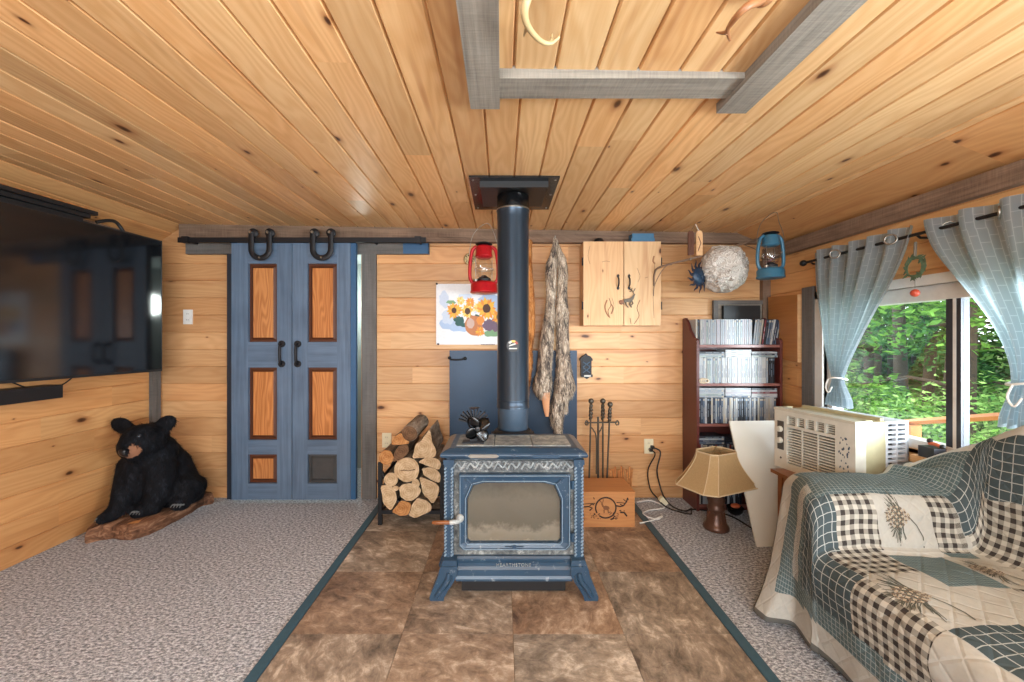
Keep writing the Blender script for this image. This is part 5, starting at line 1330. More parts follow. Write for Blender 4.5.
# thick wooden panel on the right wall
b = MB(); pv = [(3.20, PZ(297, 3.19)), (2.885, PZ(294.5, 2.885)), (2.885, PZ(362.5, 2.885)), (3.20, PZ(356, 3.19))]
b.prism(pv, XR-.042, XR-.001, axis='x', m=0)
wp = b.build('wall_panel', ['ply'], None, bevel=.002); tag(wp, 'thick brown wooden panel fixed on the right wall beside the bookcase', 'panel')
b = MB(); b.prism([(2.8845, pv[1][1]), (2.8795, pv[1][1]), (2.8795, pv[2][1]), (2.8845, pv[2][1])], XR-.043, XR-.001, axis='x'); q = b.build('front_edge', ['pine_light'], wp); q['label'] = 'pale edge of the wooden panel'

# ------------------------------------------------------------------ things hanging above the bookcase
def P2(px, py, y): return P(px, py, y)
yn = 2.92
M['branch'] = plain('branch_bark', (120, 98, 80), .85, 0, .3, 30)
bp = [P2(654, 286, 3.094), P2(654.5, 274, 3.085), P2(660, 267, yn+.10), P2(690, 259, yn), P2(716, 252, yn), P2(745, 243, yn), P2(760, 238.5, yn+.02)]
b = MB(); b.tube(spline(bp, 6), [.006+.003*(i/36) for i in range(37)], 8); b.tube(spline([P2(672, 264.5, yn+.02), P2(664, 268, yn+.03), P2(655, 284, yn+.03), P2(653.5, 296, yn+.03)], 5), .003, 6); b.tube(spline([P2(742, 244, yn), P2(750, 247, yn-.02), P2(757, 250, yn-.03)], 5), .003, 6)
tag(b.build('dry_branch', ['branch'], None, True), 'thin dry branch stretched across the corner through the paper nest', 'branch')
def mk_nest():
    t = NT('nest_paper'); o = t.obj()
    a = t.noise(o, 9, 5, .6, 1.4); v = t.n('ShaderNodeTexVoronoi', feature='F1', ins={'Scale': 16.0}); 
    dv_ = t.n('ShaderNodeVectorMath', operation='MULTIPLY_ADD', ins={0: t.noise(o, 5, 3, .5, 0, 1), 1: (.25, .25, .25), 2: o}).outputs[0]; t.t.links.new(dv_, v.inputs['Vector'])
    w = t.math('FRACT', t.math('MULTIPLY', v.outputs['Distance'], 6.5))
    f = t.math('ADD', t.math('MULTIPLY', a, .6), t.math('MULTIPLY', w, .4))
    c = t.ramp(f, [(.25, s2l((128, 116, 104))), (.45, s2l((190, 182, 172))), (.62, s2l((226, 222, 216))), (.8, s2l((150, 140, 130)))])
    return t.pbr(c, .85, 0, t.bump(f, .7, .012), .15)
M['nest'] = mk_nest()
nc = P2(723.5, 268.5, yn-.02); rn = 22.5*yn/F
b = MB(); rows = []
for i in range(41):
    th_ = math.pi*i/40; row_ = []
    for j in range(64):
        ph = 2*math.pi*j/64; d = Vector((math.sin(th_)*math.cos(ph), math.sin(th_)*math.sin(ph), -math.cos(th_)))
        e = 1+.10*noise.noise(d*1.6+Vector((3, 1, 2)))+.055*noise.noise(d*5)+.03*abs(noise.noise(d*13))
        row_.append(nc+Vector((d.x*rn*.95, d.y*rn*.9, d.z*rn*1.07))*e)
    rows.append(row_)
b.grid(rows, closed=True, cap=True)
nest = b.build('hornet_nest', ['nest'], None, True); tag(nest, 'grey papery hornet nest hanging on the dry branch', 'nest')
b = MB(); rgn = random.Random(4)
for i in range(46):
    a, e_ = rgn.uniform(3.3, 6.1), rgn.uniform(-.9, .9); d = Vector((math.cos(a)*math.cos(e_), math.sin(a)*math.cos(e_), math.sin(e_)))
    u_ = d.cross(Vector((0, 0, 1))).normalized(); v_ = u_.cross(d); R0 = rn*rgn.uniform(.96, 1.03); w_ = rn*rgn.uniform(.16, .30)
    A = [nc+Vector((d.x*R0*.95, d.y*R0*.9, d.z*R0*1.07))+u_*w_*math.cos(t)+v_*w_*.6*math.sin(t)-d*w_*w_*1.4/rn*(math.cos(t)**2) for t in [math.pi*k/9 for k in range(10)]]
    B = [p*1 + d*.006-v_*.012 for p in A]
    b.grid([A, B])
pf = b.build('paper_flap', ['nest'], nest, True); pf['kind'] = 'stuff'; so = pf.modifiers.new('t', 'SOLIDIFY'); so.thickness = .002
# blue metal sun
M['sun_blue'] = plain('sun_blue', (26, 50, 74), .4, .2, .4, 40); M['sun_dark'] = plain('sun_dark', (36, 38, 52), .5, .2)
sc_ = P2(699, 276.5, 2.88); MS = Matrix.Translation(sc_) @ Matrix.Rotation(math.radians(26), 4, 'Z')
sn = thing('sun_ornament', 'blue metal sun ornament with wavy rays hanging beside the paper nest', 'ornament', sc_)
b = MB(); b.M = MS; b.lathe([(.001, -.022), (.03, -.019), (.052, -.010), (.06, 0), (.058, .004)], (0, 0, 0), 32, axis='y'); b.ball((0, -.022, -.004), .009, 8, 6, scale=(.7, 1, 1.6))
for s in (-1, 1): b.ball((.02*s, -.018, .014), .008, 8, 6, scale=(1.3, .6, .6))
b.ball((0, -.018, -.026), .008, 8, 6, scale=(2, .6, .5)); b.build('sun_face', ['sun_blue'], sn, True)
for k in range(13):
    a = 2*math.pi*k/13; b = MB(); b.M = MS; d = Vector((math.cos(a), 0, math.sin(a))); n_ = Vector((-math.sin(a), 0, math.cos(a)))
    pts = [d*(.055+.062*t)+n_*(.010*math.sin(t*5.2)) for t in [i/8 for i in range(9)]]
    b.tube(pts, [.013*(1-i/8)+.002 for i in range(9)], 6, up=(0, 1, 0), flat=.25); b.build('ray', ['sun_dark'], sn, True)
b = MB(); b.tube([sc_+Vector((0, 0, .06)), P2(699, 257, 2.9)], .0015, 5); b.build('hanging_wire', ['steel'], sn)
# two carved wooden blocks
hk = P2(695.5, 224, 2.9)
for k, (px0, px1, py0, py1, m, lab) in enumerate(((688, 693.6, 231, 255, 'stain_dark', 'dark carved wooden block hanging left of the paper nest'), (696, 702.3, 231, 255.5, 'pine_light', 'pale carved wooden block hanging between the dark block and the nest'))):
    p0, p1 = P2(px0, py1, 2.9), P2(px1, py0, 2.9); w = p1.x-p0.x; xm = (p0.x+p1.x)/2
    o = thing('carved_block', lab, 'ornament', (xm, 2.9, p0.z))
    b = MB(); b.prism([(p0.x, p0.z), (p1.x, p0.z), (p1.x, p1.z-.02), (p1.x-w*.2, p1.z), (p0.x+w*.2, p1.z), (p0.x, p1.z-.02)], 2.893, 2.907); bl = b.build('block', [m], o, bevel=.002)
    b = MB(); z_ = (p0.z+p1.z)/2
    b.tube([(xm-w*.25, 2.892, p0.z+.03), (xm+w*.2, 2.892, z_), (xm-w*.2, 2.892, p1.z-.04)], .003, 6); b.build('carving', ['stain_dark'], bl)
    b = MB(); b.tube([(xm, 2.9, p1.z), hk], .0018, 5); b.build('cord', ['steel'], o)
    if k == 0: b = MB(); b.tube([(xm, 2.9, p0.z), (xm, 2.9, p0.z-.03)], .0018, 5); b.ball((xm, 2.9, p0.z-.032), .007, 8, 6); b.build('bead', ['steel'], o)

# ------------------------------------------------------------------ table lamp on the floor
M['shade_cloth'] = None
def mk_shade():
    t = NT('lamp_shade_cloth'); o = t.obj(); a = t.noise(t.sc(o, 200, 200, 30), 1.0, 2)
    c = t.mix(a, s2l((186, 156, 112)), s2l((210, 182, 138)))
    d = t.n('ShaderNodeBsdfDiffuse', ins={'Color': c}).outputs[0]; tr = t.n('ShaderNodeBsdfTranslucent', ins={'Color': c}).outputs[0]
    return t.surf(t.n('ShaderNodeMixShader', ins={0: .3, 1: d, 2: tr}).outputs[0])
M['shade_cloth'] = mk_shade(); M['shade_trim'] = plain('shade_trim', (206, 184, 148), .8)
lcx, lcy = PX(716.5, 2.74), 2.745
lamp = thing('table_lamp', 'bronze table lamp with a tan bell shade standing on the carpet', 'lamp', (lcx, lcy, 0))
M['bronze'] = plain('bronze', (96, 66, 52), .35, .35, .35, 18)
def octa(hw, hd_, c): return [(-hw+c, -hd_), (hw-c, -hd_), (hw, -hd_+c), (hw, hd_-c), (hw-c, hd_), (-hw+c, hd_), (-hw, hd_-c), (-hw, -hd_+c)]
zs0, zs1 = .298, .518
b = MB(); b.lathe([(.001, 0), (.074, 0), (.080, .006), (.080, .022), (.070, .036), (.064, .046), (.058, .07), (.050, .10), (.046, .125), (.054, .135), (.056, .148), (.048, .16), (.050, .18), (.056, .20), (.048, .222), (.052, .235), (.040, .25), (.016, .26), (.012, .29), (.001, .291)], (lcx, lcy, 0), 32); bs = b.build('lamp_base', ['bronze'], lamp, True)
b = MB(); 
for k in range(8):
    a = 2*math.pi*k/8; b.tube([(lcx+.06*math.cos(a), lcy+.06*math.sin(a), .045), (lcx+.049*math.cos(a), lcy+.049*math.sin(a), .12)], .006, 6)
q = b.build('flutes', ['bronze'], bs, True); q['kind'] = 'stuff'
b = MB(); b.lathe([(.010, .291), (.018, .30), (.018, .36), (.012, .37)], (lcx, lcy, 0), 16); b.build('bulb_holder', ['brass'], lamp, True)
MR = Matrix.Translation((lcx, lcy, 0)) @ Matrix.Rotation(math.radians(24), 4, 'Z')
b = MB(); b.M = MR; rows = []
for i in range(13):
    t = i/12; k = (1-t)**1.55
    rows.append([(x, y, lerp(zs0, zs1, t)) for x, y in octa(lerp(.118, .245, k), lerp(.085, .165, k), lerp(.034, .06, k))])
rows = [[r[int(j//4)] if j % 4 == 0 else tuple(Vector(r[int(j//4)]).lerp(Vector(r[(int(j//4)+1) % 8]), (j % 4)/4)) for j in range(32)] for r in rows]
b.grid(rows, closed=True); sh = b.build('lamp_shade', ['shade_cloth'], lamp, False); so = sh.modifiers.new('t', 'SOLIDIFY'); so.thickness = .003
for r, rr in ((rows[0], .005), (rows[-1], .005)):
    b = MB(); b.M = MR; b.tube(list(r)+[r[0]], rr, 6, cap=False); b.build('shade_trim', ['shade_trim'], sh)
for j in range(8):
    b = MB(); b.M = MR; b.tube([Vector(r[j*4])*1.0 for r in rows], .003, 6); b.build('shade_rib', ['shade_trim'], sh)
b = MB(); b.M = MR; b.tube([(-.118, 0, zs1), (.118, 0, zs1)], .003, 6); b.tube(spline([(-.05, 0, .37), (-.062, 0, .45), (-.03, 0, .52), (0, 0, .532), (.03, 0, .52), (.062, 0, .45), (.05, 0, .37)], 5), .003, 6); b.lathe([(.001, .552), (.008, .546), (.008, .532), (.001, .526)], (0, 0, 0), 12); b.build('harp', ['brass'], lamp, True)
# things on the floor near the bookcase
px_ = PF(739, 517); b = MB(); b.lathe([(.03, 0), (.05, .02), (.058, .05), (.052, .055), (.04, .03), (.001, .02)], (px_.x, px_.y+.05, 0), 24); pt = b.build('dark_bowl', ['black_gloss'], None, True); tag(pt, 'small dark round bowl on the carpet right of the lamp foot', 'bowl')
M['orange_toy'] = plain('orange_thing', (206, 104, 66), .5); b = MB(); b.ball((px_.x, px_.y+.045, .062), .028, 14, 10, scale=(1.2, .9, .6)); tag(b.build('orange_item', ['orange_toy'], None, True), 'rounded orange item lying in the small dark bowl', 'item')

# ------------------------------------------------------------------ leaning white board, side table, air conditioner
M['board_white'] = None
t_ = NT('white_board'); a_ = t_.noise(t_.obj(), 2.2, 3); M['board_white'] = t_.pbr(t_.mix(a_, s2l((206, 204, 190)), s2l((232, 230, 222))), .16, 0, None, .6)
pb = PF(757, 547); ptp = P(729.5, 421, 2.86)
wv = Vector((.36, .02, 0))
b = MB(); A = [pb, pb+wv, Vector((ptp.x, ptp.y, ptp.z))+wv*1.0+Vector((.06, 0, 0)), Vector((ptp.x, ptp.y, ptp.z))]
nrm_ = (A[1]-A[0]).cross(A[3]-A[0]).normalized()*.012
if nrm_.y < 0: nrm_ = -nrm_
b.grid([[p, p+nrm_] for p in A+[A[0]]]); b.poly(A); b.poly([p+nrm_ for p in reversed(A)])
tag(b.build('white_board', ['board_white'], None, bevel=.001), 'white smooth board leaning against the brown bookcase behind the lamp', 'board')
ty0, ty1, tx0, tx1, tz = 2.03, 2.455, 1.60, 2.09, .493
tb_ = thing('side_table', 'small brown wooden side table under the air conditioner', 'table', ((tx0+tx1)/2, 2.25, 0))
b = MB(); b.box(tx0, tx1, ty0, ty1, tz-.02, tz); b.build('table_top', ['table_wood'], tb_, bevel=.005)
for x in (tx0+.03, tx1-.06):
    for y in (ty0+.02, ty1-.055): b = MB(); b.box(x, x+.035, y, y+.035, 0, tz-.02); b.build('leg', ['table_wood'], tb_, bevel=.003)
for a in ((tx0+.035, tx0+.05, ty0+.055, ty1-.055), (tx1-.05, tx1-.035, ty0+.055, ty1-.055)):
    b = MB(); b.box(a[0], a[1], a[2], a[3], .10, tz-.021); b.build('side_panel', ['table_wood'], tb_)
for a in ((ty1-.05, ty1-.035), (ty0+.025, ty0+.04)):
    b = MB(); b.box(tx0+.065, tx1-.06, a[0], a[1], .10, tz-.021); b.build('end_panel', ['table_wood'], tb_)
M['ac_beige'] = plain('ac_beige', (188, 184, 168), .4); M['ac_light'] = plain('ac_light', (200, 198, 186), .4); M['ac_metal'] = plain('ac_metal', (172, 164, 130), .45, .1); M['ac_white'] = plain('ac_white', (206, 212, 220), .4); M['ac_dark'] = plain('ac_dark', (70, 68, 64), .6)
a0 = Vector((1.672, 2.515, 0)); ang = math.atan2(-.465, .095)
MA = Matrix.Translation(a0) @ Matrix.Rotation(ang, 4, 'Z')      # local x: along the front, y: into the room's right (depth)
W_, H_, Dp = .475, .355, .345; az = tz+.001; 
ac = thing('air_conditioner', 'beige window air conditioner on the side table in front of the window', 'air conditioner', (1.87, 2.28, az))
def abox(nm, x0, x1, y0, y1, z0, z1, m, par, bev=.003):
    b = MB(); b.M = MA; b.box(x0, x1, y0, y1, az+z0, az+z1); return b.build(nm, [m], par, bevel=bev)
cs_ = abox('sleeve', .008, W_-.008, .055, .19, .006, H_-.006, 'ac_metal', ac); cs_['label'] = 'yellowed metal sleeve'
# front panel, hollow behind the grille
fp = MB(); fp.M = MA
gx0, gx1, gz0, gz1, gz2 = .085, .372, .035, .252, .318
for x0, x1, z0, z1 in ((0, gx0, 0, H_), (gx1, W_, 0, H_), (gx0, gx1, 0, gz0), (gx0, gx1, gz2, H_), (gx0, gx1, gz1, gz1+.014)): fp.box(x0, x1, -.01, .055, az+z0, az+z1)
fr_ = fp.build('front_panel', ['ac_light'], ac)
abox('grille_back', gx0, gx1, .03, .05, gz0, gz2, 'ac_dark', fr_, 0)
for k in range(15):
    z = lerp(gz0, gz1, k/14); abox('louver', gx0, gx1, -.006, .010, z-.0035, z+.0035, 'ac_light', fr_, 0)
for k in range(1, 5):
    x = lerp(gx0, gx1, k/5); abox('divider', x-.006, x+.006, -.006, .012, gz1+.014, gz2, 'ac_light', fr_, 0)
for k in range(4):
    z = lerp(gz1+.024, gz2-.008, k/3); abox('upper_louver', gx0, gx1, .0, .012, z-.0025, z+.0025, 'ac_light', fr_, 0)
for x in (lerp(gx0, gx1, .33), lerp(gx0, gx1, .66)): abox('grille_rib', x-.003, x+.003, -.007, .0, gz0, gz1, 'ac_light', fr_, 0)
cp_ = abox('control_panel', .024, .066, -.014, -.009, .11, .28, 'ac_dark', ac, .002)
for z in (.165, .232):
    b = MB(); b.M = MA; b.lathe([(.001, -.034), (.015, -.033), (.018, -.014)], (.045, 0, az+z), 20, axis='y'); b.build('knob', ['ac_light'], cp_, True)
b = MB(); b.M = MA; b.lathe([(.001, -.013), (.006, -.012), (.006, -.009)], (.045, 0, az+.06), 10, axis='y'); b.build('screw', ['ac_dark'], ac)
abox('top_lip', -.002, W_+.002, -.014, .06, H_-.012, H_+.002, 'ac_beige', ac, .004)
abox('sleeve_flange', W_-.02, W_-.004, .055, .10, .004, H_+.004, 'ac_metal', ac, .002); abox('sleeve_flange', .004, .02, .055, .10, .004, H_+.004, 'ac_metal', ac, .002)
abox('sleeve_flange', .02, W_-.02, .17, .192, H_-.006, H_+.01, 'ac_metal', ac, .002)
# pale rear housing with louvred side
x1h = W_-.012
rb = MB(); rb.M = MA
rb.box(.012, .03, .192, Dp, az+.008, az+H_-.008); rb.box(.03, x1h, .192, Dp, az+H_-.022, az+H_-.008); rb.box(.03, x1h, .192, Dp, az+.008, az+.03); rb.box(.03, x1h, Dp-.012, Dp, az+.03, az+H_-.022)
for y0, y1 in ((.192, .21), (.262, .274), (.325, Dp)): rb.box(x1h-.018, x1h, y0, y1, az+.03, az+H_-.022)
rh = rb.build('rear_housing', ['ac_white'], ac); rh['label'] = 'pale blue-white louvred rear housing'
for k in range(12):
    z = lerp(.045, H_-.04, k/11); b = MB(); b.M = MA; b.box(x1h-.014, x1h+.001, .205, .33, az+z-.006, az+z+.006); b.build('side_louver', ['ac_white'], rh)
abox('condenser', .05, x1h-.06, .21, .32, .03, H_-.03, 'ac_dark', rh, 0)
# peeling paint marks beside the grille
b = MB(); b.M = MA; rgp = random.Random(8)
for i in range(34):
    x, z = rgp.uniform(.392, .445), rgp.uniform(.06, .27); b.prism([(x+.006*rgp.uniform(.2, 1)*math.cos(k*1.05), az+z+.010*rgp.uniform(.2, 1)*math.sin(k*1.05)) for k in range(6)], -.0106, -.0099)
b.build('peeling_patch', ['pipe_grey'], fr_)
# sill things
b = MB(); x0 = 2.045; p_ = P(918.5, 456, x0*F/(918-CX)); p1_ = P(931, 444, x0*F/(931-CX))
zsill = .689
b = MB(); b.box(2.05, 2.11, 1.955, 2.03, zsill, zsill+.052); tag(b.build('grey_box', ['mull_grey'], None, bevel=.004), 'small dark grey box on the window sill beside the air conditioner', 'box')
b = MB(); c = Vector((2.085, 1.99, zsill+.0525)); b.ball(c+Vector((0, .018, .026)), .012, 12, 8, m=1); b.tube(spline([c+Vector((0, .02, .012)), c+Vector((0, -.005, .014)), c+Vector((0, -.035, .008))], 4), .009, 8, m=0); b.ball(c+Vector((0, -.04, .010)), .011, 10, 8, m=1)
tag(b.build('small_figurine', ['orange_toy', 'black'], None, True), 'tiny orange and black figurine on the grey box at the window', 'figurine')

# ------------------------------------------------------------------ cords
ox, oz = PX(648.5, YB), PZ(446, YB)
def fl(px, py): return PF(px, py, .006)
for k, (dx_, mid) in enumerate(((.0, [(648, 470), (650, 488)]), (.03, [(657, 470), (660, 486)]))):
    z_ = oz-.024+.02*k
    c0 = Vector((ox+.01+dx_*.4, YB-.03, z_)); b = MB(); b.box(c0.x-.012, c0.x+.012, YB-.04, YB-.0125, c0.z-.012, c0.z+.012)
    pts = [c0+Vector((0, -.01, 0)), c0+Vector((.02+dx_, -.03, -.03))]+[P(a, c, YB-.05) for a, c in mid]
    if k == 0: pts += [P(657, 498, YB-.12), fl(668, 508), fl(690, 514), fl(706, 520)+Vector((0, .18, 0)), fl(745, 528)+Vector((0, .2, 0)), fl(768, 540)+Vector((.0, .1, 0))]
    else: pts += [P(664, 497, YB-.10), fl(672, 506), fl(684, 511), fl(702, 518)+Vector((0, .16, 0))]
    pts = [Vector((p.x, min(p.y, YB-.02), max(p.z, .006))) for p in pts]
    b.tube(spline(pts, 6), .0055, 6)
    tag(b.build('electric_cable', ['black'], None, True), ['black cord running from the outlet along the carpet to the white board', 'shorter black cord from the outlet ending behind the lamp foot'][k], 'cord')
p = P(663, 499, YB-.14)
b = MB(); b.M = Matrix.Translation((p.x, p.y, .03)) @ Matrix.Rotation(-.7, 4, 'Y'); b.box(-.02, .02, -.02, .02, -.03, .035); tag(b.build('power_adapter', ['ivory'], None, bevel=.004), 'small white tag on the black cords near the outlet', 'adapter')
pts = [fl(637, 502), fl(650, 500.5), fl(660, 504), fl(664, 508), fl(650, 510), fl(643, 513), fl(648, 517), fl(658, 519), fl(662, 516), fl(650, 521), fl(640, 523)]
pts = [Vector((p.x, min(p.y, YB-.02), .006)) for p in pts]
b = MB(); b.tube(spline(pts, 6), .005, 6); tag(b.build('white_cable', ['white'], None, True), 'white cord looped on the carpet beside the wooden crate', 'cord')
# ------------------------------------------------------------------ couch under its quilt
def mkquilt(name, fn):
    t = NT(name); uv = t.uv(); s = t.n('ShaderNodeSeparateXYZ', ins={0: uv})
    c = fn(t, s.outputs[0], s.outputs[1])
    fine = t.noise(t.sc(uv, 500, 500), 1, 2); mid = t.noise(uv, 28, 3)
    # diamond quilting stitches
    a = t.math('ABSOLUTE', t.math('SUBTRACT', t.math('FRACT', t.math('MULTIPLY', t.math('ADD', s.outputs[0], s.outputs[1]), 11.0)), .5))
    b_ = t.math('ABSOLUTE', t.math('SUBTRACT', t.math('FRACT', t.math('MULTIPLY', t.math('SUBTRACT', s.outputs[0], s.outputs[1]), 11.0)), .5))
    q = t.math('MINIMUM', t.math('SUBTRACT', .5, a), t.math('SUBTRACT', .5, b_))
    q = t.math('MINIMUM', t.math('MULTIPLY', q, 8.0), 1.0)
    h = t.math('ADD', t.math('MULTIPLY', q, .8), t.math('ADD', t.math('MULTIPLY', mid, .7), t.math('MULTIPLY', fine, .12)))
    
    return t.pbr(c, .9, 0, t.bump(h, .28, .008), .15)
def band(t, x, per, duty, off=0.0): return t.math('LESS_THAN', t.math('FRACT', t.math('MULTIPLY_ADD', x, 1.0/per, off)), duty)
def weave(bg, ln, per, duty, alpha=1.0):
    def f(t, u, v):
        m = t.math('MULTIPLY', t.math('MAXIMUM', band(t, u, per, duty), band(t, v, per, duty)), alpha)
        return t.mix(m, s2l(bg), s2l(ln))
    return f
def gingham(t, u, v):
    a, c = band(t, u, .036, .5), band(t, v, .036, .5)
    return t.mix(t.math('MULTIPLY', t.math('ADD', a, c), .5), s2l((184, 182, 172)), s2l((60, 56, 54)))
def teal2(t, u, v):
    a, c = band(t, u, .012, .5), band(t, v, .012, .5)
    m = t.math('MULTIPLY', t.math('ADD', a, c), .5)
    return t.mix(m, s2l((116, 132, 134)), s2l((80, 97, 102)))
def cream_(t, u, v): return t.mix(t.noise(t.uv(), 60, 3), s2l((166, 165, 158)), s2l((184, 183, 176)))
def white_(t, u, v): return t.mix(t.noise(t.uv(), 60, 3), s2l((186, 188, 184)), s2l((202, 202, 198)))
def herring(t, u, v): 
    a = band(t, t.math('ADD', u, t.math('ABSOLUTE', t.math('SUBTRACT', t.math('FRACT', t.math('MULTIPLY', v, 40.0)), .5))), .010, .5)
    return t.mix(a, s2l((120, 128, 130)), s2l((196, 196, 190)))
M['q_cream'] = mkquilt('quilt_cream', cream_); M['q_white'] = mkquilt('quilt_white', white_); M['q_ging'] = mkquilt('quilt_gingham', gingham)
M['q_teal'] = mkquilt('quilt_teal_check', weave((84, 102, 106), (156, 166, 166), .0185, .14, .8)); M['q_teal2'] = mkquilt('quilt_teal_weave', teal2)
M['q_pane'] = mkquilt('quilt_windowpane', weave((68, 80, 84), (162, 168, 166), .036, .09)); M['q_herr'] = mkquilt('quilt_herringbone', herring)
M['q_bind'] = plain('quilt_binding', (92, 92, 88), .9)
QM = ['q_cream', 'q_white', 'q_ging', 'q_teal', 'q_teal2', 'q_pane', 'q_herr', 'q_bind']
CR, WH, GI, TE, T2, PA, HE, BI = range(8)
M['couch_cloth'] = plain('couch_cloth', (96, 104, 108), .9)
YFAR, YNEAR, AW = 2.0, -.25, .36
AH, SHt = .615, .425
couch = thing('couch', 'couch along the right wall below the window, covered by a patchwork quilt', 'couch', (1.65, .87, 0))
for nm, a in (('base', (1.35, 2.05, YNEAR+.04, YFAR-.04, .05, .30)), ('seat_cushion', (1.32, 1.85, YNEAR+AW, YFAR-AW-.01, .30, .385)), ('arm', (1.40, 1.86, YFAR-AW+.05, YFAR-.04, .30, .555)), ('arm', (1.37, 1.86, YNEAR+.04, YNEAR+AW-.05, .30, .555)), ('backrest', (1.95, 2.05, YNEAR+.30, 1.62, .30, .84))):
    b = MB(); b.box(*a); b.build(nm, ['couch_cloth'], couch, bevel=.03, seg=3)
for x in (1.36, 1.98):
    for y in (YNEAR+.1, YFAR-.12): b = MB(); b.box(x-.025, x+.025, y-.025, y+.025, 0, .05); b.build('foot', ['table_wood'], couch)
# along profile (Y, height)
al = [(YFAR+.002, AH-.03), (YFAR-.03, AH), (YFAR-AW*.5, AH+.012), (YFAR-AW+.05, AH-.005), (YFAR-AW+.005, AH-.05), (YFAR-AW-.012, AH-.11), (YFAR-AW-.03, SHt+.035), (YFAR-AW-.06, SHt), (YFAR-AW-.3, SHt+.012), (.9, SHt+.012), (YNEAR+AW+.3, SHt+.012), (YNEAR+AW+.06, SHt), (YNEAR+AW+.03, SHt+.035), (YNEAR+AW+.01, AH-.11), (YNEAR+AW, AH-.05), (YNEAR+AW-.05, AH), (YNEAR+.03, AH), (YNEAR, AH-.03), (YNEAR-.01, .46)]
alp = spline([Vector((y, h, 0)) for y, h in al], 10)
def resample(p, step):
    out = [p[0].copy()]; acc = 0; tot = [0.0]
    for i in range(len(p)-1): tot.append(tot[-1]+(p[i+1]-p[i]).length)
    n = max(2, int(tot[-1]/step)); res = []; j = 0
    for k in range(n+1):
        s_ = tot[-1]*k/n
        while j < len(p)-2 and tot[j+1] < s_: j += 1
        f = (s_-tot[j])/max(1e-9, tot[j+1]-tot[j]); res.append((s_, p[j].lerp(p[j+1], f)))
    return res
ALS = resample(alp, .0165)
S_ARM = min(ALS, key=lambda q: abs(q[1].x-YFAR)+abs(q[1].y-(AH-.03)))[0]
S_IN = min(ALS, key=lambda q: abs(q[1].x-(YFAR-AW+.03))+abs(q[1].y-(AH-.02)))[0]
S_SEAT = min(ALS, key=lambda q: abs(q[1].x-(YFAR-AW-.05))+abs(q[1].y-SHt))[0]
S_END = ALS[-1][0]
def prof(y, h, w):
    """X,Z from the front hem up, over the seat or arm, up the back and over it"""
    arm = sm((h-SHt-.02)/(AH-SHt-.06)); flare = .05*sm((y-1.5)/.5)
    xf = 1.225+.02*arm+.115*sm((y-1.62)/.38); xh = 1.235-.085*sm((y-1.76)/.16)
    p = [(xh, .03), (lerp(xh, xf-.012, .40), h*.3), (lerp(xh, xf-.012, .75), h*.62), (xf-.014, h-.09), (xf-.002, h-.03), (xf+.035, h+.0), (xf+.10, h+.014)]
    xb = 1.875; bt = lerp(.955, .66, max(0, min(1, (y-1.52)/.46))); bt = lerp(bt, .70, sm((YNEAR+.25-y)/.25))
    p += [(lerp(xf+.10, xb-.04, .5), h+.014), (xb-.06, h+.005), (xb-.005, max(h+.05, lerp(h, bt, .15))), (xb+.015, lerp(h, bt, .5)), (xb+.03, bt-.07), (xb+.065, bt-.015), (xb+.11, bt+.004), (xb+.16, bt-.012), (xb+.19, bt-.05)]
    return p
rows, uvs, sidx, arcs = [], [], [], {}
NT_ = 96
for s_, q in ALS:
    y, h = q.x, q.y
    # rounded far end of the back
    pf_ = spline([Vector((a, c, 0)) for a, c in prof(y, h, 0)], 8)
    tot = [0.0]
    for i in range(len(pf_)-1): tot.append(tot[-1]+(pf_[i+1]-pf_[i]).length)
    # shared break points so the patches line up: front height, then fixed lengths
    idx = []; j = 0; row_, uv_ = [], []
    kf = 5*8  # end of the front in spline samples
    kb = 8*8
    segs = [(0, kf, 30), (kf, kb, 30), (kb, len(pf_)-1, 36)]
    for (i0, i1, n) in segs:
        for k in range(n+(1 if i1 == len(pf_)-1 else 0)):
            target = lerp(tot[i0], tot[i1], k/n); j = i0
            while j < i1-1 and tot[j+1] < target: j += 1
            f = (target-tot[j])/max(1e-9, tot[j+1]-tot[j]); v = pf_[j].lerp(pf_[j+1], f)
            tt = (k/n)+(0 if i0 == 0 else 1 if i0 == kf else 2)
            yy = y; xx, zz = v.x, v.y
            if tt < 1: yy -= .13*(1-tt)*sm((y-1.72)/.26)
            if False:
                e = sm((y-(YFAR-.25))/.25); zz = lerp(zz, min(zz, lerp(h, .87, 1-e*.55)), e); 
            nz = .010*noise.noise((s_*5, target*5, 1))+.005*noise.noise((s_*16, target*16, 3))
            if tt < 1: xx -= nz+.012*math.sin(s_*16+1.0)*(1-tt)**1.5; yy += .008*noise.noise((s_*6, target*4, 9))*(1-tt)
            elif tt < 2: zz += nz
            else: xx -= nz*.8; zz += nz*.4
            row_.append(Vector((min(xx, XR-.03), yy, max(zz, .012)))); uv_.append((s_, target-tot[i1] if i0 == 0 else target-tot[i0]+.001)); idx.append(tt); arcs[(len(rows), len(row_)-1)] = target
    rows.append(row_); uvs.append(uv_); sidx = idx
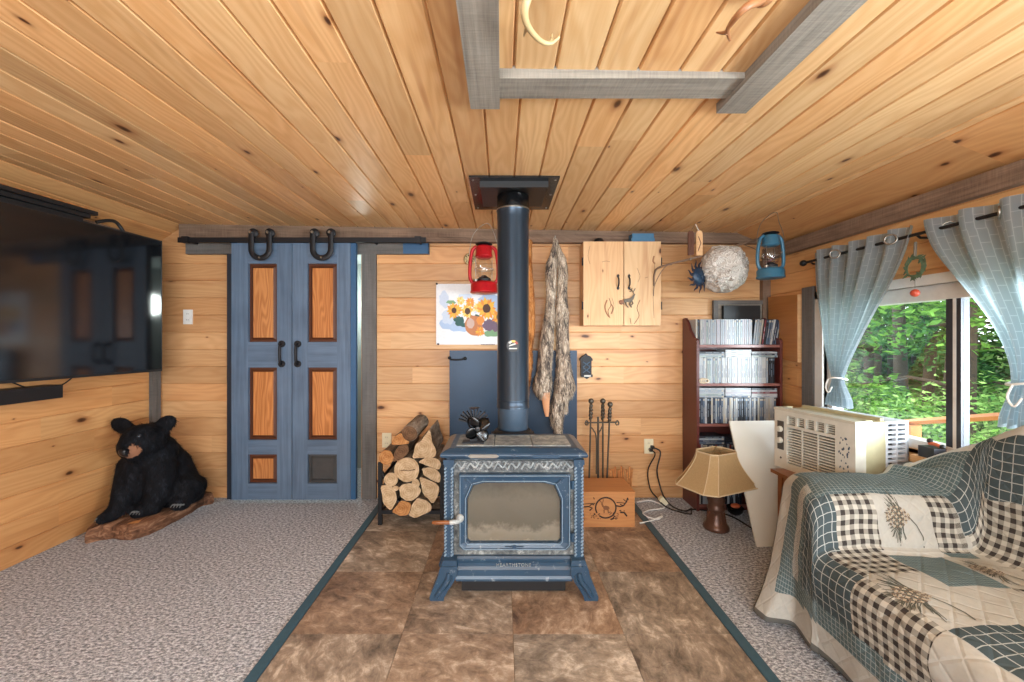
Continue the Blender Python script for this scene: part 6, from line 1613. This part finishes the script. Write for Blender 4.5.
# along-the-length strips: far hem border, teal border, inner side of the arm, then seat squares
PSZ = .262
seatT = [[GI, WH, T2, T2], [CR, T2, CR, CR], [PA, CR, GI, CR], [PA, GI, T2, CR], [GI, CR, PA, WH], [PA, T2, CR, GI]]
backT = [[PA, GI], [GI, CR], [CR, PA], [T2, GI], [PA, CR], [GI, T2]]
def cell(i, j):
    s_ = ALS[i][0]+.008; t = sidx[j]
    L = arcs[(i, j)]
    d0 = s_-S_ARM; ha = ALS[i][1].y
    if L < .018: return BI
    if s_ < .022: return BI
    if t < 1:
        if d0 < .10: return CR
        if L < .12: return CR
        if d0 < .22 or L < .20: return TE
        if d0 < .275: return HE
        q_ = s_-S_SEAT; r = 0 if q_ < -.02 else 1 if q_ < .16 else 2+int((q_-.16)/PSZ)
        return [TE, PA, GI, CR, PA, GI, CR, PA, GI][min(r, 8)] if r else (TE if s_ < S_IN-.03 else PA)
    if t < 2:
        if d0 < .055: return CR
        if s_ < S_IN-.02: return TE
        if s_ < S_SEAT: return PA if t < 1.08 else GI if t < 1.40 else CR if t < 1.78 else GI
        q_ = s_-S_SEAT
        if t < 1.36: return [GI, CR, PA, CR, GI, CR, PA, CR][0 if q_ < .16 else min(7, 1+int((q_-.16)/PSZ))]
        r = 0 if q_ < .03 else 1+int((q_-.03)/.21); return [[WH, T2], [T2, CR], [CR, GI], [PA, CR], [GI, T2]][r % 5][0 if t < 1.8-.08*(r > 0) else 1]
    if t > 2.72: return CR if d0 < .5 else WH
    if d0 < .05: return CR
    if s_ < S_IN-.02: return TE if t < 2.55 else WH
    if s_ < S_SEAT-.06: return PA
    r = int((s_-S_SEAT+.06)/PSZ); return backT[r % 6][0 if t > 2.36 else 1] if t > 2.02 else CR
b = MB(); b.grid(rows, uvs, mf=cell)
quilt = b.build('patchwork_quilt', QM, None, True)
so = quilt.modifiers.new('thick', 'SOLIDIFY'); so.thickness = .012; so.offset = -1
tag(quilt, 'blue-green, cream and brown checked patchwork quilt draped over the couch', 'quilt')
M['needle'] = plain('needle_print', (84, 86, 78), .9); M['cone'] = plain('cone_print', (112, 98, 84), .9); M['cone2'] = plain('cone_print_light', (176, 164, 144), .9)
def surf(s_, tt):
    """point and normal of the quilt at length s_, profile parameter tt"""
    fi = s_/S_END*(len(ALS)-1); i = min(len(ALS)-2, max(0, int(fi))); j = max(range(len(sidx)-1), key=lambda k: (sidx[k] <= tt, sidx[k] if sidx[k] <= tt else -sidx[k]))
    fj = (tt-sidx[j])/(sidx[j+1]-sidx[j]); fi -= i
    a = rows[i][j].lerp(rows[i][j+1], fj); c = rows[i+1][j].lerp(rows[i+1][j+1], fj)
    p = a.lerp(c, fi); n_ = (rows[i+1][j]-rows[i][j]).cross(rows[i][j+1]-rows[i][j]).normalized()
    if n_.z < 0 and abs(n_.z) > .3 or (abs(n_.z) <= .3 and n_.x > 0 and n_.y > -.2): n_ = -n_
    return p, n_
def tlen(tt_per_m=1): return 1
def pinecone(s0, t0, R_, ang, kt):
    """needles and a cone printed on a cream square; kt = metres per unit of t there"""
    b = MB(); rgc = random.Random(int(s0*100))
    def pt(du, dv, lift=.0016):
        p, n_ = surf(s0+du, t0+dv/kt); return p+n_*lift
    ca, sa = math.cos(ang), math.sin(ang)
    def rot(u, v): return (u*ca-v*sa, u*sa+v*ca)
    for k in range(58):
        a = rgc.uniform(-1.25, 1.25)+math.pi/2; L = R_*rgc.uniform(.7, 1.1); w = .0016
        o_ = rgc.uniform(-.02, .02)
        pts = [rot(o_+math.cos(a)*L*f+.012*f*f*math.cos(a), math.sin(a)*L*f-.02*f*f) for f in (0, .35, .7, 1)]
        for q0, q1 in zip(pts, pts[1:]):
            d = Vector((q1[0]-q0[0], q1[1]-q0[1])); nn_ = Vector((-d.y, d.x)).normalized()*w
            b.poly([pt(q0[0]-nn_.x, q0[1]-nn_.y), pt(q1[0]-nn_.x*.7, q1[1]-nn_.y*.7), pt(q1[0]+nn_.x*.7, q1[1]+nn_.y*.7), pt(q0[0]+nn_.x, q0[1]+nn_.y)], None, 0)
    for r_ in range(8):
        for k in range(-3, 4):
            v = -.02+.0125*r_; wdt = .034*math.sin(math.pi*(r_+1.2)/10); u = wdt*k/3.0
            if abs(k) > 2 and r_ in (0, 7): continue
            sz = .0058
            q = [rot(u+dx_*sz, v+dy_*sz*1.1) for dx_, dy_ in ((-1, 0), (0, -1), (1, 0), (0, 1))]
            b.poly([pt(a, c, .0026) for a, c in q], None, 1 if (r_+k) % 2 else 2)
    st = [rot(-.0, -.02), rot(-.03, -.05), rot(-.07, -.065), rot(-.11, -.06)]
    for q0, q1 in zip(st, st[1:]):
        d = Vector((q1[0]-q0[0], q1[1]-q0[1])); nn_ = Vector((-d.y, d.x)).normalized()*.0022
        b.poly([pt(q0[0]-nn_.x, q0[1]-nn_.y), pt(q1[0]-nn_.x, q1[1]-nn_.y), pt(q1[0]+nn_.x, q1[1]+nn_.y), pt(q0[0]+nn_.x, q0[1]+nn_.y)], None, 0)
    q = b.build('pinecone_print', ['needle', 'cone', 'cone2'], quilt); q['label'] = 'printed pinecone and needles on a cream square'
TL = .56
pinecone(S_IN+.07, 1.59, .09, math.radians(180), TL)
pinecone(S_SEAT+.16+PSZ*.5, 1.12, .115, math.radians(170), TL)
pinecone(S_SEAT+.14, 1.87, .085, math.radians(170), TL)
# ------------------------------------------------------------------ curtains
def mk_curtain():
    t = NT('curtain_cloth'); uv = t.uv()
    br = t.n('ShaderNodeTexBrick', offset=.5, ins={'Vector': t.sc(uv, 1, 1), 'Color1': s2l((146, 156, 164))+(1,), 'Color2': s2l((152, 162, 170))+(1,), 'Mortar': s2l((206, 212, 214))+(1,), 'Scale': 1.0, 'Mortar Size': .0016, 'Mortar Smooth': .1, 'Brick Width': .062, 'Row Height': .030})
    f = t.noise(t.sc(uv, 400, 400), 1, 2); c = t.mix(t.math('MULTIPLY', f, .25), br.outputs[0], s2l((110, 124, 132)))
    d = t.n('ShaderNodeBsdfDiffuse', ins={'Color': c}).outputs[0]
    tr = t.n('ShaderNodeBsdfTranslucent', ins={'Color': t.mix(.6, c, s2l((214, 238, 248)))}).outputs[0]
    return t.surf(t.n('ShaderNodeMixShader', ins={0: .62, 1: d, 2: tr}).outputs[0])
M['curtain'] = mk_curtain()
XC = 2.0; ZT = 1.818; ZROD = 1.768
def curtain(lab, ya, yb, yt, zt, zb, wt, wb, nf, seed, rs):
    """ya far edge, yb near edge at the rod; gathered at yt, zt"""
    root = thing('curtain', lab, 'curtain', (XC, (ya+yb)/2, zb), 'tied-back curtains')
    W_ = 1.25; NU, NV = 150, 90; rows, uvs = [], []
    for i in range(NV+1):
        v = i/NV; z = lerp(ZT, zb, v); tv = (ZT-zt)/(ZT-zb)
        if v < tv:
            k = v/tv; g = sm(k)**.9
            ea = lerp(ya, yt+wt, k**2.2 if ya-yt < .4 else g); eb = lerp(yb, yt-wt, (k**1.25*.75+.25*sm(k)))
            amp = lerp(.030, .016, k); 
        else:
            k = (v-tv)/(1-tv); ea = lerp(yt+wt, yt+wb, sm(k)); eb = lerp(yt-wt, yt-wb, sm(k)); amp = lerp(.016, .03, k)
        row_, uv_ = [], []
        for j in range(NU+1):
            u = j/NU; y = lerp(ea, eb, u)
            ph = u*nf*2*math.pi+seed
            x = XC+amp*math.sin(ph)+.010*noise.noise((u*6, v*3, seed))*(1 if v > .1 else .3)
            if v < tv: x += .03*math.sin(math.pi*v/tv)*math.sin(ph*.5)*.4
            row_.append(Vector((x, y, z-(.02*abs(math.sin(ph/2)) if v > .98 else 0)-.012*noise.noise((u*5, 0, seed))*(1-v)))); uv_.append((v*(ZT-zb), u*W_))
        rows.append(row_); uvs.append(uv_)
    b = MB(); b.grid(rows, uvs); pn = b.build('panel', ['curtain'], root, True)
    for r in rs:
        y = lerp(ya, yb, r); ph = r*nf*2*math.pi+seed
        b = MB(); x = XC+.030*math.sin(ph)
        dxy = .030*math.cos(ph)*nf*2*math.pi/(yb-ya); tn = Vector((dxy, 1, 0)).normalized()
        b.tube([Vector((x, y, ZROD))+tn*.024*math.cos(a)+Vector((0, 0, .024*math.sin(a))) for a in [2*math.pi*k/20 for k in range(21)]], .005, 8, cap=False); q = b.build('grommet', ['steel'], pn, True)
    b = MB()
    b.tube([Vector((XC+.046*math.cos(a), yt+(wt+.008)*math.sin(a), zt+.006*math.sin(a*2))) for a in [2*math.pi*k/24 for k in range(25)]], .005, 6, cap=False)
    b.tube(spline([Vector((XC-.046, yt+.01, zt)), Vector((XC-.056, yt+.02, zt-.05)), Vector((XC-.055, yt+.0, zt-.085)), Vector((XC-.05, yt-.02, zt-.05))], 5), .004, 6)
    q = b.build('tieback', ['white'], root, True); q['label'] = 'white tie cord'
    return root
curtain('pale blue tied curtain at the far end of the window, above the air conditioner', 2.655, 2.0, 2.455, 1.03, .88, .034, .085, 5.5, .6, (.05, .32, .60, .86))
curtain('pale blue tied curtain at the near half of the window, above the couch', 1.975, 1.16, 1.565, 1.09, .93, .05, .085, 5.5, 2.2, (.14, .40, .70, .94))
rod = thing('curtain_rod', 'thin black curtain rod above the right window', 'curtain rod', (XC, 1.9, ZROD))
b = MB(); b.tube([(XC, 1.05, ZROD), (XC, 2.72, ZROD)], .008, 10); b.build('rod', ['black_iron'], rod, True)
b = MB(); b.ball((XC, 2.735, ZROD), .02, 14, 10, scale=(1, 1.2, 1)); b.build('finial', ['black_iron'], rod, True)
for y in (2.675, 1.99):
    b = MB(); b.tube([(XC, y, ZROD), (XC+.02, y, ZROD-.016), (XR-.002, y, ZROD-.016)], .006, 8); b.box(XR-.006, XR-.0005, y-.01, y+.01, ZROD-.05, ZROD+.03); b.build('bracket', ['black_iron'], rod, True)
# ornament hanging between the curtains
xo = 2.03
def R3(px, py): return P(px, py, xo*F/(px-CX))
og = thing('wreath_ornament', 'little green wire wreath with a red drop hanging between the curtains', 'ornament', R3(915, 268))
M['moss'] = plain('moss_green', (84, 104, 78), .8, 0, .4, 80); M['copper_red'] = plain('copper_red', (186, 74, 52), .35)
c = R3(915, 267); b = MB(); rgw = random.Random(6)
for k in range(5):
    b.tube([c+Vector((.006*math.sin(3*a+k), (.043+.006*math.sin(5*a+k*1.3))*math.cos(a), (.047+.006*math.cos(4*a+k))*math.sin(a))) for a in [2*math.pi*i/30 for i in range(31)]], .0028, 5, cap=False)
wr = b.build('wreath', ['moss'], og, True)
for k in range(26):
    a = rgw.uniform(0, 6.28); p = c+Vector((rgw.uniform(-.012, .004), .045*math.cos(a), .048*math.sin(a))); d = Vector((rgw.uniform(-.3, .3), rgw.uniform(-1, 1), rgw.uniform(-1, 1))).normalized(); s_ = d.cross(Vector((1, 0, 0))).normalized()
    b = MB(); b.poly([p-s_*.005, p+d*.012-s_*.007, p+d*.028, p+d*.012+s_*.007, p+s_*.005]); b.poly([p-s_*.004+Vector((-.003, 0, 0)), p+d*.02+Vector((-.003, 0, 0)), p+s_*.004+Vector((-.003, 0, 0))]); b.build('leaf', ['moss'], wr)
b = MB(); b.tube([R3(915.5, 242), c+Vector((0, 0, .05))], .006, 6); b.build('ribbon', ['barn_grey'], og)
b = MB(); b.tube([c+Vector((0, 0, -.045)), R3(915, 288)], .0015, 5); b.build('drop_wire', ['steel'], og)
b = MB(); b.ball(R3(915, 293), .019, 14, 10); q = b.build('red_drop', ['copper_red'], og, True); q['label'] = 'shiny red drop'

# ------------------------------------------------------------------ antlers on the ceiling
def Zp(px, py, z):
    y = (z-CZ)*F/(CY-py); return Vector(((px-CX)*y/F, y, z))
def antler(lab, main, tines, mat, base):
    o = thing('antler', lab, 'antler', base)
    pts = spline(main, 6); n = len(pts)
    b = MB(); b.tube(pts, [lerp(.0115, .0035, (i/(n-1))**1.3) for i in range(n)], 10); bm = b.build('main_beam', [mat], o, True)
    for t in tines:
        q = spline(t, 5); b = MB(); b.tube(q, [lerp(.006, .002, i/(len(q)-1)) for i in range(len(q))], 8); b.build('tine', [mat], o, True)
    b = MB(); b.ball(main[0], .024, 14, 10, scale=(1, 1, .7)); b.build('burr', [mat], o, True)
    return o
M['antler_pale'] = plain('antler_pale', (186, 162, 118), .5, 0, .2, 25); M['antler_brown'] = plain('antler_brown', (150, 100, 62), .5, 0, .25, 25)
zc0_ = zc(.1)
antler('pale curved antler fixed to the ceiling boards inside the grey frame', [Zp(540, -12, zc0_-.02), Zp(530, -6, zc0_-.05), Zp(525, 8, zc0_-.075), Zp(525.5, 20, zc0_-.085), Zp(531, 31, zc0_-.085), Zp(541, 41, zc0_-.08), Zp(551, 43.5, zc0_-.075), Zp(559.5, 37, zc0_-.06)],
       [[Zp(527, 27, zc0_-.085), Zp(524, 36, zc0_-.07)], [Zp(551.5, 42, zc0_-.07), Zp(552, 34, zc0_-.03)]], 'antler_pale', Zp(540, -12, zc0_-.02))
zc0_ = zc(.7)
antler('brown forked antler fixed to the ceiling near the right grey board', [Zp(764, -2, zc0_-.02), Zp(757, 2, zc0_-.045), Zp(748, 6, zc0_-.065), Zp(739, 14, zc0_-.075), Zp(731, 24, zc0_-.075), Zp(727.5, 31, zc0_-.075), Zp(730, 40, zc0_-.065)],
       [[Zp(727.5, 32, zc0_-.075), Zp(722, 33, zc0_-.06), Zp(716.5, 32.5, zc0_-.04)]], 'antler_brown', Zp(764, -2, zc0_-.02))

# ------------------------------------------------------------------ the woods outside
def mk_leaf(nm, a, c):
    t = NT(nm); r = t.n('ShaderNodeAttribute', attribute_name='rnd').outputs['Fac']
    col = t.mix(r, s2l(a), s2l(c)); d = t.n('ShaderNodeBsdfDiffuse', ins={'Color': col}).outputs[0]; tr = t.n('ShaderNodeBsdfTranslucent', ins={'Color': col}).outputs[0]
    return t.surf(t.n('ShaderNodeMixShader', ins={0: .45, 1: d, 2: tr}).outputs[0])
M['leaf_a'] = mk_leaf('leaf_a', (48, 88, 40), (122, 168, 78)); M['leaf_b'] = mk_leaf('leaf_b', (38, 72, 44), (90, 136, 80)); M['leaf_c'] = mk_leaf('leaf_c', (78, 122, 62), (156, 190, 112))
M['trunk'] = plain('trunk_bark', (66, 58, 50), .9, 0, .4, 14, .2)
def mk_ground():
    t = NT('forest_floor'); a = t.noise(t.obj(), 3, 6, .65); c = t.ramp(a, [(.35, s2l((70, 66, 44))), (.5, s2l((92, 110, 60))), (.65, s2l((130, 150, 86)))]); return t.pbr(c, .95)
M['forest_floor'] = mk_ground()
GZ = -.55
b = MB(); n = 24; b.grid([[(lerp(XR+.25, 40, i/n), lerp(-14, 44, j/n), GZ+(.25*noise.noise((i*.6, j*.6, 0)) if i > 2 else 0)+.05*i) for j in range(n+1)] for i in range(n+1)])
struct(b.build('ground_outside', ['forest_floor'], None, True))
def leaves(b, c, r, n, size, rg, squash=1.0):
    for _ in range(n):
        d = Vector((rg.gauss(0, 1), rg.gauss(0, 1), rg.gauss(0, 1)*squash)); d = d.normalized()*r*rg.uniform(.25, 1.05)**.6
        d.z *= squash; p = c+d; a = Vector((rg.uniform(-1, 1), rg.uniform(-1, 1), rg.uniform(-.5, .5))).normalized(); e = a.cross(Vector((rg.uniform(-1, 1), rg.uniform(-1, 1), 1))).normalized(); s_ = size*rg.uniform(.6, 1.3)
        b.poly([p-a*s_, p-e*s_*.45, p+a*s_, p+e*s_*.45], [(0, 0), (1, 0), (1, 1), (0, 1)], None, rg.random())
def tree(x, y, h, tr, seed, leaf, lab, grp, crown0=.35, cl=9, nl=110, size=.10, spread=1.3):
    rg = random.Random(seed); o = thing('forest_tree', lab, 'tree', (x, y, GZ+.2), grp)
    pts = spline([Vector((x, y, GZ-.1)), Vector((x+rg.uniform(-.1, .1), y+rg.uniform(-.1, .1), GZ+h*.35)), Vector((x+rg.uniform(-.25, .25), y+rg.uniform(-.25, .25), GZ+h*.7)), Vector((x+rg.uniform(-.3, .3), y+rg.uniform(-.3, .3), GZ+h))], 5)
    b = MB(); b.tube(pts, [lerp(tr, tr*.35, i/15) for i in range(16)], 10)
    f = MB()
    for k in range(cl):
        t = lerp(crown0, 1, (k+rg.uniform(0, .8))/cl); p = pts[int(t*15)]; a = rg.uniform(0, 6.28); R_ = spread*rg.uniform(.25, 1)*(1.15-t*.5)
        q = p+Vector((math.cos(a)*R_, math.sin(a)*R_, rg.uniform(-.1, .5))); b.tube([p, p.lerp(q, .5)+Vector((0, 0, .12)), q], [tr*.3, tr*.2, tr*.08], 6)
        leaves(f, q, rg.uniform(.55, .95)*spread*.55, nl, size, rg, .75)
    b.build('trunk', ['trunk'], o, True); f.build('foliage', [leaf], o)
    return o
tl = 'slim-trunked forest tree beyond the right window'
rgt = random.Random(31)
spots = [(5.6, 5.0, .11), (6.4, 6.6, .10), (7.4, 6.9, .09), (6.2, 7.8, .12), (8.2, 8.0, .10), (8.9, 9.9, .11), (7.2, 9.2, .1), (10.2, 9.0, .12), (10.5, 11.6, .12), (9.4, 7.4, .1), (12, 10.6, .13), (8.0, 5.6, .1), (9.8, 6.2, .1), (6.8, 4.4, .1), (12.5, 13.2, .13), (13.5, 9.5, .13), (7.0, 2.6, .1), (9.0, 3.4, .11)]
for i, (x, y, tr) in enumerate(spots):
    tree(x, y, rgt.uniform(6.5, 9), tr, 50+i, ['leaf_a', 'leaf_b', 'leaf_c'][i % 3], tl, 'forest trees beyond the window', crown0=.12 if i % 2 else .25, cl=14, nl=230, size=.062, spread=1.35)
for i, (x, y) in enumerate(((4.4, 4.2), (4.9, 5.2), (5.3, 6.4), (5.0, 3.6), (6.0, 5.6), (4.6, 6.2), (5.8, 4.2))):
    rg = random.Random(80+i); o = thing('forest_shrub', 'low leafy shrub under the trees beyond the window', 'shrub', (x, y, GZ+.1), 'shrubs beyond the window')
    b = MB(); f = MB()
    for k in range(5):
        q = Vector((x+rg.uniform(-.5, .5), y+rg.uniform(-.5, .5), GZ+rg.uniform(.5, 1.1))); b.tube([(x, y, GZ-.05), (Vector((x, y, GZ))+q)*.5, q], [.02, .014, .006], 6); leaves(f, q, .42, 260, .036, rg)
    b.build('stem', ['trunk'], o, True); f.build('foliage', [['leaf_c', 'leaf_a'][i % 2]], o)
# a wall of far forest
for i in range(22):
    a = math.radians(lerp(20, 66, i/13) if i < 14 else lerp(24, 56, (i-14)/7)); r = 19+2.5*(i % 3) if i < 14 else 27
    x, y = r*math.cos(a), r*math.sin(a)
    tree(x, y, 12, .16, 200+i, ['leaf_b', 'leaf_a'][i % 2], 'tall far tree at the back of the woods beyond the window', 'far trees of the woods', crown0=.04, cl=20, nl=150, size=.20, spread=3.0)
# deck rail
dr_ = thing('deck_rail', 'tan wooden deck rail outside the right window', 'rail', (3.2, 3.0, GZ))
p0, p1 = P(880, 424, 3.45), P(950, 419.5, 2.75); d_ = (p1-p0); p0 -= d_*1.5; p1 += d_*1.5
b = MB(); b.tube([p0, p1], .022, 4); b.build('hand_rail', ['ply'], dr_)
for t in (.05, .5, .95):
    q = p0.lerp(p1, t); b = MB(); b.box(q.x-.04, q.x+.04, q.y-.04, q.y+.04, GZ-.1, q.z-.02); b.build('post', ['ply'], dr_)
# ------------------------------------------------------------------ light and camera
w = bpy.data.worlds.new('World'); S.world = w; w.use_nodes = True
nt = w.node_tree; nt.nodes.clear()
out = nt.nodes.new('ShaderNodeOutputWorld'); bg = nt.nodes.new('ShaderNodeBackground')
bg.inputs['Color'].default_value = (.84, .93, 1.0, 1); bg.inputs['Strength'].default_value = 4.0
nt.links.new(bg.outputs[0], out.inputs[0])
def area(nm, loc, rot, sx, sy, power, col):
    l = bpy.data.lights.new(nm, 'AREA'); l.shape = 'RECTANGLE'; l.size = sx; l.size_y = sy; l.energy = power; l.color = col
    o = bpy.data.objects.new(nm, l); COL.objects.link(o); o.location = loc; o.rotation_euler = rot; return o
R = math.radians
area('daylight_rear_window', (-.1, YR-.12, 1.33), (R(90), 0, R(0)), 3.1, 1.1, 95, (.84, .93, 1.0))
k2 = area('side_window_fill', (XR+.12, -.28, 1.22), (0, 0, 0), 1.5, .6, 95, (.84, .93, 1.0)); k2.rotation_euler = Vector((.72, -.22, -.62)).to_track_quat('Z', 'Y').to_euler()  # added fill light in the unseen side opening, tilted up to brighten the ceiling
k = area('daylight_through_window', (3.7, .40, 1.0), (0, 0, 0), 1.0, 1.0, 190, (.80, .92, 1.0)); k.rotation_euler = Vector((.76, -.64, -.10)).to_track_quat('Z', 'Y').to_euler()
l = bpy.data.lights.new('ceiling_lamp', 'POINT'); l.energy = 26; l.shadow_soft_size = .16; l.color = (1.0, .94, .86)
o = bpy.data.objects.new('ceiling_lamp', l); COL.objects.link(o); o.location = (-.2, -.6, 1.75)
l = bpy.data.lights.new('hall_fill', 'POINT'); l.energy = 14; l.shadow_soft_size = .1; l.color = (.9, 1.0, .95)  # added point light, brightens the hall strip beside the barn doors
o = bpy.data.objects.new('hall_fill', l); COL.objects.link(o); o.location = (-1.3, 3.75, 1.6)
sun = bpy.data.lights.new('sun', 'SUN'); sun.energy = 4.5; sun.angle = R(3); sun.color = (1, .96, .86)
o = bpy.data.objects.new('sun', sun); COL.objects.link(o); o.rotation_euler = Vector((-.35, .25, .9)).to_track_quat('Z', 'Y').to_euler()
cam = bpy.data.cameras.new('camera'); co = bpy.data.objects.new('camera', cam); COL.objects.link(co)
co.location = (0, 0, CZ); co.rotation_euler = (R(90), 0, 0)
cam.sensor_width = 36; cam.lens = F/1024*36; cam.shift_x = (512-CX)/1024; cam.shift_y = -(341-CY)/1024; cam.clip_start = .05; cam.clip_end = 200
S.camera = co
S.view_settings.view_transform = 'Standard'; S.view_settings.look = 'None'; S.view_settings.gamma = 1; S.view_settings.use_curve_mapping = False
S.view_settings.exposure = .35
